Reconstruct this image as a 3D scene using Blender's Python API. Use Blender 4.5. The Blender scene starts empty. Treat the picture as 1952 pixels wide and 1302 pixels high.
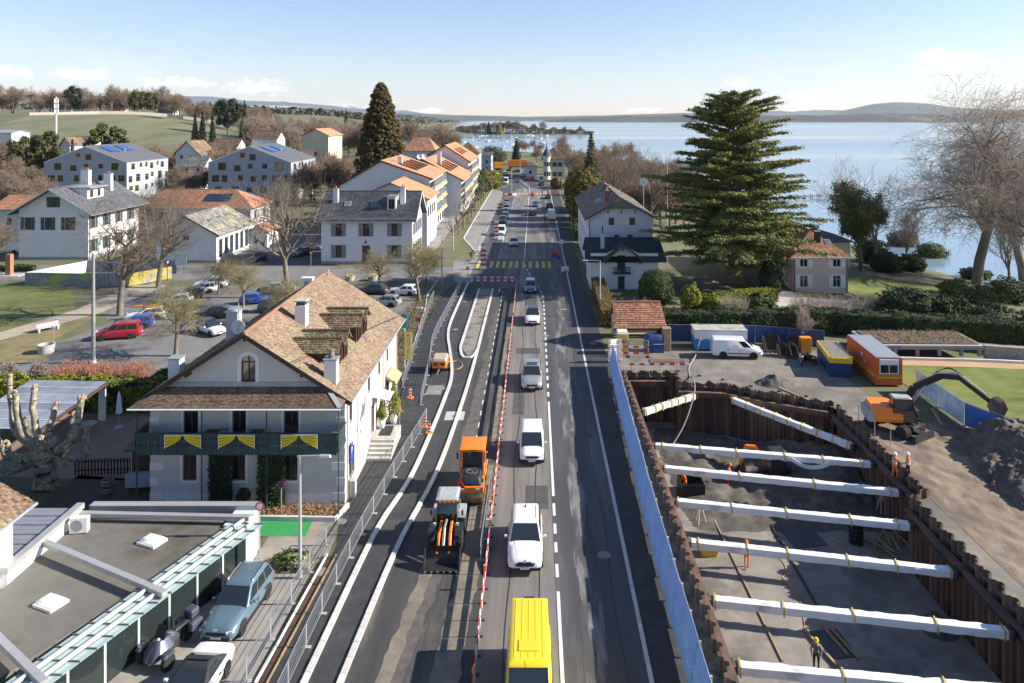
import bpy,math,random
import numpy as np
from mathutils import Vector,Matrix,noise as mnoise
from mathutils.geometry import tessellate_polygon
R=math.radians
rng=random.Random(7)
nr=np.random.default_rng(11)
scene=bpy.context.scene
col=scene.collection
# ------------------------------------------------------------------ camera
F,CX,CY,H=1400.0,1019.0,226.0,25.0       # focal length in photo pixels, vanishing point of the street, camera height
cam_d=bpy.data.cameras.new("camera");cam=bpy.data.objects.new("camera",cam_d);col.objects.link(cam)
cam.location=(0,0,H);cam.rotation_euler=(R(90),0,0)
cam_d.sensor_width=36;cam_d.lens=36*F/1952
cam_d.shift_x=(976-CX)/1952;cam_d.shift_y=-(651-CY)/1952
cam_d.clip_start=0.5;cam_d.clip_end=60000
scene.camera=cam
# ------------------------------------------------------------------ world, sun, exposure
SUN_EL,SUN_AZ=R(29),R(1.0)                   # azimuth measured from +X (across the street)
world=bpy.data.worlds.new("World");scene.world=world;world.use_nodes=True
nt=world.node_tree;N=nt.nodes;N.clear()
def wn(t,**k):
 n=N.new(t)
 for a,b in k.items():setattr(n,a,b)
 return n
def wl(a,b):nt.links.new(a,b)
def wmath(op,a,b=None,c=None,clamp=False):
 n=wn('ShaderNodeMath',operation=op,use_clamp=clamp)
 for i,v in enumerate((a,b,c)):
  if v is None:continue
  if isinstance(v,(int,float)):n.inputs[i].default_value=v
  else:wl(v,n.inputs[i])
 return n.outputs[0]
sky=wn('ShaderNodeTexSky',sky_type='NISHITA',sun_disc=False,sun_elevation=SUN_EL,sun_rotation=R(90)-SUN_AZ,
   altitude=400,air_density=1.15,dust_density=0.1,ozone_density=3.5)
tc=wn('ShaderNodeTexCoord');sp=wn('ShaderNodeSeparateXYZ');wl(tc.outputs['Generated'],sp.inputs[0])
ay=wmath('MAXIMUM',wmath('ABSOLUTE',sp.outputs[1]),0.05)
gx,gz=wmath('DIVIDE',sp.outputs[0],ay),wmath('DIVIDE',sp.outputs[2],ay)
cmb=wn('ShaderNodeCombineXYZ');wl(gx,cmb.inputs[0]);wl(wmath('MULTIPLY',gz,1.7),cmb.inputs[1]);wl(sp.outputs[1],cmb.inputs[2])
nz=wn('ShaderNodeTexNoise');nz.inputs['Scale'].default_value=60;nz.inputs['Detail'].default_value=7;nz.inputs['Roughness'].default_value=.62
wl(cmb.outputs[0],nz.inputs['Vector'])
nz2=wn('ShaderNodeTexNoise');nz2.inputs['Scale'].default_value=5.5;nz2.inputs['Detail'].default_value=5
wl(cmb.outputs[0],nz2.inputs['Vector'])
total=None
for(bx_,by_,rx_,ry_,st)in((1812,120,66,28,1),(1406,158,22,10,.8),(492,168,60,15,.6),(150,142,55,13,.5),(22,138,46,12,.55),
         (1528,193,42,15,.75),(330,158,90,12,.5),(640,205,50,8,.5),(1230,210,40,5,.5),(820,212,30,6,.6),(2300,140,120,30,.9),(-300,130,110,28,.9)):
 dx=wmath('DIVIDE',wmath('SUBTRACT',gx,(bx_-CX)/F),rx_/F);dz=wmath('DIVIDE',wmath('SUBTRACT',gz,(CY-by_)/F),ry_/F)
 dd=wmath('SQRT',wmath('ADD',wmath('MULTIPLY',dx,dx),wmath('MULTIPLY',dz,dz)))
 dd=wmath('ADD',dd,wmath('MULTIPLY',wmath('SUBTRACT',nz.outputs['Fac'],.5),4.2))
 f=wn('ShaderNodeMapRange',interpolation_type='SMOOTHSTEP');wl(dd,f.inputs[0]);f.inputs[1].default_value=1.15;f.inputs[2].default_value=.15;f.inputs[3].default_value=0;f.inputs[4].default_value=st
 total=f.outputs[0]if total is None else wmath('MAXIMUM',total,f.outputs[0])
band=wn('ShaderNodeMapRange',interpolation_type='SMOOTHSTEP');wl(gz,band.inputs[0]);band.inputs[1].default_value=.16;band.inputs[2].default_value=.01;band.inputs[3].default_value=0;band.inputs[4].default_value=1
wisp=wn('ShaderNodeMapRange',interpolation_type='SMOOTHSTEP');wl(nz2.outputs['Fac'],wisp.inputs[0]);wisp.inputs[1].default_value=.5;wisp.inputs[2].default_value=.8;wisp.inputs[3].default_value=0;wisp.inputs[4].default_value=.18
total=wmath('MAXIMUM',total,wmath('MULTIPLY',wisp.outputs[0],band.outputs[0]))
cl=wn('ShaderNodeMix',data_type='RGBA');wl(total,cl.inputs[0]);cl.inputs[7].default_value=(9.5,9.5,9.5,1)
tint=wn('ShaderNodeMix',data_type='RGBA',blend_type='MULTIPLY');tint.inputs[0].default_value=1;tint.inputs[7].default_value=(1.0,.93,1.02,1);wl(sky.outputs[0],tint.inputs[6]);wl(tint.outputs[2],cl.inputs[6])
bg=wn('ShaderNodeBackground');bg.inputs[1].default_value=0.06;wl(cl.outputs[2],bg.inputs[0])
wo=wn('ShaderNodeOutputWorld');wl(bg.outputs[0],wo.inputs[0])
sun_d=bpy.data.lights.new("sun",'SUN');sun_d.energy=3.7;sun_d.angle=R(0.5);sun_d.color=(1,.93,.82)
sun=bpy.data.objects.new("sun",sun_d);col.objects.link(sun)
tosun=Vector((math.cos(SUN_EL)*math.cos(SUN_AZ),math.cos(SUN_EL)*math.sin(SUN_AZ),math.sin(SUN_EL)))
sun.rotation_euler=(-tosun).to_track_quat('-Z','Y').to_euler()
vs=scene.view_settings
vs.view_transform='Standard';vs.look='None';vs.exposure=1.5;vs.gamma=1;vs.use_curve_mapping=False
# ------------------------------------------------------------------ helpers
def P(px,py,z=0.0):
 """photo pixel on the level z -> world point"""
 Y=(H-z)*F/(py-CY)
 return Vector(((px-CX)*Y/F,Y,z))
def PY(px,py,Y):
 return Vector(((px-CX)*Y/F,Y,H-(py-CY)*Y/F))
_mats={}
def M(name,c=(.5,.5,.5),r=.8,v=.12,s=2.,b=0.,bs=None,m=0.,c2=None,k=(.5,.62),s2=None,st=(1,1,1),tone=0.,sp=.5,em=0.,world_=False,alpha=1.,trans=0.,coat=0.,rnd=0.,sub=0.):
 """procedural material: base colour with noise variation, optional second colour in patches, optional bump and per-piece tone"""
 if name in _mats:return _mats[name]
 mt=bpy.data.materials.new(name);mt.use_nodes=True;t=mt.node_tree;n=t.nodes;L=t.links.new
 p=n['Principled BSDF'];p.inputs['Roughness'].default_value=r;p.inputs['Metallic'].default_value=m
 p.inputs['Specular IOR Level'].default_value=sp
 if coat:p.inputs['Coat Weight'].default_value=coat;p.inputs['Coat Roughness'].default_value=.04
 if trans:p.inputs['Transmission Weight'].default_value=trans
 if alpha<1:p.inputs['Alpha'].default_value=alpha
 co=n.new('ShaderNodeTexCoord');mp=n.new('ShaderNodeMapping');mp.inputs['Scale'].default_value=st
 if world_:
  ge=n.new('ShaderNodeNewGeometry');L(ge.outputs['Position'],mp.inputs['Vector'])
 else:L(co.outputs['Object'],mp.inputs['Vector'])
 def nz(sc,det=4,ro=.6):
  q=n.new('ShaderNodeTexNoise');q.inputs['Scale'].default_value=sc;q.inputs['Detail'].default_value=det;q.inputs['Roughness'].default_value=ro
  L(mp.outputs[0],q.inputs['Vector']);return q.outputs['Fac']
 def mix(f,a,bb,bt='MIX'):
  q=n.new('ShaderNodeMix');q.data_type='RGBA';q.blend_type=bt
  for i,vv in((0,f),(6,a),(7,bb)):
   if isinstance(vv,(int,float)):q.inputs[i].default_value=vv
   elif isinstance(vv,tuple):q.inputs[i].default_value=(*vv[:3],1)
   else:L(vv,q.inputs[i])
  return q.outputs[2]
 def ramp(f,lo,hi,a=0.,bb=1.):
  q=n.new('ShaderNodeMapRange');L(f,q.inputs[0]);q.inputs[1].default_value=lo;q.inputs[2].default_value=hi;q.inputs[3].default_value=a;q.inputs[4].default_value=bb
  return q.outputs[0]
 out=None
 if v>0 or c2 is not None:
  out=mix(ramp(nz(s),.3,.7),tuple(x*(1-v)for x in c),tuple(min(1,x*(1+v))for x in c))
 if c2 is not None:
  out=mix(ramp(nz(s2 or s*.37,6,.65),*k),out,c2)
 if tone or rnd:
  if out is None:out=mix(0.,c,c)
 if tone:
  at=n.new('ShaderNodeAttribute');at.attribute_name='tone'
  out=mix(1.,out,_grey(n,L,ramp(at.outputs['Fac'],0,1,1-tone,1+tone)),'MULTIPLY')
 if rnd:
  oi=n.new('ShaderNodeObjectInfo')
  out=mix(1.,out,_grey(n,L,ramp(oi.outputs['Random'],0,1,1-rnd,1+rnd)),'MULTIPLY')
 if out is None:p.inputs['Base Color'].default_value=(*c,1)
 else:L(out,p.inputs['Base Color'])
 if b:
  bm_=n.new('ShaderNodeBump');bm_.inputs['Strength'].default_value=min(1,b);bm_.inputs['Distance'].default_value=.05 if b<=1 else .05*b
  L(nz(bs or s*3,6,.7),bm_.inputs['Height']);L(bm_.outputs[0],p.inputs['Normal'])
 if em:
  p.inputs['Emission Color'].default_value=(*c,1);p.inputs['Emission Strength'].default_value=em
 _mats[name]=mt
 return mt
def _grey(n,L,f):
 q=n.new('ShaderNodeCombineColor')
 for i in range(3):L(f,q.inputs[i])
 return q.outputs[0]
def mesh_obj(name,verts,faces,mat,parent=None,smooth=False,tone=None,mi=None,angle=40):
 me=bpy.data.meshes.new(name)
 if isinstance(faces,np.ndarray):
  verts=np.asarray(verts,np.float32);nf,k=faces.shape
  me.vertices.add(len(verts));me.vertices.foreach_set('co',verts.ravel())
  me.loops.add(nf*k);me.loops.foreach_set('vertex_index',faces.astype(np.int32).ravel())
  me.polygons.add(nf);me.polygons.foreach_set('loop_start',np.arange(0,nf*k,k,dtype=np.int32))
  me.polygons.foreach_set('loop_total',np.full(nf,k,np.int32))
  me.update(calc_edges=True)
 else:
  me.from_pydata([tuple(v)for v in verts],[],faces)
 if mi is not None:me.polygons.foreach_set('material_index',np.asarray(mi,np.int32))
 if smooth:
  me.polygons.foreach_set('use_smooth',np.ones(len(me.polygons),bool))
  if angle<179:me.set_sharp_from_angle(angle=R(angle))
 if tone is not None:
  a=me.attributes.new('tone','FLOAT','FACE');a.data.foreach_set('value',np.asarray(tone,np.float32))
 for m_ in(mat if isinstance(mat,(list,tuple))else[mat]):me.materials.append(m_)
 o=bpy.data.objects.new(name,me);col.objects.link(o)
 if parent is not None:o.parent=parent
 return o
def tag(o,label=None,cat=None,group=None,kind=None):
 if label:o['label']=label
 if cat:o['category']=cat
 if group:o['group']=group
 if kind:o['kind']=kind
 return o
def T(name,label,cat,loc=(0,0,0),rz=0.,group=None):
 o=bpy.data.objects.new(name,None);col.objects.link(o);o.empty_display_size=.3
 o.location=loc;o.rotation_euler=(0,0,rz)
 return tag(o,label,cat,group)
def dup(root,loc,rz=None,label=None,group=None,scale=None,mats=None):
 """copy a thing with its parts and sub-parts (mesh data shared); mats: {part name stem: material} set on the copy's own slot"""
 def cp(o,par):
  c=o.copy();col.objects.link(c)
  if par is not None:c.parent=par
  if mats:
   stem=o.name.split('.')[0]
   if stem in mats and c.type=='MESH':
    c.material_slots[0].link='OBJECT';c.material_slots[0].material=mats[stem]
  for ch in o.children:cp(ch,c)
  return c
 r=cp(root,None);r.location=loc
 if rz is not None:r.rotation_euler=(0,0,rz)
 if label:r['label']=label
 if group:r['group']=group
 if scale is not None:r.scale=scale if isinstance(scale,tuple)else(scale,)*3
 return r
class MB:
 """collects shapes; build() links them as one mesh object"""
 def __init__(s):s.v=[];s.f=[];s.m=[];s.cur=0;s.x=None
 def _add(s,vs_,fs):
  b=len(s.v)
  if s.x is not None:vs_=[s.x@Vector(q)for q in vs_]
  s.v+=[tuple(q)for q in vs_];s.f+=[tuple(b+i for i in q)for q in fs];s.m+=[s.cur]*len(fs);return s
 def box(s,x0,y0,z0,x1,y1,z1):
  if x1<x0:x0,x1=x1,x0
  if y1<y0:y0,y1=y1,y0
  if z1<z0:z0,z1=z1,z0
  return s._add([(x0,y0,z0),(x1,y0,z0),(x1,y1,z0),(x0,y1,z0),(x0,y0,z1),(x1,y0,z1),(x1,y1,z1),(x0,y1,z1)],
      [(3,2,1,0),(4,5,6,7),(0,1,5,4),(1,2,6,5),(2,3,7,6),(3,0,4,7)])
 def cb(s,cx,cy,cz,sx,sy,sz):return s.box(cx-sx/2,cy-sy/2,cz-sz/2,cx+sx/2,cy+sy/2,cz+sz/2)
 def poly(s,pts):return s._add(pts,[tuple(range(len(pts)))])
 def prism(s,pts,ax,a0,a1):
  """polygon in the plane across axis ax, extruded from a0 to a1"""
  def w(p,a):return(a,p[0],p[1])if ax=='x' else(p[0],a,p[1])if ax=='y' else(p[0],p[1],a)
  n=len(pts);vs_=[w(p,a0)for p in pts]+[w(p,a1)for p in pts]
  return s._add(vs_,[tuple(range(n))[::-1],tuple(range(n,2*n))]+[(i,(i+1)%n,n+(i+1)%n,n+i)for i in range(n)])
 def tube(s,p0,p1,r0,r1=None,n=8,cap=True):
  p0,p1=Vector(p0),Vector(p1);r1=r0 if r1 is None else r1
  d=(p1-p0)
  if d.length<1e-6:return s
  d.normalize();a=d.orthogonal().normalized();b=d.cross(a)
  vs_=[p+(a*math.cos(t)+b*math.sin(t))*r for p,r in((p0,r0),(p1,r1))for t in[2*math.pi*i/n for i in range(n)]]
  fs=[(i,(i+1)%n,n+(i+1)%n,n+i)for i in range(n)]
  if cap:fs+=[tuple(range(n))[::-1],tuple(range(n,2*n))]
  return s._add(vs_,fs)
 def path(s,pts,r,n=6):
  for i in range(len(pts)-1):
   ra,rb=(r[i],r[i+1])if isinstance(r,(list,tuple))else(r,r)
   s.tube(pts[i],pts[i+1],ra,rb,n)
  return s
 def bar(s,p0,p1,w,h,up=(0,0,1)):
  p0,p1=Vector(p0),Vector(p1);d=(p1-p0).normalized();u=Vector(up)
  a=d.cross(u)
  if a.length<1e-4:a=d.orthogonal()
  a.normalize();b=a.cross(d).normalized()
  vs_=[p+a*(i*w/2)+b*(j*h/2)for p in(p0,p1)for i,j in((-1,-1),(1,-1),(1,1),(-1,1))]
  return s._add(vs_,[(0,1,2,3)[::-1],(4,5,6,7),(0,1,5,4),(1,2,6,5),(2,3,7,6),(3,0,4,7)])
 def loft(s,rings,cap=True,closed=True):
  n=len(rings[0]);fs=[]
  for i in range(len(rings)-1):
   for j in range(n if closed else n-1):
    k=(j+1)%n;fs.append((i*n+j,i*n+k,(i+1)*n+k,(i+1)*n+j))
  if cap:fs+=[tuple(range(n))[::-1],tuple(range((len(rings)-1)*n,len(rings)*n))]
  return s._add([p for r in rings for p in r],fs)
 def lathe(s,prof,c=(0,0,0),n=16,ax='z'):
  rings=[]
  for r_,h_ in prof:
   ring=[]
   for i in range(n):
    t=2*math.pi*i/n;a,b=r_*math.cos(t),r_*math.sin(t)
    q=(a,b,h_)if ax=='z' else(h_,a,b)if ax=='x' else(a,h_,b)
    ring.append((c[0]+q[0],c[1]+q[1],c[2]+q[2]))
   rings.append(ring)
  return s.loft(rings)
 def build(s,name,mat,parent=None,smooth=False,bevel=0.,angle=40,kind=None,label=None,rz=0.):
  o=mesh_obj(name,s.v,s.f,mat,parent,smooth,mi=s.m if isinstance(mat,(list,tuple))else None,angle=angle)
  if bevel:
   b=o.modifiers.new('bevel','BEVEL');b.width=bevel;b.segments=2;b.limit_method='ANGLE';b.angle_limit=R(35)
  if kind:o['kind']=kind
  if label:o['label']=label
  if rz:o.rotation_euler[2]=rz
  return o
def bxo(name,mat,par,*a,bevel=0.):
 return MB().box(*a).build(name,mat,par,bevel=bevel)
def text(name,s,size,mat,par,loc,rot,depth=.01,align='CENTER'):
 c=bpy.data.curves.new(name,'FONT');c.body=s;c.size=size;c.extrude=depth;c.align_x=align;c.align_y='CENTER';c.resolution_u=2
 t=bpy.data.objects.new(name,c);col.objects.link(t);bpy.context.view_layer.update()
 me=bpy.data.meshes.new_from_object(t.evaluated_get(bpy.context.evaluated_depsgraph_get()));bpy.data.objects.remove(t)
 me.materials.clear();me.materials.append(mat)
 o=bpy.data.objects.new(name,me);col.objects.link(o);o.parent=par;o.location=loc;o.rotation_euler=rot
 return o
def sheet(name,pts,z,mat,kind='structure',parent=None,cuts=0):
 """flat polygon on level z (x, y pairs)"""
 tri=tessellate_polygon([[Vector((x,y,0))for x,y in pts]])
 vs_=[(x,y,z)for x,y in pts]
 fs=[]
 for t in tri:
  a,b,c=[Vector(vs_[i])for i in t]
  fs.append(tuple(t)if(b-a).cross(c-a).z>0 else tuple(t)[::-1])
 o=mesh_obj(name,vs_,fs,mat,parent)
 if kind:o['kind']=kind
 return o
def ribbon(name,pts,w0,w1,z,mat,kind='structure',parent=None):
 """strip following x,y points, from offset w0 to w1 to its right"""
 vs_,fs=[],[]
 for i,p in enumerate(pts):
  a=Vector(pts[max(0,i-1)]);b=Vector(pts[min(len(pts)-1,i+1)]);d=(b-a).normalized();nn=Vector((d.y,-d.x));q=Vector(p)
  vs_+=[(*(q+nn*w0),z),(*(q+nn*w1),z)]
 for i in range(len(pts)-1):fs.append((2*i,2*i+1,2*i+3,2*i+2))
 o=mesh_obj(name,vs_,fs,mat,parent)
 if kind:o['kind']=kind
 return o
def spline(pts,n=8):
 """Catmull-Rom through points"""
 pts=[Vector(p)for p in pts];out=[]
 for i in range(len(pts)-1):
  a,b,c,d=pts[max(0,i-1)],pts[i],pts[i+1],pts[min(len(pts)-1,i+2)]
  for j in range(n):
   t=j/n
   out.append(.5*((2*b)+(c-a)*t+(2*a-5*b+4*c-d)*t*t+(3*b-a-3*c+d)*t**3))
 return out+[pts[-1]]
# ================================================================== the setting: terrain, lake, hills
SHORE=[(170,-100),(128,40),(100,90),(91,125),(84,160),(80,220),(78,300),(76,400),(72,500),(55,560),(15,590),(-45,610),(-78,680),(-98,850),
   (-118,1150),(-130,1380),(-110,1428),(-40,1434),(40,1430),(100,1434),(128,1450),(118,1478),(40,1500),(-60,1520),(-160,1600),(-230,2000),(-320,3000),(-600,6000),(-1500,12000)]
LAKE_Z=-6.0
def shore_d(x,y):
 x=np.asarray(x,float);y=np.asarray(y,float);best=np.full(x.shape,1e9)
 for(ax,ay_),(bx_,by_)in zip(SHORE[:-1],SHORE[1:]):
  dx,dy=bx_-ax,by_-ay_;t=np.clip(((x-ax)*dx+(y-ay_)*dy)/(dx*dx+dy*dy),0,1)
  best=np.minimum(best,np.hypot(x-ax-t*dx,y-ay_-t*dy))
 poly=SHORE+[(60000,12000),(60000,-100)]
 ins=np.zeros(x.shape,bool)
 for(ax,ay_),(bx_,by_)in zip(poly,poly[1:]+poly[:1]):
  c=((ay_>y)!=(by_>y))
  with np.errstate(divide='ignore',invalid='ignore'):
   ins^=c&(x<(bx_-ax)*(y-ay_)/((by_-ay_)if by_!=ay_ else 1e-9)+ax)
 return np.where(ins,-best,best)
def sstep(t):t=np.clip(t,0,1);return t*t*(3-2*t)
def terrain(x,y):
 x=np.asarray(x,float);y=np.asarray(y,float);d=shore_d(x,y)
 z=np.where(d<65,-6.6*np.power(np.clip(1-d/65,0,1.0),1.3),0.0)
 z=np.where(d<0,-6.6-np.minimum(.15*-d,4),z)
 hill=27*sstep((y-300)/420)*sstep((d-90)/220)+14*sstep((y-700)/900)*sstep((d-200)/500)
 hill+=3.0*sstep((y-330)/200)*sstep((d-40)/60)
 return z+np.where(d>0,hill,0)
def tz(x,y):return float(terrain(np.array([x]),np.array([y]))[0])
m_ground=M('winter_ground',(.10,.115,.045),.95,.3,.06,.4,1.5,c2=(.14,.115,.075),k=(.45,.62),s2=.09)
xs=np.array([-30000,-12000,-6000,-3000,-1800,-1200,-900,-750]+list(range(-600,-60,15))+list(range(-60,0,10))+[0,7,30]+list(range(40,210,10))+[300,500,1200,4000,12000,40000],float)
ys=np.array([-80,-40,0,20]+list(range(30,400,10))+list(range(400,800,16))+list(range(800,1640,20))+[1700,1900,2300,3000,4200,6000,9000,13000,30000],float)
gx_,gy_=np.meshgrid(xs,ys);zz=terrain(gx_,gy_)
vv=np.stack([gx_,gy_,zz],-1).reshape(-1,3);nx=len(xs);fs=[]
for j in range(len(ys)-1):
 for i in range(nx-1):
  if 7<=xs[i]and xs[i+1]<=30 and 20<=ys[j]and ys[j+1]<=80:continue
  fs.append((j*nx+i,j*nx+i+1,(j+1)*nx+i+1,(j+1)*nx+i))
tag(mesh_obj('ground',vv,np.array(fs),m_ground,smooth=True,angle=180),kind='structure')
# building yard round the pit (same level as the ground, its middle left open for the pit)
PIT=[(8.7,24),(8.7,71.2),(13.6,71.2),(13.6,68.6),(17.6,68.2),(21.0,66.0),(25.9,63.6),(25.7,48.3),(24.5,47.9),(24.2,24)]
m_yard=M('gravel_yard',(.21,.185,.155),.95,.22,.8,.9,14,c2=(.13,.115,.098),k=(.46,.6),s2=.16)
outer=[Vector((7,20,0)),Vector((30,20,0)),Vector((30,80,0)),Vector((7,80,0))]
hole=[Vector((x,y,0))for x,y in PIT]
tri=tessellate_polygon([outer,hole]);av=outer+hole;tf=[]
for t in tri:
 a,b,c=[av[i]for i in t];tf.append(tuple(t)if(b-a).cross(c-a).z>0 else tuple(t)[::-1])
tag(mesh_obj('yard_ground',av,tf,m_yard),kind='structure')
# lake
def lake_mat():
 mt=bpy.data.materials.new('lake_water');mt.use_nodes=True;t=mt.node_tree;n=t.nodes;L=t.links.new;p=n['Principled BSDF']
 p.inputs['Base Color'].default_value=(.20,.28,.345,1);p.inputs['IOR'].default_value=1.33
 ge=n.new('ShaderNodeNewGeometry')
 def nz(st,sc,det):
  mp=n.new('ShaderNodeMapping');mp.inputs['Scale'].default_value=st;L(ge.outputs['Position'],mp.inputs['Vector'])
  q=n.new('ShaderNodeTexNoise');q.inputs['Scale'].default_value=sc;q.inputs['Detail'].default_value=det;L(mp.outputs[0],q.inputs['Vector']);return q.outputs['Fac']
 b=n.new('ShaderNodeBump');b.inputs['Strength'].default_value=.07;b.inputs['Distance'].default_value=.5
 L(nz((.25,1,1),.45,5),b.inputs['Height']);L(b.outputs[0],p.inputs['Normal'])
 mr=n.new('ShaderNodeMapRange');L(nz((.12,1,1),.0018,3),mr.inputs[0]);mr.inputs[1].default_value=.42;mr.inputs[2].default_value=.6;mr.inputs[3].default_value=.1;mr.inputs[4].default_value=.24
 L(mr.outputs[0],p.inputs['Roughness'])
 return mt
tag(mesh_obj('lake',[(-3000,-90,LAKE_Z),(60000,-90,LAKE_Z),(60000,14000,LAKE_Z),(-3000,14000,LAKE_Z)],[(0,1,2,3)],lake_mat()),kind='structure')
# far shore and mountains: real ridges at their distance
def ridge(name,Y,depth,prof,amp,step,mat,rough=1.0,seed=0,base=LAKE_Z-2):
 xs_=np.arange(prof[0][0],prof[-1][0],step);px=[(x-CX)*Y/F for x,_ in prof];pz=[H-(y-CY)*Y/F for _,y in prof]
 X=np.arange(px[0],px[-1],step);Z=np.interp(X,px,pz);vs_,rows=[],7
 for r_ in range(rows):
  t=r_/(rows-1)
  for i,x in enumerate(X):
   n1=mnoise.noise(Vector((x/(step*9),t*3+seed,seed)))+.6*mnoise.noise(Vector((x/(step*2.2),t*9,seed+5)))
   z=base+(Z[i]-base)*(math.sin(min(1,t*1.25)*math.pi/2))*(1 if t<.85 else 1-(t-.85)*1.5)+n1*amp*rough*min(1,t*3)
   vs_.append((x,Y+depth*t,z))
 n=len(X)
 f_=np.array([(j*n+i,j*n+i+1,(j+1)*n+i+1,(j+1)*n+i)for j in range(rows-1)for i in range(n-1)])
 return tag(mesh_obj(name,np.array(vs_),f_,mat),kind='structure')
m_farw=M('far_wooded_shore',(.03,.036,.036),.95,.4,.01,c2=(.10,.11,.06),k=(.55,.62),s2=.003)
m_farh=M('far_hill',(.055,.07,.06),.95,.35,.004,c2=(.10,.11,.075),k=(.5,.62),s2=.0015)
m_snow=M('snowy_mountain',(.06,.075,.09),.95,.3,.001,c2=(.75,.78,.82),k=(.55,.62),s2=.0006,st=(.4,1,2.2))
ridge('far_shore',6300,700,[(1040,230),(1080,226),(1150,223),(1250,221),(1330,219),(1420,219),(1520,220),(1640,218),(1760,215),(1860,217),(2000,214),(2500,212)],7,22,m_farw,seed=2)
ridge('distant_hill',11500,2500,[(1640,224),(1690,215),(1730,205),(1780,194),(1830,189),(1870,191),(1920,199),(2000,205),(2200,208),(2700,214)],10,60,m_farh,seed=4)
ridge('far_low_hills',9500,1500,[(620,222),(760,216),(880,219),(1000,222),(1180,219),(1330,214),(1450,216),(1600,220)],6,50,m_farh,seed=9)
ridge('mountain_range',15500,4500,[(-500,178),(-200,172),(0,174),(120,176),(250,172),(330,184),(430,187),(520,191),(620,203),(720,210),(830,219),(930,224)],40,110,m_snow,seed=6)
ridge('snowy_peaks',15800,4000,[(1380,222),(1480,216),(1540,209),(1600,212),(1660,206),(1720,210),(1800,207),(1900,204),(2000,212)],60,110,m_snow,seed=16)
# haze: one closed box of even, thin air round the camera and everything built
HZ=M('haze_air')
HZ.node_tree.nodes.clear();_v=HZ.node_tree.nodes.new('ShaderNodeVolumePrincipled');_o=HZ.node_tree.nodes.new('ShaderNodeOutputMaterial')
_v.inputs['Color'].default_value=(.80,.88,1,1);_v.inputs['Density'].default_value=0.000022;_v.inputs['Anisotropy'].default_value=.15
HZ.node_tree.links.new(_v.outputs[0],_o.inputs['Volume'])
tag(MB().box(-45000,-150,-16,62000,32000,1100).build('haze',HZ),kind='stuff')
# ================================================================== roads and pavements
m_road=M('worn_asphalt',(.062,.062,.066),.72,.25,.5,.35,40,c2=(.16,.155,.15),k=(.5,.72),s2=.42,st=(1,.07,1))
m_lane=M('dusty_traffic_lane',(.19,.175,.16),.85,.3,.7,.35,40,c2=(.11,.103,.097),k=(.42,.66),s2=.8,st=(1.1,.05,1))
m_new=M('fresh_asphalt',(.038,.039,.042),.78,.25,1.5,.6,60,c2=(.075,.073,.07),k=(.52,.75),s2=.5)
m_work=M('dirty_new_asphalt',(.052,.05,.05),.85,.3,1.0,.6,50,c2=(.185,.155,.115),k=(.53,.74),s2=.5,st=(1,.12,1))
m_sand=M('sandy_strip',(.21,.178,.135),.95,.25,1.2,.6,40,c2=(.12,.108,.09),k=(.5,.7))
m_conc=M('pale_pavement',(.235,.225,.21),.9,.15,.6,.2,30,c2=(.15,.145,.14),k=(.52,.7),st=(1,.4,1))
m_park=M('car_park_asphalt',(.165,.16,.155),.9,.2,.35,.3,30,c2=(.085,.085,.085),k=(.52,.64),s2=.12)
m_grass=M('winter_lawn',(.115,.135,.03),.95,.3,.5,.8,25,c2=(.17,.155,.06),k=(.48,.7),s2=.16)
m_lawn=M('bright_lawn',(.14,.17,.03),.95,.2,.7,.8,25,c2=(.20,.20,.06),k=(.5,.75),s2=.2)
m_path=M('pale_gravel_path',(.36,.30,.23),.95,.15,1.2,.4,25)
m_dirt=M('bare_earth',(.15,.115,.075),.95,.3,1.5,.9,12,c2=(.10,.10,.03),k=(.5,.65))
m_white=M('road_paint_white',(.66,.65,.62),.8,.15,3,c2=(.33,.32,.31),k=(.56,.75),s2=2.5)
m_yellow=M('road_paint_yellow',(.62,.46,.06),.8,.18,3,c2=(.28,.23,.10),k=(.5,.72),s2=1.8)
m_blue=M('road_paint_blue',(.12,.33,.58),.8,.15,3)
m_kerb=M('granite_kerb',(.56,.54,.50),.85,.15,2.5,.25,30,rnd=.1)
sheet('road',[(-10.3,20),(7.0,20),(7.6,70),(7.6,170),(7.4,262),(3.2,300),(-2,350),(-12,430),(-42,430),(-26,360),(-16,300),(-11,250),(-10.3,120)],.004,m_road)
sheet('traffic_lane',[(-2.75,20),(1.1,20),(1.1,96),(-.2,114),(-2.0,128),(-2.6,112)],.009,m_lane)
sheet('traffic_lane',[(-6.6,131),(-2.0,131),(-2.0,262),(-6.6,262)],.009,m_lane)
sheet('traffic_lane',[(-1.6,131),(2.2,131),(2.2,262),(-1.6,262)],.009,m_lane)
K1=[(-8.75,28),(-8.6,32.5),(-7.97,43),(-6.9,52),(-6.35,65),(-6.15,80),(-6.1,108)]
K2=[(-10.4,28),(-10.2,32.5),(-9.6,44.2),(-8.55,52),(-8.0,66),(-8.1,72),(-9.1,79),(-10.0,85),(-10.3,92),(-10.1,112)]
k1=[tuple(p[:2])for p in spline(K1,10)];k2=[tuple(p[:2])for p in spline(K2,10)]
sheet('new_carriageway',k1+[(-2.75,108),(-2.75,28)],.009,m_work)
sheet('cycle_lane',[p for p in k2 if p[1]<78]+[(-8.2,84),(-8.05,107),(-6.1,107)]+k1[::-1],.012,m_new)
sheet('cycle_lane',[p for p in k2 if p[1]>=77.5]+[(-8.1,112),(-8.1,84)],.016,m_new)
sheet('pavement',k2+[(-12.2,112),(-14.6,96),(-12.9,67),(-12.4,47),(-11.6,43),(-11.9,28)],.012,m_new)
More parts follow.
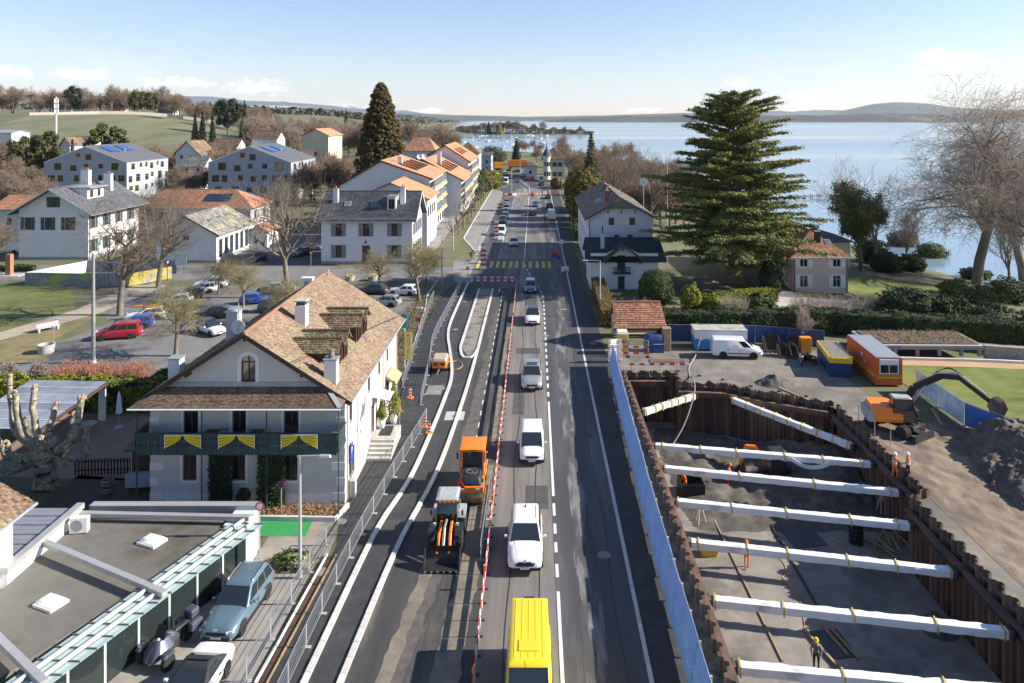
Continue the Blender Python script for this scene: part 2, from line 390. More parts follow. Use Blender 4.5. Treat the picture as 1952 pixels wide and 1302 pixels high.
sheet('pavement',[(-10.3,112),(-12.2,112),(-14.5,130),(-15.2,150),(-15.0,262),(-10.7,250),(-10.2,130)],.01,m_conc)
sheet('pavement',[(5.35,28),(6.9,28),(7.6,70),(7.6,115),(8.0,200),(8.3,262),(5.35,262)],.012,m_new)
sheet('side_street',[(-150,114),(-60,113.5),(-14.5,113),(-10.4,112),(-10.4,123.5),(-38,124),(-52,125),(-150,127)],.006,m_park)
sheet('school_yard',[(-54.5,125.5),(-37.2,124.6),(-37.2,168),(-54,168)],.006,M('dark_yard',(.085,.085,.09),.9,.25,.5))
sheet('car_park',[(-55,71),(-50,66.5),(-26,66.5),(-13.4,70),(-14.8,96),(-16.5,108.5),(-24,109.5),(-60,109),(-61,100),(-52,90)],.006,m_park)
sheet('lawn',[(-160,66),(-58,66),(-52,80),(-56.5,90),(-65,104),(-72,112),(-160,113)],.005,m_grass)
sheet('park_path',[(-160,61),(-58,61),(-50.5,66),(-60,66.5),(-160,67)],.007,m_park)
sheet('park_path',[(-64,66),(-59.5,66),(-60.5,82),(-56,94),(-55,110),(-60,112.8),(-60,96),(-63,84)],.009,m_path)
sheet('verge',[(-15.2,130),(-10.6,130),(-10.7,136),(-14.6,152),(-15.2,152)],.014,M('verge',(.10,.12,.035),.95,.3,1,.8,10,c2=(.16,.12,.07),k=(.45,.6)))
sheet('verge',[(-18.6,153),(-15.1,153),(-15,240),(-14.6,300),(-17.6,300),(-18.2,240)],.014,_mats['verge'])
sheet('cafe_terrace',[(-24.5,138),(-18.8,138),(-18.8,188),(-24.5,188)],.01,m_conc)
sheet('verge',[(-17.0,70),(-12.7,70),(-14.7,97),(-16.4,104),(-16.8,90)],.016,m_dirt)
sheet('verge',[(-60,70.5),(-56,72),(-51,76.5),(-54.5,84.5),(-55.5,94),(-55,110),(-58,98),(-59.8,82)],.008,M('dry_grass',(.21,.165,.075),.95,.25,.8,.7,15,c2=(.115,.12,.035),k=(.5,.7)))
# green painted forecourt and its grey surround
sheet('forecourt',[(-15.9,40.3),(-11.7,41.5),(-12.2,47.0),(-15.9,47.0)],.012,M('forecourt_concrete',(.27,.24,.20),.9,.2,.8,.2,20,c2=(.13,.12,.10),k=(.55,.7)))
sheet('green_forecourt',[tuple(P(478,1022)[:2]),tuple(P(582,1023)[:2]),tuple(P(600,984)[:2]),tuple(P(488,979)[:2])],.017,M('green_paint',(.03,.27,.075),.85,.15,2,.2,30,c2=(.05,.2,.08),k=(.55,.75)))
# yard to the right: sandy park path, lawn, earth ruts
sheet('sandy_path',[(34.5,76.6),(34.8,74.6),(46,73.6),(60,71.5),(84,64),(84,66.5),(62,73),(46,75.4)],.012,M('ochre_sand',(.42,.28,.145),.95,.12,.8,.3,30))
sheet('lawn',[(34.6,74.5),(46,73.5),(60,71.4),(84,63.9),(84,36),(48,46),(37,56.5),(35.2,60)],.014,m_lawn)
sheet('planting_bed',[(48.5,72.5),(60,71),(60,60),(50,64),(48.2,68)],.02,M('brown_bed',(.16,.115,.085),.95,.25,2,.8,14))
m_earth=M('rutted_earth',(.235,.175,.12),.95,.25,1.2,1.,8,c2=(.13,.10,.075),k=(.46,.62),s2=.4,st=(1,.45,1))
sheet('earth_bank',[(7.05,28),(8.6,28),(8.6,71),(7.55,71)],.01,M('stony_soil',(.16,.125,.085),.95,.35,3,1.,14,c2=(.07,.06,.045),k=(.45,.6)))
def ragged(name,pts,hw,z,mat,amp=.25,seed=0):
 q=spline([(x,y,0)for x,y in pts],14);L_,R_=[],[]
 for i,p in enumerate(q):
  L_.append((p.x-hw*(1+amp*2*mnoise.noise(Vector((p.y*.9,seed,0)))+amp*mnoise.noise(Vector((p.y*3.1,seed,4)))),p.y));R_.append((p.x+hw*(1+amp*2*mnoise.noise(Vector((p.y*.8,seed+9,0)))+amp*mnoise.noise(Vector((p.y*3.3,seed,7)))),p.y))
 return sheet(name,R_+L_[::-1],z,mat)
def mark(x0,y0,x1,y1,mat=m_white,z=.02):
 return sheet('road_marking',[(x0,y0),(x1,y0),(x1,y1),(x0,y1)],z,mat)
m_worn=M('milled_asphalt',(.06,.06,.064),.8,.3,2,.5,40,c2=(.19,.185,.18),k=(.47,.6),s2=1.3,st=(1,.12,1))
m_work2=M('dusty_dark',(.10,.09,.08),.9,.3,1.5,.5,30)
ragged('sandy_trench_fill',[(-4.2,28),(-3.9,36),(-3.6,41),(-3.5,47),(-3.6,53)],.62,.0155,m_sand,.18,1);ragged('sandy_trench_fill',[(-7.1,29),(-6.5,35),(-6.0,40),(-5.7,45)],.34,.0155,m_sand,.28,2);ragged('sandy_trench_fill',[(-6.4,30),(-5.6,38),(-5.2,41)],.3,.0152,m_work2,.35,5);ragged('sandy_trench_fill',[(-3.2,56),(-3.25,70),(-3.1,88)],.22,.0155,m_sand,.6,7);ragged('sandy_trench_fill',[(-5.2,55),(-4.9,70),(-4.6,95)],.5,.0152,m_work2,.5,8)
ragged('worn_strip',[(2.9,28),(2.8,50),(2.85,70),(3.0,92),(3.0,112)],.55,.0085,m_worn,.35,3);ragged('worn_strip',[(3.3,131),(3.4,190),(3.4,255)],.6,.0085,m_worn,.35,4);sheet('worn_strip',[(-5.6,133),(-2.4,133),(-2.4,232),(-5.6,232)],.0125,M('patched_lane',(.14,.135,.128),.85,.3,.8,.4,30,c2=(.22,.21,.2),k=(.5,.66),s2=.9,st=(1,.15,1)))
m_tar=M('tar_seam',(.03,.03,.032),.6,.3,2)
for x_,a_,b_ in((-1.35,30,112),(.15,30,104),(4.2,30,118),(-3.9,132,250),(.8,132,250)):ribbon('tar_seam',[(x_+.12*math.sin(y_*.35+x_),y_)for y_ in range(a_,b_,2)],-.035,.035,.0145,m_tar)
for x_,y_,w_,l_ in((-.6,47,1.5,3),(-1.9,62,1.0,5),(2.9,57.5,1.6,1.2),(-2,78,2.6,2),(3.6,84,2,4),(-1.2,98,1.6,5),(-4.4,150,2.4,6),(1.2,165,2,8),(-5,190,2,9),(.5,215,2.4,7)):mark(x_,y_,x_+w_,y_+l_,M('asphalt_patch',(.07,.068,.067),.85,.25,1.2,.4,40),.0135)
# painted markings
for a,b in[(28,38.8),(40,41.2),(42.3,43.3),(44.2,45.3),(46.2,47.7),(48.6,64.8)]+[(66+i*2.1,67.1+i*2.1)for i in range(15)]:
 mark(1.16,a,1.33,b)
jog=spline([(1.24,97.5),(1.1,104),(.3,111),(-.9,119),(-1.7,127),(-1.8,133)],5)
for i in range(0,len(jog)-1,2):ribbon('road_marking',[tuple(jog[i][:2]),tuple(jog[i+1][:2])],-.08,.08,.02,m_white)
mark(-1.9,131,-1.72,236)
mark(-5.2,106,-5.05,108)
for i in range(26):mark(-4.6,45+i*2.4,-4.52,46+i*2.4)
for px in(912,937,949,961,973.5,985,998,1011,1024,1036,1047):
 x=(px-CX)/278*25;mark(x-.27,122.9,x+.27,128.7,m_yellow)
for i in range(12):mark(-9.8+i*1.15,242,-9.2+i*1.15,246,m_yellow)
ribbon('road_marking',[(-6.35,148),(-6.3,228)],-.07,.07,.02,m_blue)
ribbon('road_marking',[(-10.9,132),(-10.4,240)],-.07,.07,.02,M('pale_line',(.5,.42,.26),.8,.2,3))
ribbon('road_marking',[(-9.0,229),(-6.2,240),(-9,240),(-6.2,229),(-6.2,241)],-.06,.06,.024,m_yellow)
ribbon('road_marking',[(-3.2,246),(-3.3,262),(-5.5,272)],-.07,.07,.02,m_white);ribbon('road_marking',[(5.2,240),(5.2,262),(3,285)],-.07,.07,.022,m_yellow)
ribbon('road_marking',[(-1.75,246),(-1.8,268),(-4.4,286),(-7,310)],-.08,.08,.02,m_white)
# kerbs of single granite stones
stone_me=None
def kerb(name,pts,h=.12,w=.28,L=1.0,mat=m_kerb,z=0.):
 global stone_me
 root=bpy.data.objects.new(name,None);col.objects.link(root);root['kind']='structure'
 if stone_me is None:
  o=MB().box(-.5,-.5,0,.5,.5,1).build('kerb_stone',mat);stone_me=o.data;bpy.data.objects.remove(o)
 pts=[Vector((p[0],p[1]))for p in pts];acc=0.
 seg=[(pts[i+1]-pts[i]).length for i in range(len(pts)-1)];tot=sum(seg);n=max(1,round(tot/L))
 def at(s):
  for i,q in enumerate(seg):
   if s<=q or i==len(seg)-1:return pts[i]+(pts[i+1]-pts[i])*(s/q)
   s-=q
 for i in range(n):
  a,b=at(tot*i/n),at(tot*(i+1)/n);c=(a+b)/2;d=b-a
  o=bpy.data.objects.new('kerb_stone',stone_me);col.objects.link(o);o.parent=root
  o.location=(c.x,c.y,z);o.rotation_euler=(0,0,math.atan2(d.y,d.x));o.scale=(d.length-.02,w,h+rng.uniform(-.004,.004))
 return root
kerb('kerb',k1[:52],h=.13);kerb('kerb',k2,h=.13)
kerb('kerb',[(-6.1,107.5),(-6.15,79),(-6.45,77),(-7.0,76.2),(-7.6,76.9),(-8.1,80),(-8.1,107.5)],h=.14)
sheet('island_fill',[(-6.3,107.5),(-6.35,79),(-7.0,77),(-7.9,80),(-7.95,107.5)],.05,M('island_gravel',(.24,.215,.18),.95,.25,1.5,1.,16,c2=(.12,.11,.1),k=(.5,.62)))
kerb('kerb',[(5.2,28),(5.2,70),(5.25,120)],h=.035,w=.2,L=1.4)
kerb('kerb',[(5.25,120),(5.3,180),(5.3,255)],h=.035,w=.2,L=4)
kerb('kerb',[(-10.7,136),(-14.8,153),(-14.9,200),(-14.8,300)],h=.12,w=.22,L=3)
kerb('kerb',[(-15.0,113),(-15.2,104),(-14.4,97),(-12.6,70)],h=.1,w=.15,L=2)
kerb('kerb',[(-49.5,71.5),(-46.5,68.7),(-40,67.4),(-27,67.2)],h=.1,w=.18,L=1.5)
# ================================================================== excavation pit
m_rust=M('rusty_sheet_pile',(.165,.098,.066),.85,.35,1.6,.5,12,c2=(.075,.06,.052),k=(.42,.62),s2=1.1,st=(2.5,2.5,.35),rnd=.3)
m_rust2=M('rusty_steel',(.16,.085,.055),.8,.35,1.5,.4,12,c2=(.07,.055,.05),k=(.48,.62))
m_steel=M('galvanised_steel',(.50,.51,.52),.45,.12,4,m=.7)
m_dsteel=M('dark_steel',(.045,.045,.048),.55,.3,3,m=.3)
m_pitfloor=M('pit_floor',(.25,.225,.195),.95,.25,.6,.8,25,c2=(.13,.12,.11),k=(.5,.64),s2=.22)
m_mud=M('wet_mud',(.085,.072,.06),.8,.4,1.5,1.0,5,c2=(.16,.14,.115),k=(.5,.66))
m_wrap=M('white_plastic_wrap',(.72,.72,.70),.5,.08,1.5,.5,6,c2=(.40,.35,.28),k=(.6,.74),s2=.9,st=(.6,1,1))
m_ystrap=M('yellow_strap',(.5,.37,.05),.6,.1)
m_wood=M('raw_timber',(.34,.24,.14),.85,.25,3,.2,20,st=(1,6,1),rnd=.25)
m_plate=M('black_form_panel',(.045,.045,.05),.5,.3,2)
PZ=-4.4
sheet('pit_floor',[(8.75,24),(8.75,71.2),(13.6,71.2),(13.6,68.6),(17.6,68.2),(21.0,66.0),(25.9,63.6),(25.7,48.3),(24.5,47.9),(24.2,24)],PZ,m_pitfloor)
def pile_mesh(h):
 pr=[(-.3,0),(-.2,0),(-.12,.2),(.12,.2),(.2,0),(.3,0)];t=.03
 ring=[(x,y)for x,y in pr]+[(x,y-t)for x,y in pr[::-1]]
 b=MB();b.prism(ring,'z',0,h);o=b.build('sheet_pile',m_rust);me=o.data;bpy.data.objects.remove(o);return me
pile_me=pile_mesh(1.0)
def pile_wall(label,pts,top,bot=PZ-.2):
 root=T('sheet_pile_wall',label,'retaining wall',(0,0,0),group='rusty sheet pile walls round the pit');s=1
 for(ax,ay_),(bx_,by_)in zip(pts[:-1],pts[1:]):
  L=math.hypot(bx_-ax,by_-ay_);n=max(1,round(L/.6));a=math.atan2(by_-ay_,bx_-ax)
  for i in range(n):
   t=(i+.5)/n;o=bpy.data.objects.new('sheet_pile',pile_me);col.objects.link(o);o.parent=root
   tp=top+rng.choice((0,0,.05,-.06,.12))
   o.location=(ax+(bx_-ax)*t,ay_+(by_-ay_)*t,bot);o.rotation_euler=(0,0,a);o.scale=(L/n/.6,s,tp-bot);s=-s
 return root
w1=pile_wall('rusty sheet pile wall beside the blue corrugated fence',[(8.5,27),(8.5,71.2)],.75)
w2=pile_wall('rusty sheet pile wall at the far end of the pit, behind the excavator',[(8.9,71.4),(13.7,71.4),(13.7,68.8),(17.7,68.4),(21.1,66.2),(26.0,63.8)],.35)
w3=pile_wall('rusty sheet pile wall beside the two workers in white helmets',[(26.0,63.2),(25.9,48.4),(24.65,48.0),(24.4,27)],.45)
def waler(par,p,q,z=-.55):
 d=(Vector(q)-Vector(p));nn=Vector((-d.y,d.x)).normalized()*.2
 b=MB()
 b.bar((*p,z),(*q,z),.04,.45)
 for s in(-1,1):b.bar((*(Vector(p)+nn*0),z+s*.22),(*(Vector(q)+nn*0),z+s*.22),.4,.04)
 return b.build('waler_beam',m_rust2,par)
waler(w1,(9.0,27),(9.0,71));waler(w3,(24.0,27),(24.15,47.6));waler(w3,(25.3,48.6),(25.5,63));waler(w2,(9.2,70.9),(13.2,70.9));waler(w2,(13.4,68.2),(17.4,67.8));waler(w2,(17.4,67.8),(20.9,65.6));waler(w2,(20.9,65.6),(25.4,63.4))
def strut(label,p,q,w=.48,h=.4,straps=6,seed=0,bare=None):
 p,q=Vector(p),Vector(q);d=q-p;L=d.length;a=math.atan2(d.y,d.x)
 root=T('strut',label,'strut',(p.x,p.y,p.z),a,'white wrapped struts across the pit')
 root.rotation_euler[1]=-math.atan2(d.z,math.hypot(d.x,d.y))
 rings=[];n=int(L/.18)
 for i in range(n+1):
  x=.25+(L-.5)*i/n;ring=[]
  for(yy,z_)in((-.5,-.5),(0,-.56),(.5,-.5),(.54,0),(.5,.5),(.25,.52),(0,.53),(-.25,.52),(-.5,.5),(-.54,0)):
   q_=mnoise.noise(Vector((x*1.7,yy*3+seed,z_*3+seed*2)))*.13+mnoise.noise(Vector((x*5,yy*6,z_*5+seed)))*.06
   ring.append((x,yy*w*(1+q_*1.2),z_*h*(1+q_)))
  rings.append(ring)
 MB().loft(rings).build('plastic_wrap',m_wrap,root,smooth=True,angle=60)
 MB().box(-.05,-w*.45,-h*.45,L+.05,w*.45,h*.45).build('steel_beam',m_rust2,root)
 for e in(0.0,L):MB().box(e-.06,-w*.6,-h*.6,e+.06,w*.6,h*.6).build('end_plate',m_dsteel,root)
 for i in range(straps):
  x=.5+(L-1)*(i+rng.uniform(-.12,.12))/max(1,straps-1);x=min(L-.35,max(.35,x));b=MB();e=.035;ww,hh=w*.56+e,h*.56+e
  b.box(x-.035,-ww,hh-.02,x+.035,ww,hh+.012);b.box(x-.035,-ww,-hh,x+.035,ww,-hh+.02)
  b.box(x-.035,-ww-.012,-hh,x+.035,-ww+.02,hh);b.box(x-.035,ww-.02,-hh,x+.035,ww+.012,hh)
  b.build('strap',m_ystrap,root)
 return root
SZ=-.7
def SP(px,py):return P(px,py,SZ)
sd=[((1252,850),(1655,885),'farthest straight wrapped strut, its wrap hanging loose over the pit'),((1270,893),(1706,940),'second straight wrapped strut, just in front of the mini excavator'),
  ((1292,957),(1728,1003),'muddy wrapped strut above the dark barrel pipe and timber heap'),((1325,1035),(1803,1092),'wrapped strut crossing in front of the orange worker with yellow tub'),
  ((1360,1145),(1917,1207),'wrapped strut just behind the worker in the yellow helmet'),((1408,1272),(1990,1332),'nearest wrapped strut at the bottom edge of the picture')]
for i,(a,b,lb)in enumerate(sd):
 pa,pb=SP(*a),SP(*b);pa.x=9.25;pb.x=25.2 if i<2 else 23.85
 s_=strut(lb,pa,pb,seed=i*3.1,straps=(6,4,5,6,5,4)[i])
 if i==0:
  b_=MB();pts=[(10.2+.35*k,-.36-.06*math.sin(k),.12-.62*math.sin(k/9*math.pi))for k in range(10)]
  b_.loft([[(x,y-.05,z+.16),(x,y+.06,z+.14),(x,y+.05,z-.10),(x,y-.06,z-.12)]for x,y,z in pts]).build('loose_wrap',m_wrap,s_,smooth=True)
strut('short diagonal strut in the far left corner of the pit',(9.3,63.9,-.6),(14.9,67.9,-.6),.42,.45,7,31)
strut('long diagonal wrapped strut in the far right corner of the pit',(17.9,67.0,-.6),(24.9,57.2,-.6),.42,.45,9,37)
# things lying in the pit
def lump(name,label,cat,pts_fn,mat,x0,x1,y0,y1,st,kind=None,par=None):
 X=np.arange(x0,x1+st/2,st);Y=np.arange(y0,y1+st/2,st);g=np.array([[(x,y,pts_fn(x,y))for x in X]for y in Y]);n=len(X)
 f_=np.array([(j*n+i,j*n+i+1,(j+1)*n+i+1,(j+1)*n+i)for j in range(len(Y)-1)for i in range(n-1)])
 o=mesh_obj(name,g.reshape(-1,3),f_,mat,par,smooth=True,angle=38)
 return tag(o,label,cat,kind=kind)
def fb(x,y,s,o=5,seed=0):return mnoise.fractal(Vector((x*s,y*s,seed)),1.0,2.1,o)
def mudfar(x,y):
 e=min(1,max(0,(y-52)/4))*min(1,max(0,(x-11)/2))*min(1,max(0,(26.4-x)/.8))
 e*=min(1,max(0,(70.0-y-max(0,(x-13)*.55))/1))
 return PZ-.02+e*(.35+1.5*max(0,min(1,(x-18)/6))*max(0,min(1,(y-55)/4))+.35*fb(x,y,.8,5,3))
tag(lump('mud_bank','dark wet mud banked against the far right corner of the pit','mud',mudfar,m_mud,10,26.2,50,70,.4),kind='stuff')
def board(name,label,cat,c,sx,sy,z,rz,mat,h=.04):
 o=MB().cb(0,0,h/2,sx,sy,h).build(name,mat);o.location=(*c,z);o.rotation_euler=(0,0,rz);return tag(o,label,cat)
c=P(1560,1004,PZ);board('form_panel','black shuttering panel lying under the third strut','panel',(P(1525,1018,PZ).x,P(1525,1018,PZ).y),2.4,3.2,PZ+.01,.15,m_plate)
c=P(1588,1228,PZ);fp=board('form_panel','black shuttering panel with timbers near the yellow-helmeted worker','panel',(c.x,c.y),1.7,2.2,PZ+.01,.12,m_plate)
for i,(px,py,rz)in enumerate(((1562,1235,.25),(1590,1222,.2),(1610,1230,.24))):
 q=P(px,py,PZ);board('timber_beam',('long','middle','right')[i]+' timber lying on the black shuttering panel','timber',(q.x,q.y),.14,2.4+.6*(i==0),PZ+.055,rz,m_wood,.1)
def lane_bar(label,a,b,w=.1,h=.08,mat=m_wood):
 o=MB().bar((*P(*a,PZ)[:2],PZ+h/2),(*P(*b,PZ)[:2],PZ+h/2),w,h).build('timber_batten',mat);return tag(o,label,'timber')
lane_bar('long pale timber batten along the left side of the pit floor',(1320,905),(1492,1262));lane_bar('dark rail along the middle of the pit floor',(1463,990),(1560,1160),.14,.1,m_dsteel)
# timber heap, dark pipe rings, hose
root=T('timber_heap','loose heap of old timbers beside the dark pipe rings in the pit','timber',P(1692,1040,PZ))
for i in range(14):
 a=rng.uniform(-.6,.9);x,y=rng.uniform(-1.3,1.3),rng.uniform(-.7,.7);L=rng.uniform(1.4,2.4);z=.06+.07*(i%4)
 MB().bar((x-L/2*math.sin(a),y+L/2*math.cos(a),z),(x+L/2*math.sin(a),y-L/2*math.cos(a),z+rng.uniform(0,.2)),.13,.07).build('plank',m_wood,root)
root=T('pipe_ring_stack','stack of black corrugated pipe rings on the pit floor','pipe',P(1632,1035,PZ))
for i in range(5):MB().lathe([(.34,i*.3),(.46,i*.3+.03),(.48,i*.3+.15),(.46,i*.3+.27),(.34,i*.3+.29)],n=20).build('pipe_ring',M('black_plastic',(.02,.02,.021),.5,.2),root,smooth=True)
def hose(label,pts,r,mat,name='hose',cat='hose'):
 return tag(MB().path([tuple(q)for q in spline(pts,8)],r,6).build(name,mat,smooth=True),label,cat)
m_hose=M('grey_hose',(.30,.28,.24),.7,.1);m_ocable=M('orange_cable',(.75,.30,.04),.6,.1)
h0=P(1336,740);hose('long pale hose running from the skip over the pit edge and down',[(17.6,77.6,2.2),(16.8,76.5,.4),(15.6,74,.06),(15.0,71,.06),(14.9,68.9,.6),(14.7,67.6,-.3),(13.4,66,-2.6),(11.6,64.5,-4.4),(11.0,63.5,PZ+.06)],.06,m_hose)
hose('loop of pale hose lying near the timber heap',[P(1585,1028,PZ+.04),P(1612,1042,PZ+.04),P(1630,1056,PZ+.04),P(1640,1048,PZ+.04),P(1615,1030,PZ+.04),P(1590,1025,PZ+.04)],.035,m_hose)
hose('thin yellow cable snaking over the pit floor',[P(1480,1060,PZ+.03),P(1495,1075,PZ+.03),P(1500,1095,PZ+.03),P(1512,1092,PZ+.03),P(1492,1100,PZ+.03),P(1505,1115,PZ+.03),P(1525,1145,PZ+.03),P(1535,1200,PZ+.03)],.02,m_ocable)
b=MB();c=P(1350,1056,PZ)
root=T('mortar_tub','yellow mortar tub standing against the left pile wall','tub',c)
MB().loft([[(-.5,-.35,0),(.5,-.35,0),(.5,.35,0),(-.5,.35,0)],[(-.6,-.45,.55),(.6,-.45,.55),(.6,.45,.55),(-.6,.45,.55)],[(-.54,-.39,.53),(.54,-.39,.53),(.54,.39,.53),(-.54,.39,.53)],[(-.46,-.31,.1),(.46,-.31,.1),(.46,.31,.1),(-.46,.31,.1)]]).build('shell',M('yellow_plastic',(.62,.44,.03),.6,.1),root)
MB().box(-.62,-.47,.5,.62,-.44,.57).build('rim',M('yellow_plastic'),root)
c=P(1317,940,PZ);root=T('tool_container','black open steel container beside the left pile wall','container',(c.x,c.y,PZ))
b=MB();b.box(-.9,-1.0,0,.9,-.95,1.1);b.box(-.9,.95,0,.9,1,1.1);b.box(-.9,-.95,0,-.85,.95,1.1);b.box(.85,-.95,0,.9,.95,1.1);b.box(-.85,-.95,0,.85,.95,.05);b.build('tank_wall',M('black_paint',(.022,.022,.024),.6,.3,3),root)
tag(lump('rubble_heap','small heap of broken rubble at the foot of the right pile wall','rubble',lambda x,y:PZ-.05+max(0,.9-math.hypot(x-23.3,y-42.4)*.75)*(1+.5*fb(x,y,2.5)),m_mud,22,24.3,41,43.8,.15),kind='stuff')
for i,(px,py)in enumerate(((1680,945),(1335,962))):
 c=P(px,py+(35 if i==0 else 35),PZ);root=T('survey_tripod',('white survey pole leaning near the right pile wall','survey tripod beside the black steel container')[i],'tripod',c)
 for k in range(3):
  a=k*2.1;MB().tube((.45*math.cos(a),.45*math.sin(a),0),(.05*math.cos(a),.05*math.sin(a),1.4),.025,n=5).build('leg',M('white_paint',(.75,.75,.74),.5,.05),root)
 MB().tube((0,0,1.35),(0,0,1.65),.07,n=8).build('head',m_dsteel,root)
# ---------------------------------------------------------------- corrugated hoarding beside the pit
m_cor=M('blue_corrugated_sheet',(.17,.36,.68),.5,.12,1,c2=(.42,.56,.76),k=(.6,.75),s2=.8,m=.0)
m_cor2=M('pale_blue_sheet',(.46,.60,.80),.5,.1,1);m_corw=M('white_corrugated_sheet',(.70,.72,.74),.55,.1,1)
fx=spline([(6.75,28),(6.85,45),(7.15,60),(7.55,75)],12);hroot=T('corrugated_hoarding','long blue corrugated hoarding between the road and the pit','fence',(0,0,0))
def fpos(y):
 for i in range(len(fx)-1):
  if fx[i].y<=y<=fx[i+1].y:t=(y-fx[i].y)/(fx[i+1].y-fx[i].y);return fx[i].x+(fx[i+1].x-fx[i].x)*t
 return fx[-1].x
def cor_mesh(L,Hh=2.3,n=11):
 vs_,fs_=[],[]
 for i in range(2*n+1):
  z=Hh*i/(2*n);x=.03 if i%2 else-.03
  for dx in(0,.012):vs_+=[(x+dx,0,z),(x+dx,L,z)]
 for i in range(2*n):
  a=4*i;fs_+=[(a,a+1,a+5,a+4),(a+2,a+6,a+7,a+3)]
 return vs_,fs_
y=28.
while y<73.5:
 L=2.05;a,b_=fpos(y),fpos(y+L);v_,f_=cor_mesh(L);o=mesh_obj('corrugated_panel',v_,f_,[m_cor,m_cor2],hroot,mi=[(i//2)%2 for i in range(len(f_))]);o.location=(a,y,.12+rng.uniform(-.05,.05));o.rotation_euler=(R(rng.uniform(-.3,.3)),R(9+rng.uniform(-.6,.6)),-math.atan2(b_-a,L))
 bb=MB().box(.42,0,0,.52,.1,2.2);bb.bar((.5,.05,1.9),(1.05,.05,.05),.1,.06);p_=bb.build('timber_post',m_wood,hroot);p_.location=(a,y,0)
 y+=2.0
v_,f_=cor_mesh(1.5,2.3);root=T('white_sheet_panel','white corrugated panel on timber studs closing the end of the blue hoarding','fence panel',(7.55,75.2,0),-1.2)
mesh_obj('sheet',v_,f_,m_corw,root)
for yy in(.1,1.3):MB().box(.05,yy,0,.15,yy+.1,2.4).build('stud',m_wood,root)
for z_ in(.6,1.7):MB().box(.15,0,z_,.2,1.5,z_+.12).build('rail',m_wood,root)
# ---------------------------------------------------------------- yard things
m_bluet=M('navy_tarpaulin',(.018,.05,.16),.5,.25,1.5,.6,5);m_brtarp=M('bright_blue_tarpaulin',(.03,.14,.42),.5,.2,1.5,.5,5);m_whtarp=M('pale_blue_sheeting',(.42,.55,.66),.4,.25,1,.5,5,c2=(.7,.78,.84),k=(.5,.65))
def hoarding(label,pts,mat,group='blue site hoardings',h=2.0,n=None):
 for j,((ax,ay_),(bx_,by_))in enumerate(zip(pts[:-1],pts[1:])):
  L=math.hypot(bx_-ax,by_-ay_);k=max(1,round(L/3.5));root=T('tarpaulin_fence',label if len(pts)==2 else label[j],'fence',(ax,ay_,tz(ax,ay_)),math.atan2(by_-ay_,bx_-ax),group)
  for i in range(k):
   x0,x1=L*i/k+.03,L*(i+1)/k-.03;nx_=8;v_=[]; 
   for a in range(nx_+1):
    for z_ in(.12,.7,1.3,h-.05):v_.append((x0+(x1-x0)*a/nx_,.05*mnoise.noise(Vector((a*.9+i*7+ax,z_*1.3,j)))-.02,z_))
   f_=[(a*4+q,a*4+q+4,a*4+q+5,a*4+q+1)for a in range(nx_)for q in range(3)]
   mesh_obj('tarpaulin',v_,f_,mat,root,smooth=True)
   b=MB();b.tube((x0,.03,0),(x0,.03,h),.022,n=6);b.tube((x1,.03,0),(x1,.03,h),.022,n=6);b.tube((x0,.03,h),(x1,.03,h),.02,n=6);b.tube((x0,.03,.12),(x1,.03,.12),.02,n=6)
   for q in range(1,12):b.tube((x0+(x1-x0)*q/12,.06,.12),(x0+(x1-x0)*q/12,.06,h),.006,n=3)
   b.build('frame',m_steel,root)
   MB().cb(x0,.03,.07,.22,.6,.14).build('foot_block',M('concrete_block',(.36,.35,.33),.9,.15),root)
hoarding(['navy tarpaulin fence behind the blue and white skip','navy tarpaulin fence running behind the excavator buckets'],[(14.7,82),(24.5,81.6),(31.4,79.6)],m_bluet)
hoarding(['pale sheeted fence between the site office and the lawn','bright blue tarpaulin fence bending behind the excavator bucket','bright blue tarpaulin fence at the right edge behind the mud mound'],[(35.0,67.4),(34.9,59.6),(36.6,56.0),(46,51.5)],m_brtarp)
for o in bpy.data.objects:
 if o.name.startswith('tarpaulin')and o.parent and 'pale sheeted' in str(o.parent.get('label'))and o.type=='MESH':o.data.materials[0]=m_whtarp
m_orange=M('site_orange',(.62,.115,.03),.5,.12,1,c2=(.42,.08,.03),k=(.6,.75));m_sy=M('stripe_yellow',(.72,.46,.02),.5,.08);m_wh=M('white_paint',(.75,.75,.74),.5,.05)
m_glass=M('dark_window_glass',(.02,.025,.03),.06,.1,1,sp=.8)
# orange site office
root=T('site_office','orange site office container with yellow stripes and white shuttered window','container',(31.9,68.6,.12),R(-3))
W,Dp,Hc=2.35,7.3,2.5
bxo('body',m_orange,root,0,0,0,W,Dp,Hc)
for i in range(14):bxo('roof_rib',M('pale_roof_sheet',(.55,.57,.60),.45,.1,m=.3),root,.06+i*.165,.05,Hc+.03,.06+i*.165+.07,Dp-.05,Hc+.09)
bxo('roof_sheet',M('roof_grey',(.16,.17,.19),.6,.15),root,.03,.02,Hc+.002,W-.03,Dp-.02,Hc+.03)
for z_,h_ in((.62,.17),(.90,.05)):
 bxo('stripe',m_sy,root,-.006,-.006,z_,W+.006,Dp+.006,z_+h_)
for x_ in(0,W):bxo('corner_post',m_orange,root,x_-.04,-.03,0,x_+.04,.05,Hc+.04)
wnd=bxo('window_frame',m_wh,root,.3,-.05,1.05,2.05,-.01,2.4)
bxo('shutter_box',m_wh,wnd,.32,-.09,1.95,2.03,-.05,2.38)
for x_ in(.4,1.22):bxo('pane',m_glass,wnd,x_,-.07,1.15,x_+.72,-.052,1.88)
bxo('air_vent',m_wh,root,-.04,3.2,1.7,-.002,3.5,2.0);bxo('socket_box',m_wh,root,-.05,2.6,1.2,-.002,2.75,1.5)
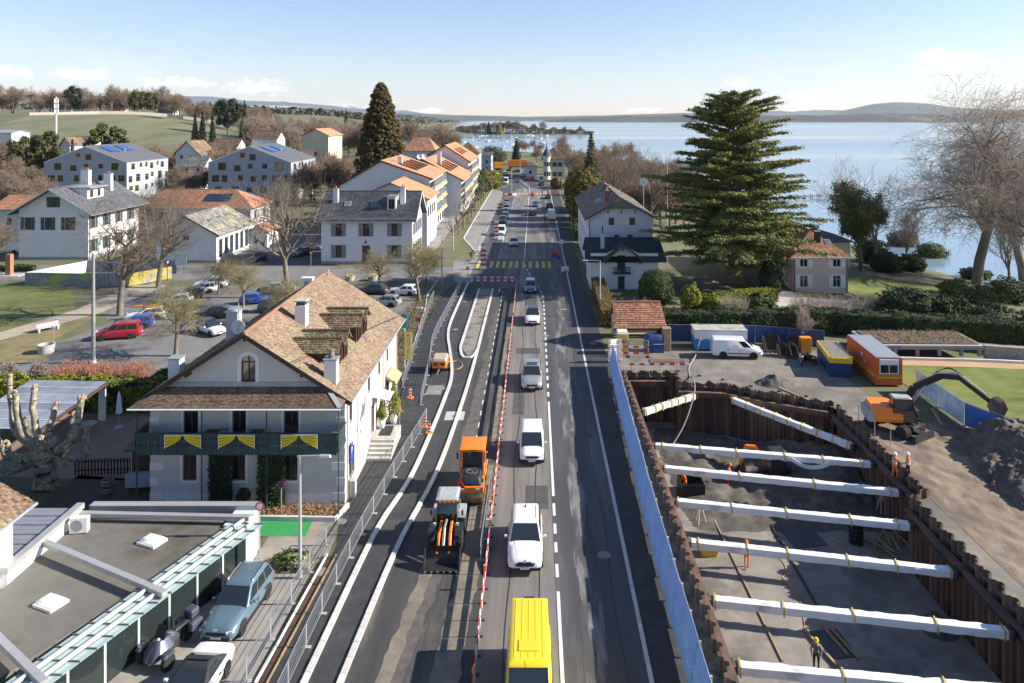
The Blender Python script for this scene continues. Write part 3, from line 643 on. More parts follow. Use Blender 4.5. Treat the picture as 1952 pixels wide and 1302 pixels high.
# blue and yellow storage tank
root=T('storage_container','navy storage container with yellow upper band and grated top','container',(28.6,71.1,0),R(-9))
bxo('body',M('navy_paint',(.015,.04,.12),.5,.2),root,0,0,0,2.05,5.6,1.35);bxo('yellow_band',m_sy,root,-.03,-.03,1.352,2.08,5.63,1.85)
for i in range(22):bxo('grating_bar',m_steel,root,.1,.15+i*.245,1.86,1.95,.15+i*.245+.1,1.9)
for x_ in(0,1.95):bxo('lug',m_sy,root,x_,0,1.853,x_+.12,.12,2.05)
# blue and white skip
root=T('water_treatment_skip','blue and white skip with wavy paint and grey cover, behind the white van','skip',(17.3,79.2,0),R(-2))
W,Dp,Hc=5.6,2.3,2.1
bxo('body',M('cornflower_blue',(.05,.23,.55),.5,.1),root,0,0,.12,W,Dp,1.25)
v_=[(W*i/40,-.01,1.2+.12*math.sin(i*.9))for i in range(41)];b=MB()
for i in range(40):b.poly([v_[i],v_[i+1],(v_[i+1][0],-.01,Hc),(v_[i][0],-.01,Hc)])
b.box(0,0,1.252,W,Dp,Hc);b.build('white_upper_part',m_wh,root)
for i in range(12):bxo('wall_rib',M('cornflower_blue'),root,.2+i*.46,-.04,.12,.28+i*.46,-.012,1.12)
bxo('cover',M('dirty_grey_cover',(.36,.35,.31),.9,.2,1.5,c2=(.22,.21,.19),k=(.5,.6)),root,-.06,-.06,Hc+.003,W+.06,Dp+.06,Hc+.1)
# yellow mobile toilet, tan cabinet, tarp-covered stack
def cabinet(name,label,cat,x,y,sx,sy,h,mat,rz=0):
 root=T(name,label,cat,(x,y,0),rz);MB().cb(0,0,h/2,sx,sy,h).build('body',mat,root,bevel=.03);return root
r_=cabinet('mobile_toilet','yellow mobile toilet cabin with pale roof in front of the tiled shelter','toilet',9.35,78.4,1.2,1.2,2.15,M('toilet_yellow',(.70,.52,.10),.5,.08))
MB().loft([[(-.62,-.62,2.155),(.62,-.62,2.155),(.62,.62,2.155),(-.62,.62,2.155)],[(-.5,-.5,2.4),(.5,-.5,2.4),(.5,.5,2.4),(-.5,.5,2.4)]]).build('roof',M('cream_plastic',(.70,.68,.55),.5,.08),r_)
dr=bxo('door',M('toilet_yellow'),r_,-.42,-.635,.15,.42,-.602,2.0);bxo('sign',M('sign_blue',(.02,.06,.35),.5,.05),dr,-.3,-.65,1.25,.3,-.637,1.5);text('sign_lettering','TOI TOI',.15,m_wh,dr,(0,-.655,1.375),(R(90),0,0),.002)
r_=cabinet('site_cabinet','tan wooden site cabinet at the right end of the tiled shelter','cabinet',14.25,79.3,.8,.9,2.35,M('tan_board',(.42,.29,.15),.8,.15,2));bxo('door',M('tan_board'),r_,-.34,-.48,.1,.34,-.453,2.25);bxo('top',m_wood,r_,-.45,-.5,2.353,.45,.5,2.42)
rings=[]
for z_,s_ in((0,1.08),(.6,1.02),(1.3,.98),(1.75,.9),(1.85,.7)):
 rings.append([(s_*sx*(1+.06*mnoise.noise(Vector((k,z_*2,3)))),s_*sy*(1+.08*mnoise.noise(Vector((k+9,z_*2,3)))),z_)for k,(sx,sy)in enumerate(((-.95,-.6),(-.3,-.64),(.4,-.6),(.95,-.6),(.98,0),(.95,.6),(0,.63),(-.95,.6),(-.97,0)))])
root=T('covered_stack','stack covered with a dark blue tarpaulin beside the yellow toilet','covered stack',(12.75,78.9,0));MB().loft(rings).build('tarpaulin_cover',m_bluet,root,smooth=True,angle=50);MB().tube((-1.0,-.62,.9),(1.0,-.62,.95),.02,n=5).build('rope',m_wh,root)
# excavator buckets, orange cabinet
m_bkt=M('rusty_bucket',(.10,.07,.055),.75,.35,2,.3,10,c2=(.2,.11,.06),k=(.5,.65))
def bucket_mesh(b,w,r=.6):
 prof=[(r*math.cos(t),r*.9+r*math.sin(t))for t in np.linspace(R(200),R(-10+20),9)]if False else[(-.55,1.15),(-.62,.75),(-.5,.3),(-.2,.05),(.35,.02),(.75,.1)]
 prof=[(x*r/.6,z*r/.6)for x,z in prof];t=.05
 ring=prof+[(x+.02,z+t)for x,z in prof[::-1]]
 b.prism(ring,'y',-w/2,w/2)
 side=prof+[(.1*r/.6,1.1*r/.6)]
 for s in(-1,1):b.prism(side,'y',s*w/2-.02,s*w/2+.02)
 return prof
def bucket(label,x,y,w,r,rz):
 root=T('excavator_bucket',label,'bucket',(x,y,0),rz,'buckets standing in the yard');b=MB();bucket_mesh(b,w,r);b.build('shell',m_bkt,root)
 for i in range(4):
  yy=-w/2+.1+(w-.2)*i/3;MB().prism([(.7*r/.6,.08),(.98*r/.6,.12),(.7*r/.6,.18)],'y',yy-.05,yy+.05).build('tooth',m_dsteel,root)
 for s in(-.15,.15):MB().prism([(-.5*r/.6,1.0*r/.6),(-.1*r/.6,1.05*r/.6),(-.2*r/.6,1.4*r/.6),(-.45*r/.6,1.4*r/.6)],'y',s-.025,s+.025).build('hanger',m_dsteel,root)
bucket('wide brown excavator bucket next to the nose of the white van',25.6,79.4,1.6,.75,R(-90));bucket('rusty toothed bucket, left of the narrow pair',26.1,77.4,.8,.62,R(-90));bucket('rusty toothed bucket, right of the narrow pair',27.1,77.2,.8,.62,R(-80));bucket('large brown bucket with a white notice beside the orange cabinet',27.9,79.0,1.3,.75,R(-110))
r_=cabinet('steel_cabinet','orange steel cabinet behind the motorcycles','cabinet',29.0,78.7,1.15,.8,1.6,M('cabinet_orange',(.68,.25,.02),.5,.08));bxo('door',M('cabinet_orange'),r_,-.5,-.425,.1,-.01,-.403,1.5);bxo('door',M('cabinet_orange'),r_,.01,-.425,.1,.5,-.403,1.5)
# mud mound at the right, small heap, planks
def mound(x,y):
 e=1-((x-39)/8.2)**2-((y-49.5)/9.5)**2-.0*x
 e2=1-((x-35.6)/3.4)**2-((y-55.6)/3.4)**2
 q=max(0,e)**.7*2.1+max(0,e2)**.8*1.0
 return-.05+q*(1+.25*fb(x,y,.5,4,2))+(.26*fb(x,y,1.3,6,8)+.34*abs(fb(x,y,2.2,5,3))-.1 if q>.05 else 0)
tag(lump('excavated_earth_mound','big mound of wet excavated earth under the digging bucket','earth mound',mound,M('excavated_clay',(.13,.10,.075),.85,.4,1.2,1.,4,c2=(.075,.062,.05),k=(.45,.6)),30,48,39,60,.17),kind='stuff')
def rut(x,y):
 e=min(1,(x-26.05)/.6)*max(0,min(1,(60-y)/2));a=x*.8+y*.62
 return .012+e*(.07+.1*fb(x,y,.5,4,6)+.06*fb(x,y,2.2,5,1)-.07*max(0,math.sin(a*2.3+.6*fb(x,y,.3,2,2)))**4)
o=lump('earth_track',None,None,rut,m_earth,26.05,46,27,60.5,.25);o['kind']='structure'
tag(lump('earth_heap','small dark earth heap behind the far pit edge','earth heap',lambda x,y:-.03+max(0,.85-math.hypot((x-22.6)*.75,y-69.3)*.6)*(1+.5*fb(x,y,1.8)),m_mud,20.4,25,67.3,71.3,.16),kind='stuff')
def plank(label,a,b,w=.25,h=.05,mat=m_wood):
 return tag(MB().bar((*P(*a)[:2],.06),(*P(*b)[:2],.08),w,h).build('plank',mat),label,'plank')
plank('long pale plank lying beside the small dark earth heap',(1478,737),(1562,772));plank('brown plank lying below the pale sheeted fence',(1777,780),(1795,812),.3)
board('steel_plate','rusty steel road plate in front of the covered stack','steel plate',tuple(P(1272,689)[:2]),3.6,1.1,.03,0,m_rust2);board('pallet','old wooden pallet beside the orange site office','pallet',tuple(P(1625,708)[:2]),1.2,1.0,.02,.3,M('grey_wood',(.12,.10,.085),.9,.2),.14)
# edge railings round the pit: thin posts
root=T('edge_railing','thin steel railing along the far edge of the pit','railing',(0,0,0))
for(x,y)in((14.2,72.6),(16.0,71.3),(18.0,70.2),(20.2,68.5),(22.4,67.2),(24.4,66)):
 MB().tube((x,y,-.0),(x,y,1.15),.025,n=6).build('post',m_steel,root);MB().cb(x,y,.06,.25,.25,.12).build('base',m_dsteel,root)
for(x,y)in((26.6,60.3),(27.0,55.7),(26.4,57)):
 root=T('edge_post',f'steel post beside the right pile wall, {("nearest the tyre", "beside the white helmets", "between two posts")[0 if y > 60 else 1 if y < 56 else 2]}','post',(x,y,0));MB().tube((0,0,0),(0,0,1.5),.03,n=6).build('tube',m_steel,root);MB().cb(0,0,.05,.3,.3,.1).build('base',m_dsteel,root)
b=T('warning_board','red and white warning board on posts behind the far pit wall','barrier',(9.4,72.8,0))
m_red=M('signal_red',(.60,.03,.025),.5,.08)
for i in range(12):MB().box(i*.5,-.02,.55,i*.5+.48,.02,.75).build('board_segment',m_red if i%2==0 else m_wh,b)
for x in(.2,3,5.8):MB().box(x,.03,0,x+.06,.09,1.0).build('post',m_steel,b)
# low concrete shelter with planted roof, stone wall beyond the sandy path
m_cast=M('cast_concrete',(.40,.39,.37),.85,.1,.8,.15,20)
root=T('planted_roof_shelter','low concrete shelter with an earth and plant roof behind the lawn','shelter',(35.6,77.3,0),R(-1))
bxo('roof_slab',m_cast,root,-.1,0,.72,11.6,5.2,1.15)
for x in(0,2.3,4.6,6.9,9.2,11.1):bxo('pillar',m_cast,root,x,.1,0,x+.3,.4,.718)
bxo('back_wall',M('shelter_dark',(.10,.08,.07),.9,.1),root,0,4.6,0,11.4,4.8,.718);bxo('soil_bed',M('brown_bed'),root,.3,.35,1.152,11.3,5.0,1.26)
bxo('enamel_sign',M('sign_blue2',(.03,.05,.42),.4,.05),root,1.9,-.012,.82,2.9,-.002,1.08);text('sign_lettering','PYTHON',.2,m_wh,root,(2.4,-.02,.95),(R(90),0,0),.003)
for i in range(60): 
 q=MB().tube((i*.19,-.35,.05),(i*.19,-.35,1.0),.012,n=4).build('railing_bar',m_dsteel,root)
MB().bar((0,-.35,1.0),(11.4,-.35,1.0),.04,.04).build('handrail',m_dsteel,root)
root=T('stone_wall','pale retaining wall running right from the concrete shelter','wall',(47.2,77,0),R(-14));bxo('masonry',M('rubble_stone',(.34,.30,.25),.9,.25,2.5,.7,8),root,0,0,-.2,38,.5,1.2)
kerb('path_edge',[(32.4,76.6),(46,75.6),(62,73),(84,66.5)],h=.25,w=.3,L=2.5)
# ================================================================== building kit
m_plw=M('white_render',(.68,.67,.66),.9,.05,.5,.12,30,c2=(.60,.58,.56),k=(.55,.8))
m_plc=M('cream_render',(.56,.53,.47),.9,.06,.5,.12,30)
m_plg=M('grey_render',(.33,.355,.40),.9,.05,.5)
m_trim=M('pale_stone_trim',(.72,.71,.69),.85,.07,2)
m_brown=M('brown_window_frame',(.10,.045,.025),.6,.2)
m_gl=m_glass
m_slate=M('dark_slate',(.075,.08,.092),.7,.2,1,.15,10,tone=.35,c2=(.11,.115,.12),k=(.5,.7))
m_tile=M('clay_tiles',(.42,.20,.115),.9,.18,.6,.2,10,tone=.35,c2=(.30,.16,.10),k=(.5,.7))
m_otile=M('orange_tiles',(.42,.20,.105),.9,.12,.3,tone=.25,c2=(.34,.18,.11),k=(.5,.7))
m_oldt=M('weathered_mossy_tiles',(.215,.15,.102),.95,.22,.9,.2,10,tone=.27,c2=(.22,.185,.105),k=(.5,.68),s2=.3)
m_moss=M('mossy_tiles',(.235,.155,.095),.95,.25,1,.2,10,tone=.4,c2=(.29,.27,.12),k=(.46,.62),s2=.8)
m_dkt=M('dark_brown_tiles',(.155,.10,.068),.9,.2,.8,.2,10,tone=.45,c2=(.23,.17,.10),k=(.5,.66))
m_zinc=M('zinc_flashing',(.36,.38,.40),.5,.12,1.5,m=.4)
m_tim=M('dark_timber',(.06,.035,.024),.8,.25,2)
m_pot=M('terracotta',(.45,.17,.08),.85,.15,3)
def Wd(root):
 b=MB();b.x=(Matrix.Translation(root.location)@Matrix.Rotation(root.rotation_euler[2],4,'Z')).inverted();return b
def slab(name,pts,th,mat,par,label=None):
 """sloping plate: top corners in order, thickness downwards along its normal"""
 q=[Vector(p)for p in pts];n=(q[1]-q[0]).cross(q[-1]-q[0]).normalized()
 if n.z<0:n=-n
 lo=[p-n*th for p in q];k=len(q);b=MB()
 b._add(q+lo,[tuple(range(k)),tuple(range(k,2*k))[::-1]]+[(i,k+i,k+(i+1)%k,(i+1)%k)for i in range(k)])
 return b.build(name,mat,par)
def tiles(par,a,b,c,d,tw,th,mat,lift=.035,jit=.25,name='roof_tiles',holes=()):
 """rows of overlapping tiles on the slope a,b (eave) - c,d (ridge, c above b); real geometry joined as one part"""
 a,b,c,d=[np.array(p,float)for p in(a,b,c,d)];L=max(np.linalg.norm(b-a),np.linalg.norm(c-d));Hh=(np.linalg.norm(d-a)+np.linalg.norm(c-b))/2
 nu,nv=max(1,int(L/tw)),max(1,int(Hh/th));n=np.cross(b-a,d-a)if np.linalg.norm(b-a)>.1 else np.cross(c-b,d-a);n/=np.linalg.norm(n);n=n if n[2]>0 else-n
 i,j=np.meshgrid(np.arange(nu+1),np.arange(nv));i,j=i.ravel(),j.ravel();off=np.where(j%2,-.5,0.)
 u0=np.clip((i+off)/nu,0,1);u1=np.clip((i+off+.96)/nu,0,1);v0=j/nv;v1=np.minimum(1,(j+1.08)/nv);ok=u1-u0>.002
 u0,u1,v0,v1=u0[ok],u1[ok],v0[ok],v1[ok]
 def pt(u,v):return((a+(b-a)*u[:,None])*(1-v[:,None])+(d+(c-d)*u[:,None])*v[:,None])
 jz=lift*(1+jit*nr.normal(size=len(u0)))[:,None]
 p0,p1,p2,p3=pt(u0,v0)+n*jz,pt(u1,v0)+n*jz*(1+.2*nr.normal(size=len(u0)))[:,None],pt(u1,v1)+n*.006,pt(u0,v1)+n*.006
 q0,q1=pt(u0,v0)+n*.002,pt(u1,v0)+n*.002
 keep=np.ones(len(u0),bool)
 for(cx_,cy_,rx_,ry_)in holes:
  m_=(p0+p2)/2;keep&=~((abs(m_[:,0]-cx_)<rx_)&(abs(m_[:,1]-cy_)<ry_))
 P6=np.stack([p0,p1,p2,p3,q0,q1],1)[keep];N_=len(P6);k=np.arange(N_)[:,None]*6
 # winding checked against the slope normal
 t_=np.cross(P6[:1,1]-P6[:1,0],P6[:1,3]-P6[:1,0])[0]@n if N_ else 1
 f1=k+np.array([0,1,2,3]);f2=k+np.array([4,5,1,0])
 if t_<0:f1,f2=f1[:,::-1],f2[:,::-1]
 tone=nr.random(N_)
 o=mesh_obj(name,P6.reshape(-1,3),np.concatenate([f1,f2]),mat,par,tone=np.concatenate([tone,tone*.8]));o['kind']='stuff';return o
def wall_face(b,o,u,W,Hh,holes=(),dep=.16):
 """upright wall rectangle from o along unit u, openings cut out with reveals; outside is u x z ... -> right-hand side of u"""
 o,u=Vector(o),Vector(u);n=Vector((u.y,-u.x,0));z=Vector((0,0,1))
 xs_=sorted({0.,W}|{h for q in holes for h in(q[0],q[0]+q[2])});zs=sorted({0.,Hh}|{h for q in holes for h in(q[1],q[1]+q[3])})
 def pt(x,y,d=0):return o+u*x+z*y-n*d
 for i in range(len(xs_)-1):
  for j in range(len(zs)-1):
   cx_,cz_=(xs_[i]+xs_[i+1])/2,(zs[j]+zs[j+1])/2
   if any(q[0]<cx_<q[0]+q[2]and q[1]<cz_<q[1]+q[3]for q in holes):continue
   b.poly([pt(xs_[i],zs[j]),pt(xs_[i+1],zs[j]),pt(xs_[i+1],zs[j+1]),pt(xs_[i],zs[j+1])])
 for q in holes:
  x0,z0,w,h=q[:4];x1,z1=x0+w,z0+h
  for(p,r)in(((x0,z0),(x1,z0)),((x1,z0),(x1,z1)),((x1,z1),(x0,z1)),((x0,z1),(x0,z0))):b.poly([pt(*p),pt(*p,dep),pt(*r,dep),pt(*r)])
def opening(par,o,u,q,fm,kind='window',dep=.16,sh=None,trim=None,sill=True,nm=1,pane=None,door=None):
 """window or door set back in its opening; q = (x, z, w, h)"""
 o,u=Vector(o),Vector(u);n=Vector((u.y,-u.x,0));z=Vector((0,0,1));x0,z0,w,h=q[:4]
 def quadbox(b,xa,za,xb,zb,d0,d1):
  A=[o+u*x+z*y-n*d for d in(d0,d1)for x,y in((xa,za),(xb,za),(xb,zb),(xa,zb))]
  b._add(A,[(0,1,2,3),(7,6,5,4),(0,4,5,1),(1,5,6,2),(2,6,7,3),(3,7,4,0)])
 t=min(.07,w*.1);b=MB();d0,d1=dep-.06,dep
 if door:
  quadbox(b,x0,z0,x0+w,z0+h,dep-.05,dep);f=b.build('door',door,par)
  k=MB();quadbox(k,x0+w*.82,z0+h*.45,x0+w*.88,z0+h*.5,dep-.1,dep-.05);k.build('handle',m_steel,f)
  if w>1:k=MB();quadbox(k,x0+w*.49,z0+.1,x0+w*.51,z0+h-.1,dep-.06,dep-.05);k.build('door_joint',m_tim,f)
 else:
  quadbox(b,x0,z0,x0+w,z0+t,d0,d1);quadbox(b,x0,z0+h-t,x0+w,z0+h,d0,d1);quadbox(b,x0,z0+t,x0+t,z0+h-t,d0,d1);quadbox(b,x0+w-t,z0+t,x0+w,z0+h-t,d0,d1)
  for i in range(nm):xm=x0+w*(i+1)/(nm+1);quadbox(b,xm-t*.5,z0+t,xm+t*.5,z0+h-t,d0,d1)
  if h>1.2:quadbox(b,x0+t,z0+h*.66,x0+w-t,z0+h*.66+t*.6,d0+.005,d1)
  f=b.build('window',fm,par)
  g=MB();quadbox(g,x0,z0,x0+w,z0+h,dep-.02,dep+.02);g.build('pane',pane or m_gl,f)
 if trim:
  b=MB();tw=.16;quadbox(b,x0-tw,z0-tw,x0,z0+h+tw,-.025,.02);quadbox(b,x0+w,z0-tw,x0+w+tw,z0+h+tw,-.025,.02);quadbox(b,x0,z0+h,x0+w,z0+h+tw,-.025,.02);quadbox(b,x0,z0-tw,x0+w,z0,-.03,.02);b.build('surround',trim,f)
 elif sill and not door:
  b=MB();quadbox(b,x0-.06,z0-.08,x0+w+.06,z0,-.07,.05);b.build('sill',m_trim,f)
 if sh:
  for xa in(x0-w*.55-.05,x0+w+.05):
   b=MB();quadbox(b,xa,z0-.02,xa+w*.55,z0+h+.02,-.065,-.02)
   for i in range(5):zz_=z0+h*(.08+.18*i);quadbox(b,xa+.05,zz_,xa+w*.55-.05,zz_+.04,-.08,-.065)
   b.build('shutter',sh,f)
 return f
def house(name,label,x0,y0,W,D,eave,rh,axis,wall,roof,S=(),E=(),Wt=(),z0=0.,ov=.5,rz=0.,fm=None,sh=None,trim=None,tl=(.3,.32),hip=0.,cat='house',group=None,th=.14,nm=1,barge=None,doors=(),pane=None,base=None,tilesok=True):
 """rectangular house: axis 'x' or 'y' is the ridge direction; S/E/W lists of openings (u, z, w, h[, 'door'])"""
 root=T(name,label,cat,(x0,y0,z0),rz,group);b=MB();fm=fm or m_brown
 fc={'S':((0,0,0),(1,0,0),W,S),'E':((W,0,0),(0,1,0),D,E),'W':((0,D,0),(0,-1,0),D,Wt),'N':((W,D,0),(-1,0,0),W,())}
 for k,(o,u,L,hs)in fc.items():wall_face(b,o,u,L,eave,[h[:4]for h in hs])
 if axis=='y':
  if hip<=0:
   for y in(0,D):b.poly([(0,y,eave),(W,y,eave),(W/2,y,eave+rh)]if y==0 else[(W,y,eave),(0,y,eave),(W/2,y,eave+rh)])
 elif hip<=0:
  for x in(0,W):b.poly([(x,D,eave),(x,0,eave),(x,D/2,eave+rh)]if x==0 else[(x,0,eave),(x,D,eave),(x,D/2,eave+rh)])
 b.build('wall',wall,root)
 if base: 
  for k,(o,u,L,hs)in list(fc.items())[:2]:
   bb=MB();n=Vector((u[1],-u[0],0));A=Vector(o)+n*.04;bb._add([A,A+Vector(u)*L,A+Vector(u)*L+Vector((0,0,.5)),A+Vector((0,0,.5))]+[Vector(o)+n*.001,Vector(o)+n*.001+Vector(u)*L,Vector(o)+n*.001+Vector(u)*L+Vector((0,0,.5)),Vector(o)+n*.001+Vector((0,0,.5))],[(0,1,2,3),(3,2,6,7),(0,4,5,1)]);bb.build('plinth',base,root)
 for k,(o,u,L,hs)in fc.items():
  for h in hs:opening(root,o,u,h,fm,sh=sh if len(h)<5 else None,trim=trim,nm=nm,pane=pane,door=h[5]if len(h)>5 else None)
 s=rh/(W/2 if axis=='y' else D/2);dz=s*ov;lift=.1
 if axis=='y':
  e0,e1=-ov,D+ov;r0,r1=(hip,D-hip)if hip>0 else(e0,e1)
  A,B,C_,D_=(-ov,e0,eave-dz+lift),(-ov,e1,eave-dz+lift),(W/2,r1,eave+rh+lift),(W/2,r0,eave+rh+lift)
  A2,B2=(W+ov,e0,eave-dz+lift),(W+ov,e1,eave-dz+lift);sl=[(B,A,D_,C_),(A2,B2,C_,D_)]
  hips=[(A,A2,D_),(B2,B,C_)]if hip>0 else[]
 else:
  e0,e1=-ov,W+ov;r0,r1=(hip,W-hip)if hip>0 else(e0,e1)
  A,B,C_,D_=(e0,-ov,eave-dz+lift),(e1,-ov,eave-dz+lift),(r1,D/2,eave+rh+lift),(r0,D/2,eave+rh+lift)
  A2,B2=(e0,D+ov,eave-dz+lift),(e1,D+ov,eave-dz+lift);sl=[(A,B,C_,D_),(B2,A2,D_,C_)]
  hips=[(B,B2,C_),(A2,A,D_)]if hip>0 else[]
 for q in sl:
  r_=slab('roof',q,th,roof,root)
  if tilesok:tiles(r_,*q,tl[0],tl[1],roof)
 for q in hips:
  r_=slab('roof',q,th,roof,root)
  if tilesok:tiles(r_,q[0],q[1],q[2],q[2],tl[0],tl[1],roof)
 ridge_b=MB();ridge_b.tube(Vector(C_)+Vector((0,0,.02)),Vector(D_)+Vector((0,0,.02)),.12,n=8);ridge_b.build('ridge_cap',roof,root)
 if barge and hip<=0:
  for q in sl:
   for a_,d_ in((q[0],q[3]),(q[1],q[2])):MB().bar(Vector(a_)-Vector((0,0,.12)),Vector(d_)-Vector((0,0,.12)),.06,.24).build('bargeboard',barge,root)
 for q in sl:
  MB().tube(Vector(q[0])+Vector((0,0,-.1)),Vector(q[1])+Vector((0,0,-.1)),.07,n=8).build('gutter',m_zinc,root)
 return root
def chimney(par,x,y,z0,z1,sx=.6,sy=.6,mat=m_plw,pots=1,cap=True):
 c=MB().box(x-sx/2,y-sy/2,z0,x+sx/2,y+sy/2,z1).build('chimney',mat,par)
 if cap:MB().box(x-sx/2-.06,y-sy/2-.06,z1+.002,x+sx/2+.06,y+sy/2+.06,z1+.1).build('chimney_cap',m_zinc,c)
 for i in range(pots):MB().lathe([(.12,z1+.1),(.13,z1+.3),(.1,z1+.5)],(x+(i-(pots-1)/2)*.35,y,0),10).build('chimney_pot',m_pot,c,smooth=True)
 return c
def skylight(par,c,w,h,slope_dir,ang):
 o=MB().cb(0,0,.05,w,h,.12).build('skylight',m_zinc,par);o.location=c;o.rotation_euler=(ang,0,0)if slope_dir=='x' else(0,ang,0)
 g=MB().cb(0,0,.115,w*.8,h*.8,.02).build('pane',M('sky_glass',(.10,.13,.16),.08,.1),o);return o
def solar(par,c,nu,nv,w,h,rot):
 for i in range(nu):
  for j in range(nv):
   o=MB().cb(0,0,.08,w-.04,h-.04,.06).build('solar_panel',M('solar_blue',(.02,.09,.32),.12,.15,3,sp=.8),par);o.rotation_euler=rot
   o.location=Vector(c)+Matrix.Rotation(rot[2],3,'Z')@Matrix.Rotation(rot[1],3,'Y')@Matrix.Rotation(rot[0],3,'X')@Vector(((i-(nu-1)/2)*w,(j-(nv-1)/2)*h,0))
# ================================================================== the hotel
hx0,hy0,HW,HD,HE,HR=-24.9,47.6,12.6,18.2,7.15,4.0
lt=(.16,1.9)
S_=[(2.1,1.55,.9,2.3),(5.25,1.55,.9,2.3),(8.65,1.55,.9,2.3),(2.15,4.35,.95,2.4),(5.3,4.6,.9,2.15),(8.65,4.35,.95,2.4)]
E_=[(1.1,.95,1.5,1.9),(1.2,4.7,.75,1.55),(6.6,4.7,.75,1.55),(10.2,4.7,.75,1.55),(13.4,4.7,.75,1.55),(7.7,1.0,1.1,2.3,'d',m_brown),(13.3,1.2,1.3,1.9)]
hot=T('hotel','white hotel with weathered mossy tile roof and dark green balcony','hotel',(hx0,hy0,0))
b=MB()
for o,u,L,hs in(((0,0,0),(1,0,0),HW,S_),((HW,0,0),(0,1,0),HD,E_),((0,HD,0),(0,-1,0),HD,()),((HW,HD,0),(-1,0,0),HW,())):wall_face(b,o,u,L,HE,[h[:4]for h in hs])
# gable with an arched opening
ax0,ax1,az0,az1=6.35-.45,6.35+.45,7.95,9.2
arc=[(6.35+.45*math.cos(t),az1+.45*math.sin(t))for t in np.linspace(0,math.pi,9)]
b.poly([(0,0,HE),(ax0,0,HE),(ax0,0,az1),(ax0,0,HE+HR*ax0/(HW/2))]);b.poly([(ax1,0,HE),(HW,0,HE),(ax1,0,HE+HR*(HW-ax1)/(HW/2)),(ax1,0,az1)]);b.poly([(ax0,0,HE),(ax1,0,HE),(ax1,0,az0),(ax0,0,az0)])
b.poly([(ax1,0,az1),(ax1,0,HE+HR*(HW-ax1)/(HW/2)),(HW/2,0,HE+HR),(ax0,0,HE+HR*ax0/(HW/2)),(ax0,0,az1)]+[(x,0,z)for x,z in arc[1:-1][::-1]])
b.poly([(HW,HD,HE),(0,HD,HE),(HW/2,HD,HE+HR)])
for p,q in zip(arc[:-1],arc[1:]):b.poly([(p[0],0,p[1]),(q[0],0,q[1]),(q[0],.16,q[1]),(p[0],.16,p[1])])
for x in(ax0,ax1):b.poly([(x,0,az0),(x,.16,az0),(x,.16,az1),(x,0,az1)])
b.build('wall',M('hotel_render',(.56,.545,.515),.92,.06,.8,.3,40,c2=(.50,.485,.46),k=(.5,.8)),hot)
w=MB().prism([(ax0,az0),(ax1,az0)]+arc,'y',.12,.16).build('arched_window',m_gl,hot)
bb=MB();bb.box(ax0,.06,az0,ax0+.06,.12,az1);bb.box(ax1-.06,.06,az0,ax1,.12,az1);bb.box(6.32,.06,az0,6.38,.12,az1+.4);bb.box(ax0,.065,az1-.03,ax1,.115,az1+.03);bb.box(ax0,.06,az0,ax1,.12,az0+.06);bb.build('window_bars',m_brown,w)
rr=[(6.35+r_*math.cos(t),az1+r_*math.sin(t))for r_ in(.47,.72)for t in(np.linspace(0,math.pi,11)if r_<.6 else np.linspace(math.pi,0,11))]
MB().prism([(ax1+.02,az0-.15)]+rr[:11]+[(ax0-.02,az0-.15),(ax0-.27,az0-.15)]+rr[11:]+[(ax1+.27,az0-.15)],'y',-.03,.02).build('window_surround',m_trim,w)
for h in S_:opening(hot,(0,0,0),(1,0,0),h,m_brown,trim=m_trim,nm=1)
for h in E_:opening(hot,(HW,0,0),(0,1,0),h,m_brown,nm=1,door=h[5]if len(h)>5 else None,trim=None)
for i in range(7):   # quoins at both front corners
 for x in(0,HW): 
  L=.55 if i%2 else .85;MB().box(x-(.03 if x==0 else L),-.03,.25+i*.98,x+(L if x==0 else .03),.02,.25+i*.98+.5).build('quoin',m_trim,hot)
MB().box(.9,-.035,0,HW-.9,.02,.72).build('plinth',m_trim,hot)
ov=.55;sl_=HR/(HW/2);ez=HE-ov*sl_+.1;rz_=HE+HR+.1
sE=((HW+ov,-.7,ez),(HW+ov,HD+.6,ez),(HW/2,HD+.6,rz_),(HW/2,-.7,rz_));sW=((-ov,HD+.6,ez),(-ov,-.7,ez),(HW/2,-.7,rz_),(HW/2,HD+.6,rz_))
rE=slab('roof',sE,.16,m_oldt,hot);tiles(rE,*sE,.17,.155,m_oldt,lift=.03,jit=.5);rW=slab('roof',sW,.16,m_dkt,hot);tiles(rW,*sW,.3,.3,m_dkt)
MB().tube((HW/2,-.72,rz_+.01),(HW/2,HD+.62,rz_+.01),.13,n=8).build('ridge_cap',m_tile,hot)
for y_ in(-.72,HD+.62):
 for a_,d_ in((sE[0],sE[3]),(sW[1],sW[2])):MB().bar((a_[0],y_,a_[2]-.12),(d_[0],y_,d_[2]-.12),.07,.26).build('bargeboard',m_tim,hot)
for x_ in(2.6,6.35,10.0):MB().bar((x_,-.7,HE+HR-abs(x_-6.3)*sl_-.25),(x_,.1,HE+HR-abs(x_-6.3)*sl_-.25),.16,.2).build('purlin_end',m_tim,hot)
MB().tube((HW+ov+.05,-.7,ez-.06),(HW+ov+.05,HD+.6,ez-.06),.085,n=8).build('gutter',m_zinc,hot)
for y_ in(.35,11.6,17.4):MB().path([(HW+ov,y_,ez-.1),(HW+.1,y_,ez-.6),(HW+.1,y_,.2)],.05).build('downpipe',M('tan_pipe',(.36,.27,.19),.6,.1),hot)
for k_ in(0,.12):MB().path([(HW/2+3.0+k_*1.2,-.6,rz_-3.0*sl_+.05-k_*sl_),(HW+.1+k_*.3,HD+.3,rz_-6.4*sl_+.08)],.02,4).build('roof_cable',m_dsteel,hot)
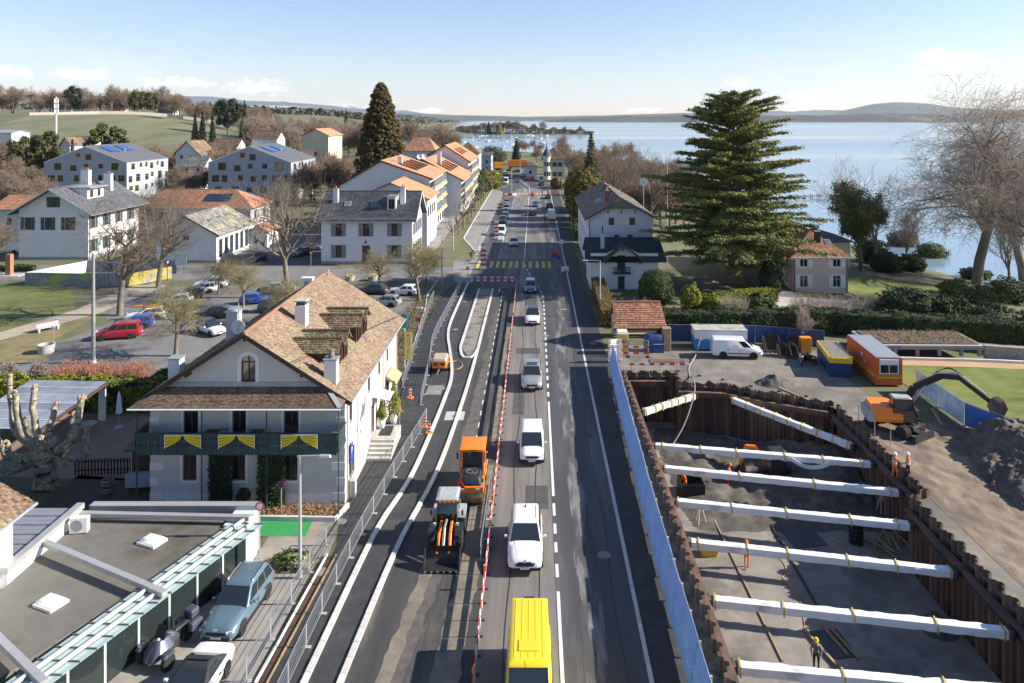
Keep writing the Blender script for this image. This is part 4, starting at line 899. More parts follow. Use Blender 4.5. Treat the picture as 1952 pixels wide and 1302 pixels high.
# dormers on the street slope
for yd in(2.6,4.5,8.7,10.6):
 zr,xa,xb,hw=9.95,8.25,11.75,.8
 d=MB();d.box(9.4,yd-hw+.1,7.4,xb-.35,yd+hw-.1,zr-.75);d.prism([(yd-hw+.1,zr-.75),(yd+hw-.1,zr-.75),(yd,zr-.1)],'x',xb-.5,xb-.35);dm=d.build('dormer',m_tim,hot)
 for s in(-1,1):
  q=[(xa+.9,yd+s*(hw+.15),zr-.72),(xb,yd+s*(hw+.15),zr-.72),(xb,yd,zr+.02),(xa,yd,zr+.02)];slab('dormer_roof',q,.07,m_moss,dm);tiles(dm,*q,.19,.17,m_moss,lift=.035,jit=.6)
 for i in range(12):MB().tube((xa+.2+i*.28,yd,zr+.04),(xa+.2+i*.28+.25,yd,zr+.06),.1,.115,8).build('ridge_tile',m_moss,dm)
 bb=MB();bb.box(xb-.33,yd-.42,8.15,xb-.28,yd+.42,9.05);bb.build('dormer_window',m_gl,dm)
 for yy in(-.44,0,.44):MB().box(xb-.3,yd+yy-.04,8.1,xb-.22,yd+yy+.04,9.1).build('window_bar',m_brown,dm)
 MB().bar((xa+.1,yd-hw-.16,zr-.3),(xb-1.2,yd-hw-.2,zr-1.75),.16,.03).build('flashing',m_zinc,dm)
c1=chimney(hot,8.0,5.7,9.5,11.5,.75,.75,m_plw,0,False);MB().box(7.7,5.4,11.5,8.3,6.0,11.8).build('chimney_louvre',m_dsteel,c1);MB().box(7.55,5.25,11.8,8.45,6.15,11.88).build('chimney_cap',m_cast,c1)
c2=chimney(hot,11.6,.5,7.3,9.25,.8,.7,m_plw,0);MB().lathe([(.2,9.35),(.22,9.6),(.15,9.7),(.17,9.9)],(11.6,.5,0),12).build('chimney_pot',M('grey_pot',(.16,.14,.13),.8,.1),c2,smooth=True)
c3=chimney(hot,3.7,4.2,9.0,11.4,.8,.8,M('chimney_grey',(.42,.42,.44),.9,.1),0);MB().lathe([(.0,11.5),(.42,11.52),(.42,11.62),(0,11.75)],(3.7,4.2,0),14).build('cowl',m_steel,c3,smooth=True)
chimney(hot,.9,1.6,7.2,8.95,.75,.75,m_plw,0)
MB().tube((6.6,17.4,10.8),(6.6,17.4,11.7),.06).build('vent_pipe',m_zinc,hot);MB().tube((11.4,9.3,8),(11.4,9.3,8.6),.06).build('vent_pipe',m_zinc,hot)
# dish and aerial beside the left chimney
ds=T('satellite_dish','white satellite dish and aerial beside the left chimney of the hotel','satellite dish',(hx0+4.35,hy0+3.4,9.8));MB().lathe([(0,.12),(.25,.09),(.48,.0),(.5,.01),(.25,.11),(0,.14)],n=20,ax='y').build('dish',m_wh,ds,smooth=True).location=(0,-.1,.75)
MB().path([(0,0,-.3),(0,0,2.4)],.03).build('mast',m_steel,ds);b=MB();b.bar((-1.1,.4,2.2),(1.1,-.4,1.95),.03,.03)
for i in range(12):t=-1+i*.18;b.bar((t-.1,-.36*t-.28,2.08),(t+.1,-.36*t+.28,2.08),.015,.015)
b.build('aerial',m_steel,ds);MB().path([(0,0,.4),(.1,-.6,.75)],.02).build('feed_arm',m_dsteel,ds)
# pent roof and balcony
y0=-2.05;pz0,pz1=7.0,7.66
pr=slab('pent_roof',[(-.35,y0,pz0),(HW+.25,y0,pz0),(HW-1.2,-.02,pz1),(1.2,-.02,pz1)],.1,m_dkt,hot);tiles(pr,(-.35,y0,pz0),(HW+.25,y0,pz0),(HW-1.2,-.02,pz1),(1.2,-.02,pz1),.17,.15,m_dkt)
q=[(HW+.25,y0,pz0),(HW+.25,-.02,pz0+.05),(HW-1.2,-.02,pz1)];slab('pent_roof',q,.08,m_oldt,hot);q=[(-.35,-.02,pz0+.05),(-.35,y0,pz0),(1.2,-.02,pz1)];slab('pent_roof',q,.08,m_dkt,hot)
MB().bar((HW+.2,y0+.05,pz0+.06),(HW-1.2,-.05,pz1+.05),.3,.03).build('hip_flashing',m_zinc,hot);MB().box(1.1,-.1,pz1-.02,HW-1.1,-.03,pz1+.28).build('wall_flashing',m_zinc,hot);MB().tube((-.35,y0-.05,pz0-.05),(HW+.25,y0-.05,pz0-.05),.055,n=8).build('gutter',m_wh,hot)
m_gr=M('dark_green_boards',(.028,.052,.05),.7,.25,2,rnd=.2)
bal=MB().box(.0,-1.75,4.15,HW+.1,-.002,4.3).build('balcony',m_gr,hot)
for x_ in(.0,4.05,8.1,HW):MB().tube((x_+.05,-1.7,0),(x_+.05,-1.7,pz0-.12),.045,n=8).build('pillar',m_gr,bal)
MB().box(-.02,-1.85,5.3,HW+.12,-1.7,5.38).build('handrail',m_gr,bal);MB().box(HW+.02,-1.7,5.3,HW+.12,-.02,5.38).build('handrail',m_gr,bal);MB().box(-.1,-1.7,5.3,.0,-.02,5.38).build('handrail',m_gr,bal)
def board_pts(cx_,w_):return[(cx_-w_/2,4.05),(cx_,3.98),(cx_+w_/2,4.05),(cx_+w_/2,4.5),(cx_+w_*.3,4.58),(cx_+w_/2,4.66),(cx_+w_/2,4.95),(cx_+w_*.3,5.03),(cx_+w_/2,5.1),(cx_+w_/2,5.3),(cx_-w_/2,5.3),(cx_-w_/2,5.1),(cx_-w_*.3,5.03),(cx_-w_/2,4.95),(cx_-w_/2,4.66),(cx_-w_*.3,4.58),(cx_-w_/2,4.5)]
b=MB().prism(board_pts(0,.2),'y',0,.025).build('railing_board',m_gr,bal);bme=b.data;b.location=(.15,-1.8,0)
for i in range(1,60):
 o=bpy.data.objects.new('railing_board',bme);col.objects.link(o);o.parent=bal;o.location=(.15+i*.209,-1.8,0)
for i in range(7):
 for x_ in(HW+.08,-.05):o=bpy.data.objects.new('railing_board',bme);col.objects.link(o);o.parent=bal;o.location=(x_,-1.6+i*.23,0);o.rotation_euler=(0,0,R(90))
# yellow swags hung on the railing
m_sw=M('mustard_cloth',(.66,.47,.02),.8,.1)
for i,(xc,lb)in enumerate(((3.0,'left'),(6.35,'middle'),(10.25,'right'))):
 r_=T('swag_banner',f'yellow swag banner, the {lb} one of three on the hotel balcony','banner',(hx0+xc,hy0-1.9,4.45),0,'yellow swag banners')
 for s in(-1,1):
  for k in range(4):
   b=MB();n=12;top=[(s*(.03+1.08*t),.84-(.03+.2*k)*(t**.55))for t in np.linspace(0,1,n)]
   wdt=[.02+.135*t**.6 for t in np.linspace(0,1,n)]
   for j in range(n-1):b.poly([(top[j][0],-.02,top[j][1]),(top[j+1][0],-.02,top[j+1][1]),(top[j+1][0],-.035,top[j+1][1]-wdt[j+1]),(top[j][0],-.035,top[j][1]-wdt[j])])
   b.build('cloth_fold',m_sw,r_)
 for x_ in(-1.12,1.12):MB().box(x_-.02,-.02,0,x_+.02,0,.86).build('border',m_wh,r_)
 MB().box(-1.12,-.03,.84,1.12,-.005,.88).build('border',m_wh,r_)
# balcony furniture
for i,(x_,lb)in enumerate(((4.3,'left'),(7.2,'right'))):
 r_=T('balcony_table',f'{lb} brown table standing on the hotel balcony','table',(hx0+x_,hy0-.75,4.3));MB().box(-.4,-.35,.7,.4,.35,.74).build('top',m_brown,r_);MB().tube((0,0,0),(0,0,.7),.04).build('leg',m_dsteel,r_)
for i,(x_,lb)in enumerate(((5.05,'beside the left balcony table'),(6.5,'beside the right balcony table'))):
 r_=T('balcony_chair',f'brown rounded chair {lb} of the hotel','chair',(hx0+x_,hy0-.75,4.3));MB().box(-.22,-.22,.42,.22,.22,.46).build('seat',m_brown,r_)
 for sx in(-1,1):
  for sy in(-1,1):MB().tube((.2*sx,.2*sy,0),(.2*sx,.2*sy,.42),.02,n=5).build('leg',m_brown,r_)
 MB().path([(.25*math.cos(t),.25*math.sin(t),.8)for t in np.linspace(R(-30),R(210),9)],.025).build('backrest',m_brown,r_)
# entrance steps, canopy, awning, poster, sign
st_=T('entrance_steps','stone entrance steps with steel handrail in front of the hotel door','steps',(-12.27,53.6,0))
for i in range(5):MB().box(.0,i*.36,0,1.75,i*.36+.36 if i<4 else 4.2,.18*(i+1)).build('step',M('stone_step',(.44,.42,.38),.9,.12,2),st_)
MB().box(.4,2.2,.902,1.3,4.0,.92).build('door_mat',m_dsteel,st_)
for x_ in(1.68,):MB().path([(x_,.1,.2),(x_,.1,1.1),(x_,1.7,1.9),(x_,4.1,1.9),(x_,4.1,.9)],.025).build('handrail',m_steel,st_);MB().path([(x_,1.7,.9),(x_,1.7,1.9)],.025).build('handrail',m_steel,st_)
cn=T('door_canopy','pale curved glass canopy over the hotel door','canopy',(-12.29,55.6,3.75));MB().loft([[(0,y,.1*math.sin(y/1.9*math.pi)+.15),(1.35,y,.1*math.sin(y/1.9*math.pi)-.1),(1.35,y,.1*math.sin(y/1.9*math.pi)-.13),(0,y,.1*math.sin(y/1.9*math.pi)+.12)]for y in np.linspace(0,1.9,8)]).build('glass_sheet',M('frosted_canopy',(.52,.56,.46),.3,.08),cn,smooth=True)
for y in(.2,1.7):MB().bar((0,y,-.4),(1.2,y,.0),.03,.03).build('bracket',m_steel,cn)
aw=T('window_awning','tan awning over the far window of the hotel street side','awning',(-12.29,60.4,3.4));MB().prism([(0,.3),(.12,.42),(.95,-.25),(.9,-.35),(0,.2)],'y',0,2.6).build('cloth',M('tan_awning',(.45,.31,.17),.8,.12),aw)
ps=T('menu_poster','tall poster of food and fir trees on the hotel street wall','poster',(-12.27,50.9,2.3))
MB().box(0,0,0,.03,2.9,3.4).build('board',M('poster_white',(.72,.72,.70),.6,.05),ps);b=MB()
for i in range(26):
 y_,z_=rng.uniform(.1,2.7),rng.uniform(.08,1.5);s_=rng.uniform(.06,.16);b.cur=i%4;b.poly([(.035+i*.0003,y_+s_*math.cos(t),z_+s_*math.sin(t))for t in np.linspace(0,2*math.pi,8)[:-1]])
b.build('food_print',[M('print_green',(.10,.17,.05)),M('print_red',(.42,.06,.06)),M('print_tan',(.42,.28,.15)),M('print_cream',(.6,.55,.42))],ps,kind='stuff')
MB().poly([(.036,.3,1.4),(.036,2.0,1.5),(.036,2.7,2.9),(.036,1.6,2.2),(.036,1.3,2.6),(.036,.9,2.0)]).build('fir_print',M('print_fir',(.10,.14,.12)),ps)
hs=T('hotel_sign','vertical yellow sign with the letters HOTEL projecting from the hotel wall','sign',(-11.75,66.3,3.2))
m_sg=M('sign_gold',(.50,.40,.13),.6,.1);m_blk=M('black_letter',(.015,.015,.015),.6,0)
MB().box(-.04,.02,0,.72,.1,2.5).build('frame',M('sign_edge',(.25,.2,.1),.6),hs)
for i,ch in enumerate('LETOH'):
 pn=MB().box(.02,-.06,.03+i*.49,.66,.018,.03+i*.49+.46).build('letter_panel',m_sg,hs);hs_l=(.34,-.068,.26+i*.49)
 text('letter',ch,.4,m_blk,pn,hs_l,(R(90),0,0),.004)
MB().box(-.55,.04,1.9,-.04,.09,1.95).build('bracket',m_dsteel,hs);MB().box(-.55,.04,.4,-.04,.09,.45).build('bracket',m_dsteel,hs)
bl=T('teal_banner','teal banner above the yellow hotel sign','banner',(-12.2,67.0,5.9));MB().box(0,0,0,.55,.04,1.25).build('cloth',M('teal_cloth',(.02,.36,.38),.7,.1),bl)
MB().tube((.02,.02,-.1),(.02,.02,1.35),.025).build('pole',m_steel,bl)
pk=T('parking_sign','blue parking sign fixed to the hotel corner','sign',(-12.2,48.6,2.2));MB().box(0,0,0,.04,.6,1.2).build('plate',M('sign_blue',(.02,.06,.35)),pk);text('letter','P',.6,m_wh,pk,(.045,.3,.7),(R(90),0,R(90)),.003)
MB().box(0.02,.27,-2.2,.06,.33,0).build('post',m_steel,pk)
bx_=T('meter_cabinet','grey meter cabinet at the corner of the hotel','cabinet',(-12.2,48.4,0));MB().box(0,0,0,.35,.5,1.1).build('body',m_cast,bx_);MB().box(.352,.04,.05,.37,.46,1.05).build('door',m_cast,bx_)
# planting bed in front of the hotel
sheet('flower_bed',[(-24.4,46.0),(-12.2,45.7),(-12.3,47.5),(-24.6,47.5)],.05,M('mulch',(.24,.14,.075),.95,.35,3,1.,12,c2=(.12,.09,.06),k=(.5,.65)))
kerb('bed_edge',[(-24.7,47.4),(-24.5,45.9),(-12.1,45.6),(-12.0,47.3)],h=.28,w=.18,L=2.0)
# terrace side of the hotel
sheet('terrace_deck',[(-32,41.8),(-16.5,41.8),(-16,45.6),(-24.6,45.9),(-24.9,50.5),(-32,51.5)],.006,M('dark_decking',(.07,.045,.035),.8,.25,2,.3,8,st=(1,5,1)))
sheet('terrace_paving',[(-40,51.5),(-24.9,50.5),(-24.9,63),(-40,63)],.006,M('terrace_tiles',(.26,.17,.125),.9,.2,1.2))
# ================================================================== motor showroom, bottom left
sr=T('motor_showroom','low motor showroom with grey felt roof and glass canopy','showroom',(-20,35,0));RZ=2.35
roofp=[(-16.7,40.5),(-21.9,29.2),(-24.0,24.6),(-25.6,24.6),(-25.6,41.5),(-16.4,41.5)]
Wd(sr).prism(roofp,'z',RZ-.25,RZ).build('flat_roof',M('roof_felt',(.15,.145,.125),.95,.15,.5,.5,40,c2=(.085,.075,.055),k=(.5,.66),s2=.25),sr)
m_alu=M('grey_aluminium',(.40,.40,.40),.45,.08,2,m=.3);m_cg=M('green_canopy_glass',(.30,.40,.40),.12,.08,1,sp=.7)
Wd(sr).box(-25.6,42.2,0,-16.0,42.7,2.75).build('parapet_wall',m_alu,sr);Wd(sr).bar((-25.8,41.4,2.72),(-15.9,41.0,2.72),.32,.22).build('roof_beam',m_alu,sr)
dirv=Vector((4.1,11.2,0)).normalized();o_out=Vector((-15.0,40.5,2.6));o_in=Vector((-16.75,40.5,2.68))
npan=18
for i in range(npan):
 a=i*.78;b_=a+.74
 for j,(f0,f1)in enumerate(((0,.30),(.34,.68),(.72,1.0))):
  def pt(s,f,z):return o_in.lerp(o_out,f)-dirv*s+Vector((0,0,z))
  q=[pt(a,f0,0),pt(b_,f0,0),pt(b_,f1,0),pt(a,f1,0)];bb=Wd(sr)
  lo=[v-Vector((0,0,.03))for v in q];bb._add(q+lo,[(0,3,2,1),(4,5,6,7),(0,1,5,4),(1,2,6,5),(2,3,7,6),(3,0,4,7)]);bb.build('canopy_pane',m_cg,sr)
 Wd(sr).bar(o_in-dirv*(a-.02)+Vector((0,0,.03)),o_out-dirv*(a-.02)+Vector((0,0,.03)),.05,.07).build('canopy_rafter',M('rafter_grey',(.12,.12,.12),.5),sr)
for f in(.32,.70):Wd(sr).bar(o_in.lerp(o_out,f)+Vector((0,0,.12))+dirv*.2,o_in.lerp(o_out,f)-dirv*14.3+Vector((0,0,.12)),.12,.14).build('canopy_rail',M('pale_rail',(.58,.57,.52),.5,.05),sr)
for s,xl in((6.6,-25.6),(12.4,-27.5)):
 e=o_out-dirv*s+Vector((0,0,.2));Wd(sr).bar(e,(xl,e.y+(4.0 if s<8 else 5.6),e.z+.1),.3,.24).build('roof_beam',m_alu,sr)
fo=Vector((-15.95,40.6,0))
for i in range(8):
 a=fo-dirv*(i*1.75);b_=fo-dirv*((i+1)*1.75);Wd(sr).bar(a+Vector((0,0,1.25)),a+Vector((0,0,-.0)),.1,.1)
 bb=Wd(sr);bb.tube(a,a+Vector((0,0,2.5)),.07,n=6);bb.build('mullion',M('white_mullion',(.60,.62,.64),.5,.05),sr)
 bb=Wd(sr);bb.poly([a,b_,b_+Vector((0,0,2.5)),a+Vector((0,0,2.5))]);bb.build('glass_wall',M('showroom_glass',(.02,.028,.028),.05,.1,1,sp=.8),sr)
Wd(sr).box(-17.2,40.6,0,-15.95,42.2,2.5).build('corner_wall',M('pale_blue_panel',(.55,.62,.66),.5,.05),sr)
for(px,py)in((290,1034),(97,1152)):
 c=P(px,py,RZ);d=Wd(sr);d.x=d.x@Matrix.Translation(c)@Matrix.Rotation(R(-22),4,'Z');d.box(-.62,-.45,0,.62,.45,.12);s1=d.build('roof_light',m_wh,sr)
 d=Wd(sr);d.x=d.x@Matrix.Translation(c)@Matrix.Rotation(R(-22),4,'Z');d.loft([[(-.58,-.41,.122),(.58,-.41,.122),(.58,.41,.122),(-.58,.41,.122)],[(-.5,-.33,.24),(.5,-.33,.24),(.5,.33,.24),(-.5,.33,.24)],[(-.3,-.18,.3),(.3,-.18,.3),(.3,.18,.3),(-.3,.18,.3)]]).build('dome',M('white_dome',(.8,.8,.79),.35,.02),s1,smooth=True,angle=60)
ac=T('air_conditioner','white air conditioning unit on the showroom roof','air conditioner',(-24.9,40.2,RZ),R(8));MB().box(-.45,-.18,.05,.45,.18,.85).build('casing',m_wh,ac);MB().lathe([(.3,-.2),(.32,-.185),(.05,-.185)],(-.08,0,.45),18,'y').build('fan_grille',M('fan_grey',(.3,.3,.3),.6),ac)
for x_ in(-.35,.35):MB().box(x_-.04,-.2,0,x_+.04,.2,.05).build('foot',m_dsteel,ac)
# annex with metal roof and white house at the left edge
an=T('metal_roof_annex','annex with grey ribbed metal roof beside the showroom','annex',(-28,38,0));Wd(an).box(-29.5,35.7,0,-25.62,41.6,2.9).build('wall',m_wh,an)
for i in range(13):Wd(an).box(-29.6,35.8+i*.45,2.902,-25.95,35.8+i*.45+.38,2.95+.03*(i%2)).build('roof_sheet',M('ribbed_roof',(.27,.28,.31),.45,.1,m=.3),an)
Wd(an).box(-25.95,35.6,2.901,-25.55,41.7,3.2).build('parapet',m_alu,an)
lh=T('white_house','white house with brown tiled roof at the bottom left edge','house',(-29,31,0));Wd(lh).box(-36,22,0,-26.0,36.6,5.6).build('wall',m_wh,lh)
q=[(-25.4,21,5.45),(-25.4,37.4,5.45),(-31,37.4,8.6),(-31,21,8.6)];q=[tuple(Vector(p)-lh.location)for p in q];r_=slab('roof',q,.14,m_dkt,lh);tiles(r_,*q,.2,.2,m_dkt,jit=.6);Wd(lh).tube((-25.35,21,5.4),(-25.35,37.4,5.4),.08,n=8).build('gutter',m_zinc,lh)
# ================================================================== other buildings
m_gsh=M('grey_shutter',(.20,.21,.24),.7,.1);m_tsh=M('teal_shutter',(.03,.085,.09),.7,.15);m_wsh=M('white_shutter',(.72,.72,.70),.6,.05)
def grid(n,u0,du,rows,w,h):return[(u0+i*du,z,w,h)for z in rows for i in range(n)]
# white house with slate roof beside the crossing
wh=house('slate_house','white two storey house with dark slate roof and grey shutters by the crossing',-36.6,126,15.6,11,8.0,3.9,'x',m_plw,m_slate,
   S=[(2.4,4.8,1.15,2.2),(7.1,4.8,1.15,2.2),(12.0,4.8,1.15,2.2),(2.4,1.1,1.15,2.2),(12.0,1.1,1.15,2.2),(7.0,.02,1.4,3.2,'d',M('brown_door',(.13,.045,.03),.6,.15))],
   E=grid(4,1.2,2.5,(1.1,4.8),1.0,2.0),sh=m_gsh,ov=.9,tl=(.32,.34),base=M('stone_plinth',(.30,.30,.31),.9,.2,3),barge=m_wh)
chimney(wh,1.7,3.2,9,12.6,.8,.8,m_wh,1);chimney(wh,13.5,3.0,9,13.0,.8,.8,m_wh,1)
an_=math.atan2(3.9,5.5)
for x_ in(3.9,8.6):skylight(wh,(x_,2.6,8+2.6*3.9/5.5+.18),1.1,1.2,'x',an_)
skylight(wh,(12.8,4.6,8+4.6*3.9/5.5+.18),.9,.8,'x',an_)
d=MB().box(11.0,1.5,8.9,12.5,4.6,11.4).build('dormer',m_plw,wh);MB().box(11.25,1.47,9.3,12.25,1.52,11.0).build('dormer_window',m_gl,d);MB().box(10.85,1.3,11.4,12.65,5.2,11.52).build('dormer_roof',m_zinc,d);MB().box(11.7,1.44,9.3,11.8,1.49,11.0).build('window_bar',m_brown,d)
MB().path([(-.8,-.75,7.9),(16.4,-.75,7.9)],.05).build('snow_guard',m_steel,wh);opening(wh,(15.6,0,0),(0,1,0),(4.4,8.6,2.2,2.2),m_zinc)
lp=T('wall_lamp','black lamp above the brown door of the slate roofed house','lamp',(-28.9,125.6,3.75));MB().lathe([(.02,-.2),(.14,0),(.14,.25),(.03,.4)],n=8).build('lantern',m_blk,lp);MB().bar((0,0,.2),(0,.4,.2),.04,.04).build('bracket',m_blk,lp)
# two grey apartment blocks: same shape, yellow and red window frames
def block(label,pl,fmc,pick):
 Y0=222.;s=F/Y0;x0=(pl-CX)/s;fr=M('frame_'+fmc,{'yellow':(.50,.40,.04),'red':(.36,.09,.04)}[fmc],.6,.2)
 def cz(py):return H-(py-CY)/s
 S=[]
 for(a,b_,c_,d_)in((570,752,607,790),(640,762,690,812),(405,828,465,887),(525,847,575,895),(628,837,665,875),(737,837,775,875),(835,828,895,887),(357,923,413,975),(433,923,475,975),(553,923,592,972),(648,930,695,975),(735,923,770,965),(810,923,868,978),(887,923,937,975),(380,1010,430,1060),(500,1010,560,1060),(620,1015,660,1050),(720,1010,770,1060),(850,1010,900,1060)):
  S.append(((a/3.945-84)/s,cz(100+d_/3.945),(c_-a)/3.945/s,(d_-b_)/3.945/s))
 X1=-123.5;E=[]
 for(a,b_,c_,d_)in((982,835,1010,882),(1045,827,1065,862),(1087,822,1105,860),(1123,827,1148,873),(1172,815,1187,848),(1203,818,1228,863),(962,930,990,980),(1018,912,1050,970),(1087,910,1112,958),(1130,897,1150,932),(1183,888,1212,945),(1236,892,1258,935),(966,1005,995,1040),(1010,998,1040,1045),(1085,988,1105,1030),(1130,980,1150,1012),(1180,970,1215,1030),(1232,970,1252,1020)):
  ya,yb=X1*F/(a/3.945-CX),X1*F/(c_/3.945-CX);ym=(ya+yb)/2;E.append((ya-Y0,H-(100+d_/3.945-CY)*ym/F,yb-ya,(d_-b_)/3.945*ym/F))
 top=[q for q in S if q[1]+q[3]>11.6];low=[q for q in S if q not in top]
 r_=house('apartment_block',label,x0,Y0,25,25,11.7,4.9,'y',m_plg,M('block_roof',(.10,.105,.115),.7,.15),S=low,E=E,ov=.06,th=.25,fm=fr,nm=0,cat='apartment block',group='grey apartment blocks',tilesok=False,barge=m_wh)
 for q in top:
  o=MB().box(q[0],-.06,q[1],q[0]+q[2],.05,q[1]+q[3]).build('window',fr,r_);MB().box(q[0]+.15,-.08,q[1]+.15,q[0]+q[2]-.15,-.055,q[1]+q[3]-.15).build('pane',m_gl,o)
 an=math.atan2(4.9,12.5)
 for y_ in(7,15):solar(r_,(15.8+.1,y_,11.7+4.9-3.4*4.9/12.5+.25),4,3,1.05,1.7,(0,an,0))
 MB().tube((18,11.5,14.3),(18,11.5,15.6),.15).build('vent_pipe',m_steel,r_)
 return r_
block('grey apartment block with yellow window frames, left of its twin',84,'yellow',0);block('grey apartment block with red window frames, right of its twin',397,'red',1)
# white house far left with dormer and teal shutters
w2=house('white_gabled_house','large white gabled house with teal shutters beside the parked white van',-91.3,130,12.3,16.5,8.9,3.7,'y',m_plw,m_slate,
   S=[(1.0,5.3,1.15,2.2),(4.6,5.3,1.15,2.2),(8.2,5.3,1.15,2.2)],E=grid(4,1.0,4.0,(1.2,5.4),1.1,2.2),sh=m_tsh,ov=1.5,tl=(.35,.36),barge=M('pale_green_barge',(.42,.52,.50),.7,.08),base=M('stone_plinth'))
f=MB().box(5.6,-.05,9.3,6.7,.05,11.1).build('window',m_brown,w2);MB().box(5.7,-.07,9.4,6.6,-.045,11.0).build('pane',m_gl,f)
for x_ in(5.0,6.75):MB().box(x_,-.09,9.3,x_+.55,-.03,11.1).build('shutter',m_tsh,f)
d=MB().box(6.3,3.5,10,10.0,8.5,12.3).build('dormer',m_plw,w2);MB().box(4.0,3.2,12.3,10.8,8.8,12.5).build('dormer_roof',m_zinc,d)
for y_ in(4.3,6.6):k=MB().box(9.98,y_,10.6,10.05,y_+.9,11.9).build('dormer_window',m_brown,d);MB().box(10.04,y_+.1,10.7,10.07,y_+.8,11.8).build('pane',m_gl,k)
chimney(w2,6.1,9.5,12,15.2,1.5,.9,m_plw,3);chimney(w2,8.6,12.5,11,14.3,1.4,.8,m_plw,2)
for x_ in(.4,11.6):MB().bar((x_,-1.4,8.2+.0),(x_,-.02,7.3),.12,.14).build('bracket',M('pale_green_barge'),w2)
MB().tube((12.36,.25,0),(12.36,.25,8.4),.07).build('downpipe',M('copper_pipe',(.25,.10,.06),.5,.1),w2)
# long red roofed school building and the slate roofed hall
r3=house('long_tiled_house','long low house with red tiled roof and solar panels between white house and hall',-83,150,25,11,7.0,2.9,'x',m_plw,m_tile,S=grid(6,2,4,(1.2,4.3),1.2,1.6),E=grid(2,2,5,(1.2,4.3),1.2,1.6),ov=.7,hip=5,tl=(.35,.36))
for i in range(3):o=MB().cb(0,0,.1,1.7,2.6,.1).build('solar_panel',M('solar_dark',(.02,.03,.05),.1,.1,sp=.8),r3);o.location=(15.5+i*1.8,2.6,8.5);o.rotation_euler=(math.atan2(2.9,5.5),0,0)
r4=house('village_hall','low white hall with mossy stone roof beside the car park',-65.4,127,10.4,15.3,5.2,2.95,'y',m_plw,M('mossy_slate',(.20,.19,.165),.95,.3,.6,.2,8,tone=.4,c2=(.27,.24,.14),k=(.5,.66)),S=[(4.5,3.9,1.2,.9)],E=[(1+i*2.3,.7,1.5,3.2)for i in range(6)],ov=.7,tl=(.4,.4),barge=m_tim,base=M('stone_plinth'),fm=M('teal_frame',(.05,.14,.15),.6,.1))
an4=-math.atan2(2.95,5.2)
for y_ in(4,7.5,11):skylight(r4,(7.6,y_,5.2+2.95*(10.4-7.6)/5.2+.2),.6,1.8,'y',-an4)
house('lean_to','small tiled outbuilding at the back of the village hall',-55,141.5,3.5,6,3.4,1.0,'y',m_plw,m_otile,S=[(.9,.9,.8,1.2)],E=[(1,.9,.8,1.2),(3,.9,.8,1.2)],ov=.4,cat='outbuilding')
# terraced apartment houses with orange roofs along the street
def terrace_house(label,pxl,pxr,pya,pyl,pyr,Y0,D,pxa,nwin=0,roofs=4):
 x0,x1,xa=(pxl-CX)*Y0/F,(pxr-CX)*Y0/F,(pxa-CX)*Y0/F;zr,zl,ze=H-(pya-CY)*Y0/F,H-(pyl-CY)*Y0/F,H-(pyr-CY)*Y0/F
 root=T('terraced_house',label,'apartment house',(x0,Y0,0),0,'orange roofed apartment houses along the street');W,A=x1-x0,xa-x0;b=MB()
 b.poly([(0,0,0),(W,0,0),(W,0,ze),(A,0,zr),(0,0,zl)]);b.poly([(W,0,0),(W,D,0),(W,D,ze),(W,0,ze)]);b.poly([(0,D,0),(0,0,0),(0,0,zl),(0,D,zl)]);b.poly([(W,D,0),(0,D,0),(0,D,zl),(A,D,zr),(W,D,ze)]);b.build('wall',m_plw,root)
 q=[(W+.9,-.4,ze-.2),(W+.9,D+.4,ze-.2),(A,D+.4,zr+.1),(A,-.4,zr+.1)];r_=slab('roof',q,.16,m_otile,root);tiles(r_,*q,.45,.42,m_otile)
 q2=[(-.6,D+.4,zl-.2),(-.6,-.4,zl-.2),(A,-.4,zr+.1),(A,D+.4,zr+.1)];r2=slab('roof',q2,.16,m_otile,root);tiles(r2,*q2,.5,.5,m_otile)
 for a_,d_ in((q[0],q[3]),(q2[1],q2[2])):MB().bar(Vector(a_)-Vector((0,0,.15)),Vector(d_)-Vector((0,0,.15)),.08,.3).build('bargeboard',m_tim,root)
 an=math.atan2(zr-ze,W-A+.9)
 for i in range(roofs):
  t=.42;y_=D*(.18+.2*i);x_=A+(W-A)*t*1.2
  o=MB().cb(0,0,.1,(W-A)*.42,1.3,.2).build('roof_window',M('loggia_dark',(.03,.026,.024),.5,.1),root);o.location=(x_,y_,zr-(zr-ze)*t*1.2*.93+.15);o.rotation_euler=(0,an,0)
  k=MB().cb(0,-.75,.14,(W-A)*.42,.12,.3).build('roof_window_frame',m_otile,o)
 st_n=int((ze+.5)//2.9);m_pan=M('ochre_balcony_panel',(.42,.30,.15),.7,.12);m_bg=M('balcony_glass',(.14,.19,.18),.12,.15,sp=.7)
 for f in range(st_n):
  z=1.0+f*2.9 if f==0 else .3+f*2.9
  if f==0:
   for i in range(int(D//4)):o=MB().box(W-.02,1+i*4,.3,W+.06,3.2+i*4,2.6).build('shop_window',m_brown,root);MB().box(W+.05,1.15+i*4,.45,W+.08,3.05+i*4,2.45).build('pane',m_gl,o)
   continue
  bl=MB().box(W+.002,.15,z,W+1.1,D-.15,z+.15).build('balcony',m_plw,root)
  for i in range(int(D//2.2)):
   ya=.2+i*2.2;MB().box(W+1.03,ya,z+.152,W+1.09,ya+2.12,z+1.05).build('balcony_panel',m_pan,bl);MB().box(W+.98,ya,z+1.15,W+1.02,ya+2.12,z+2.5).build('glazing',m_bg,bl);MB().box(W+.97,ya-.05,z+.152,W+1.1,ya+.03,z+2.72).build('post',m_wh,bl)
 return root
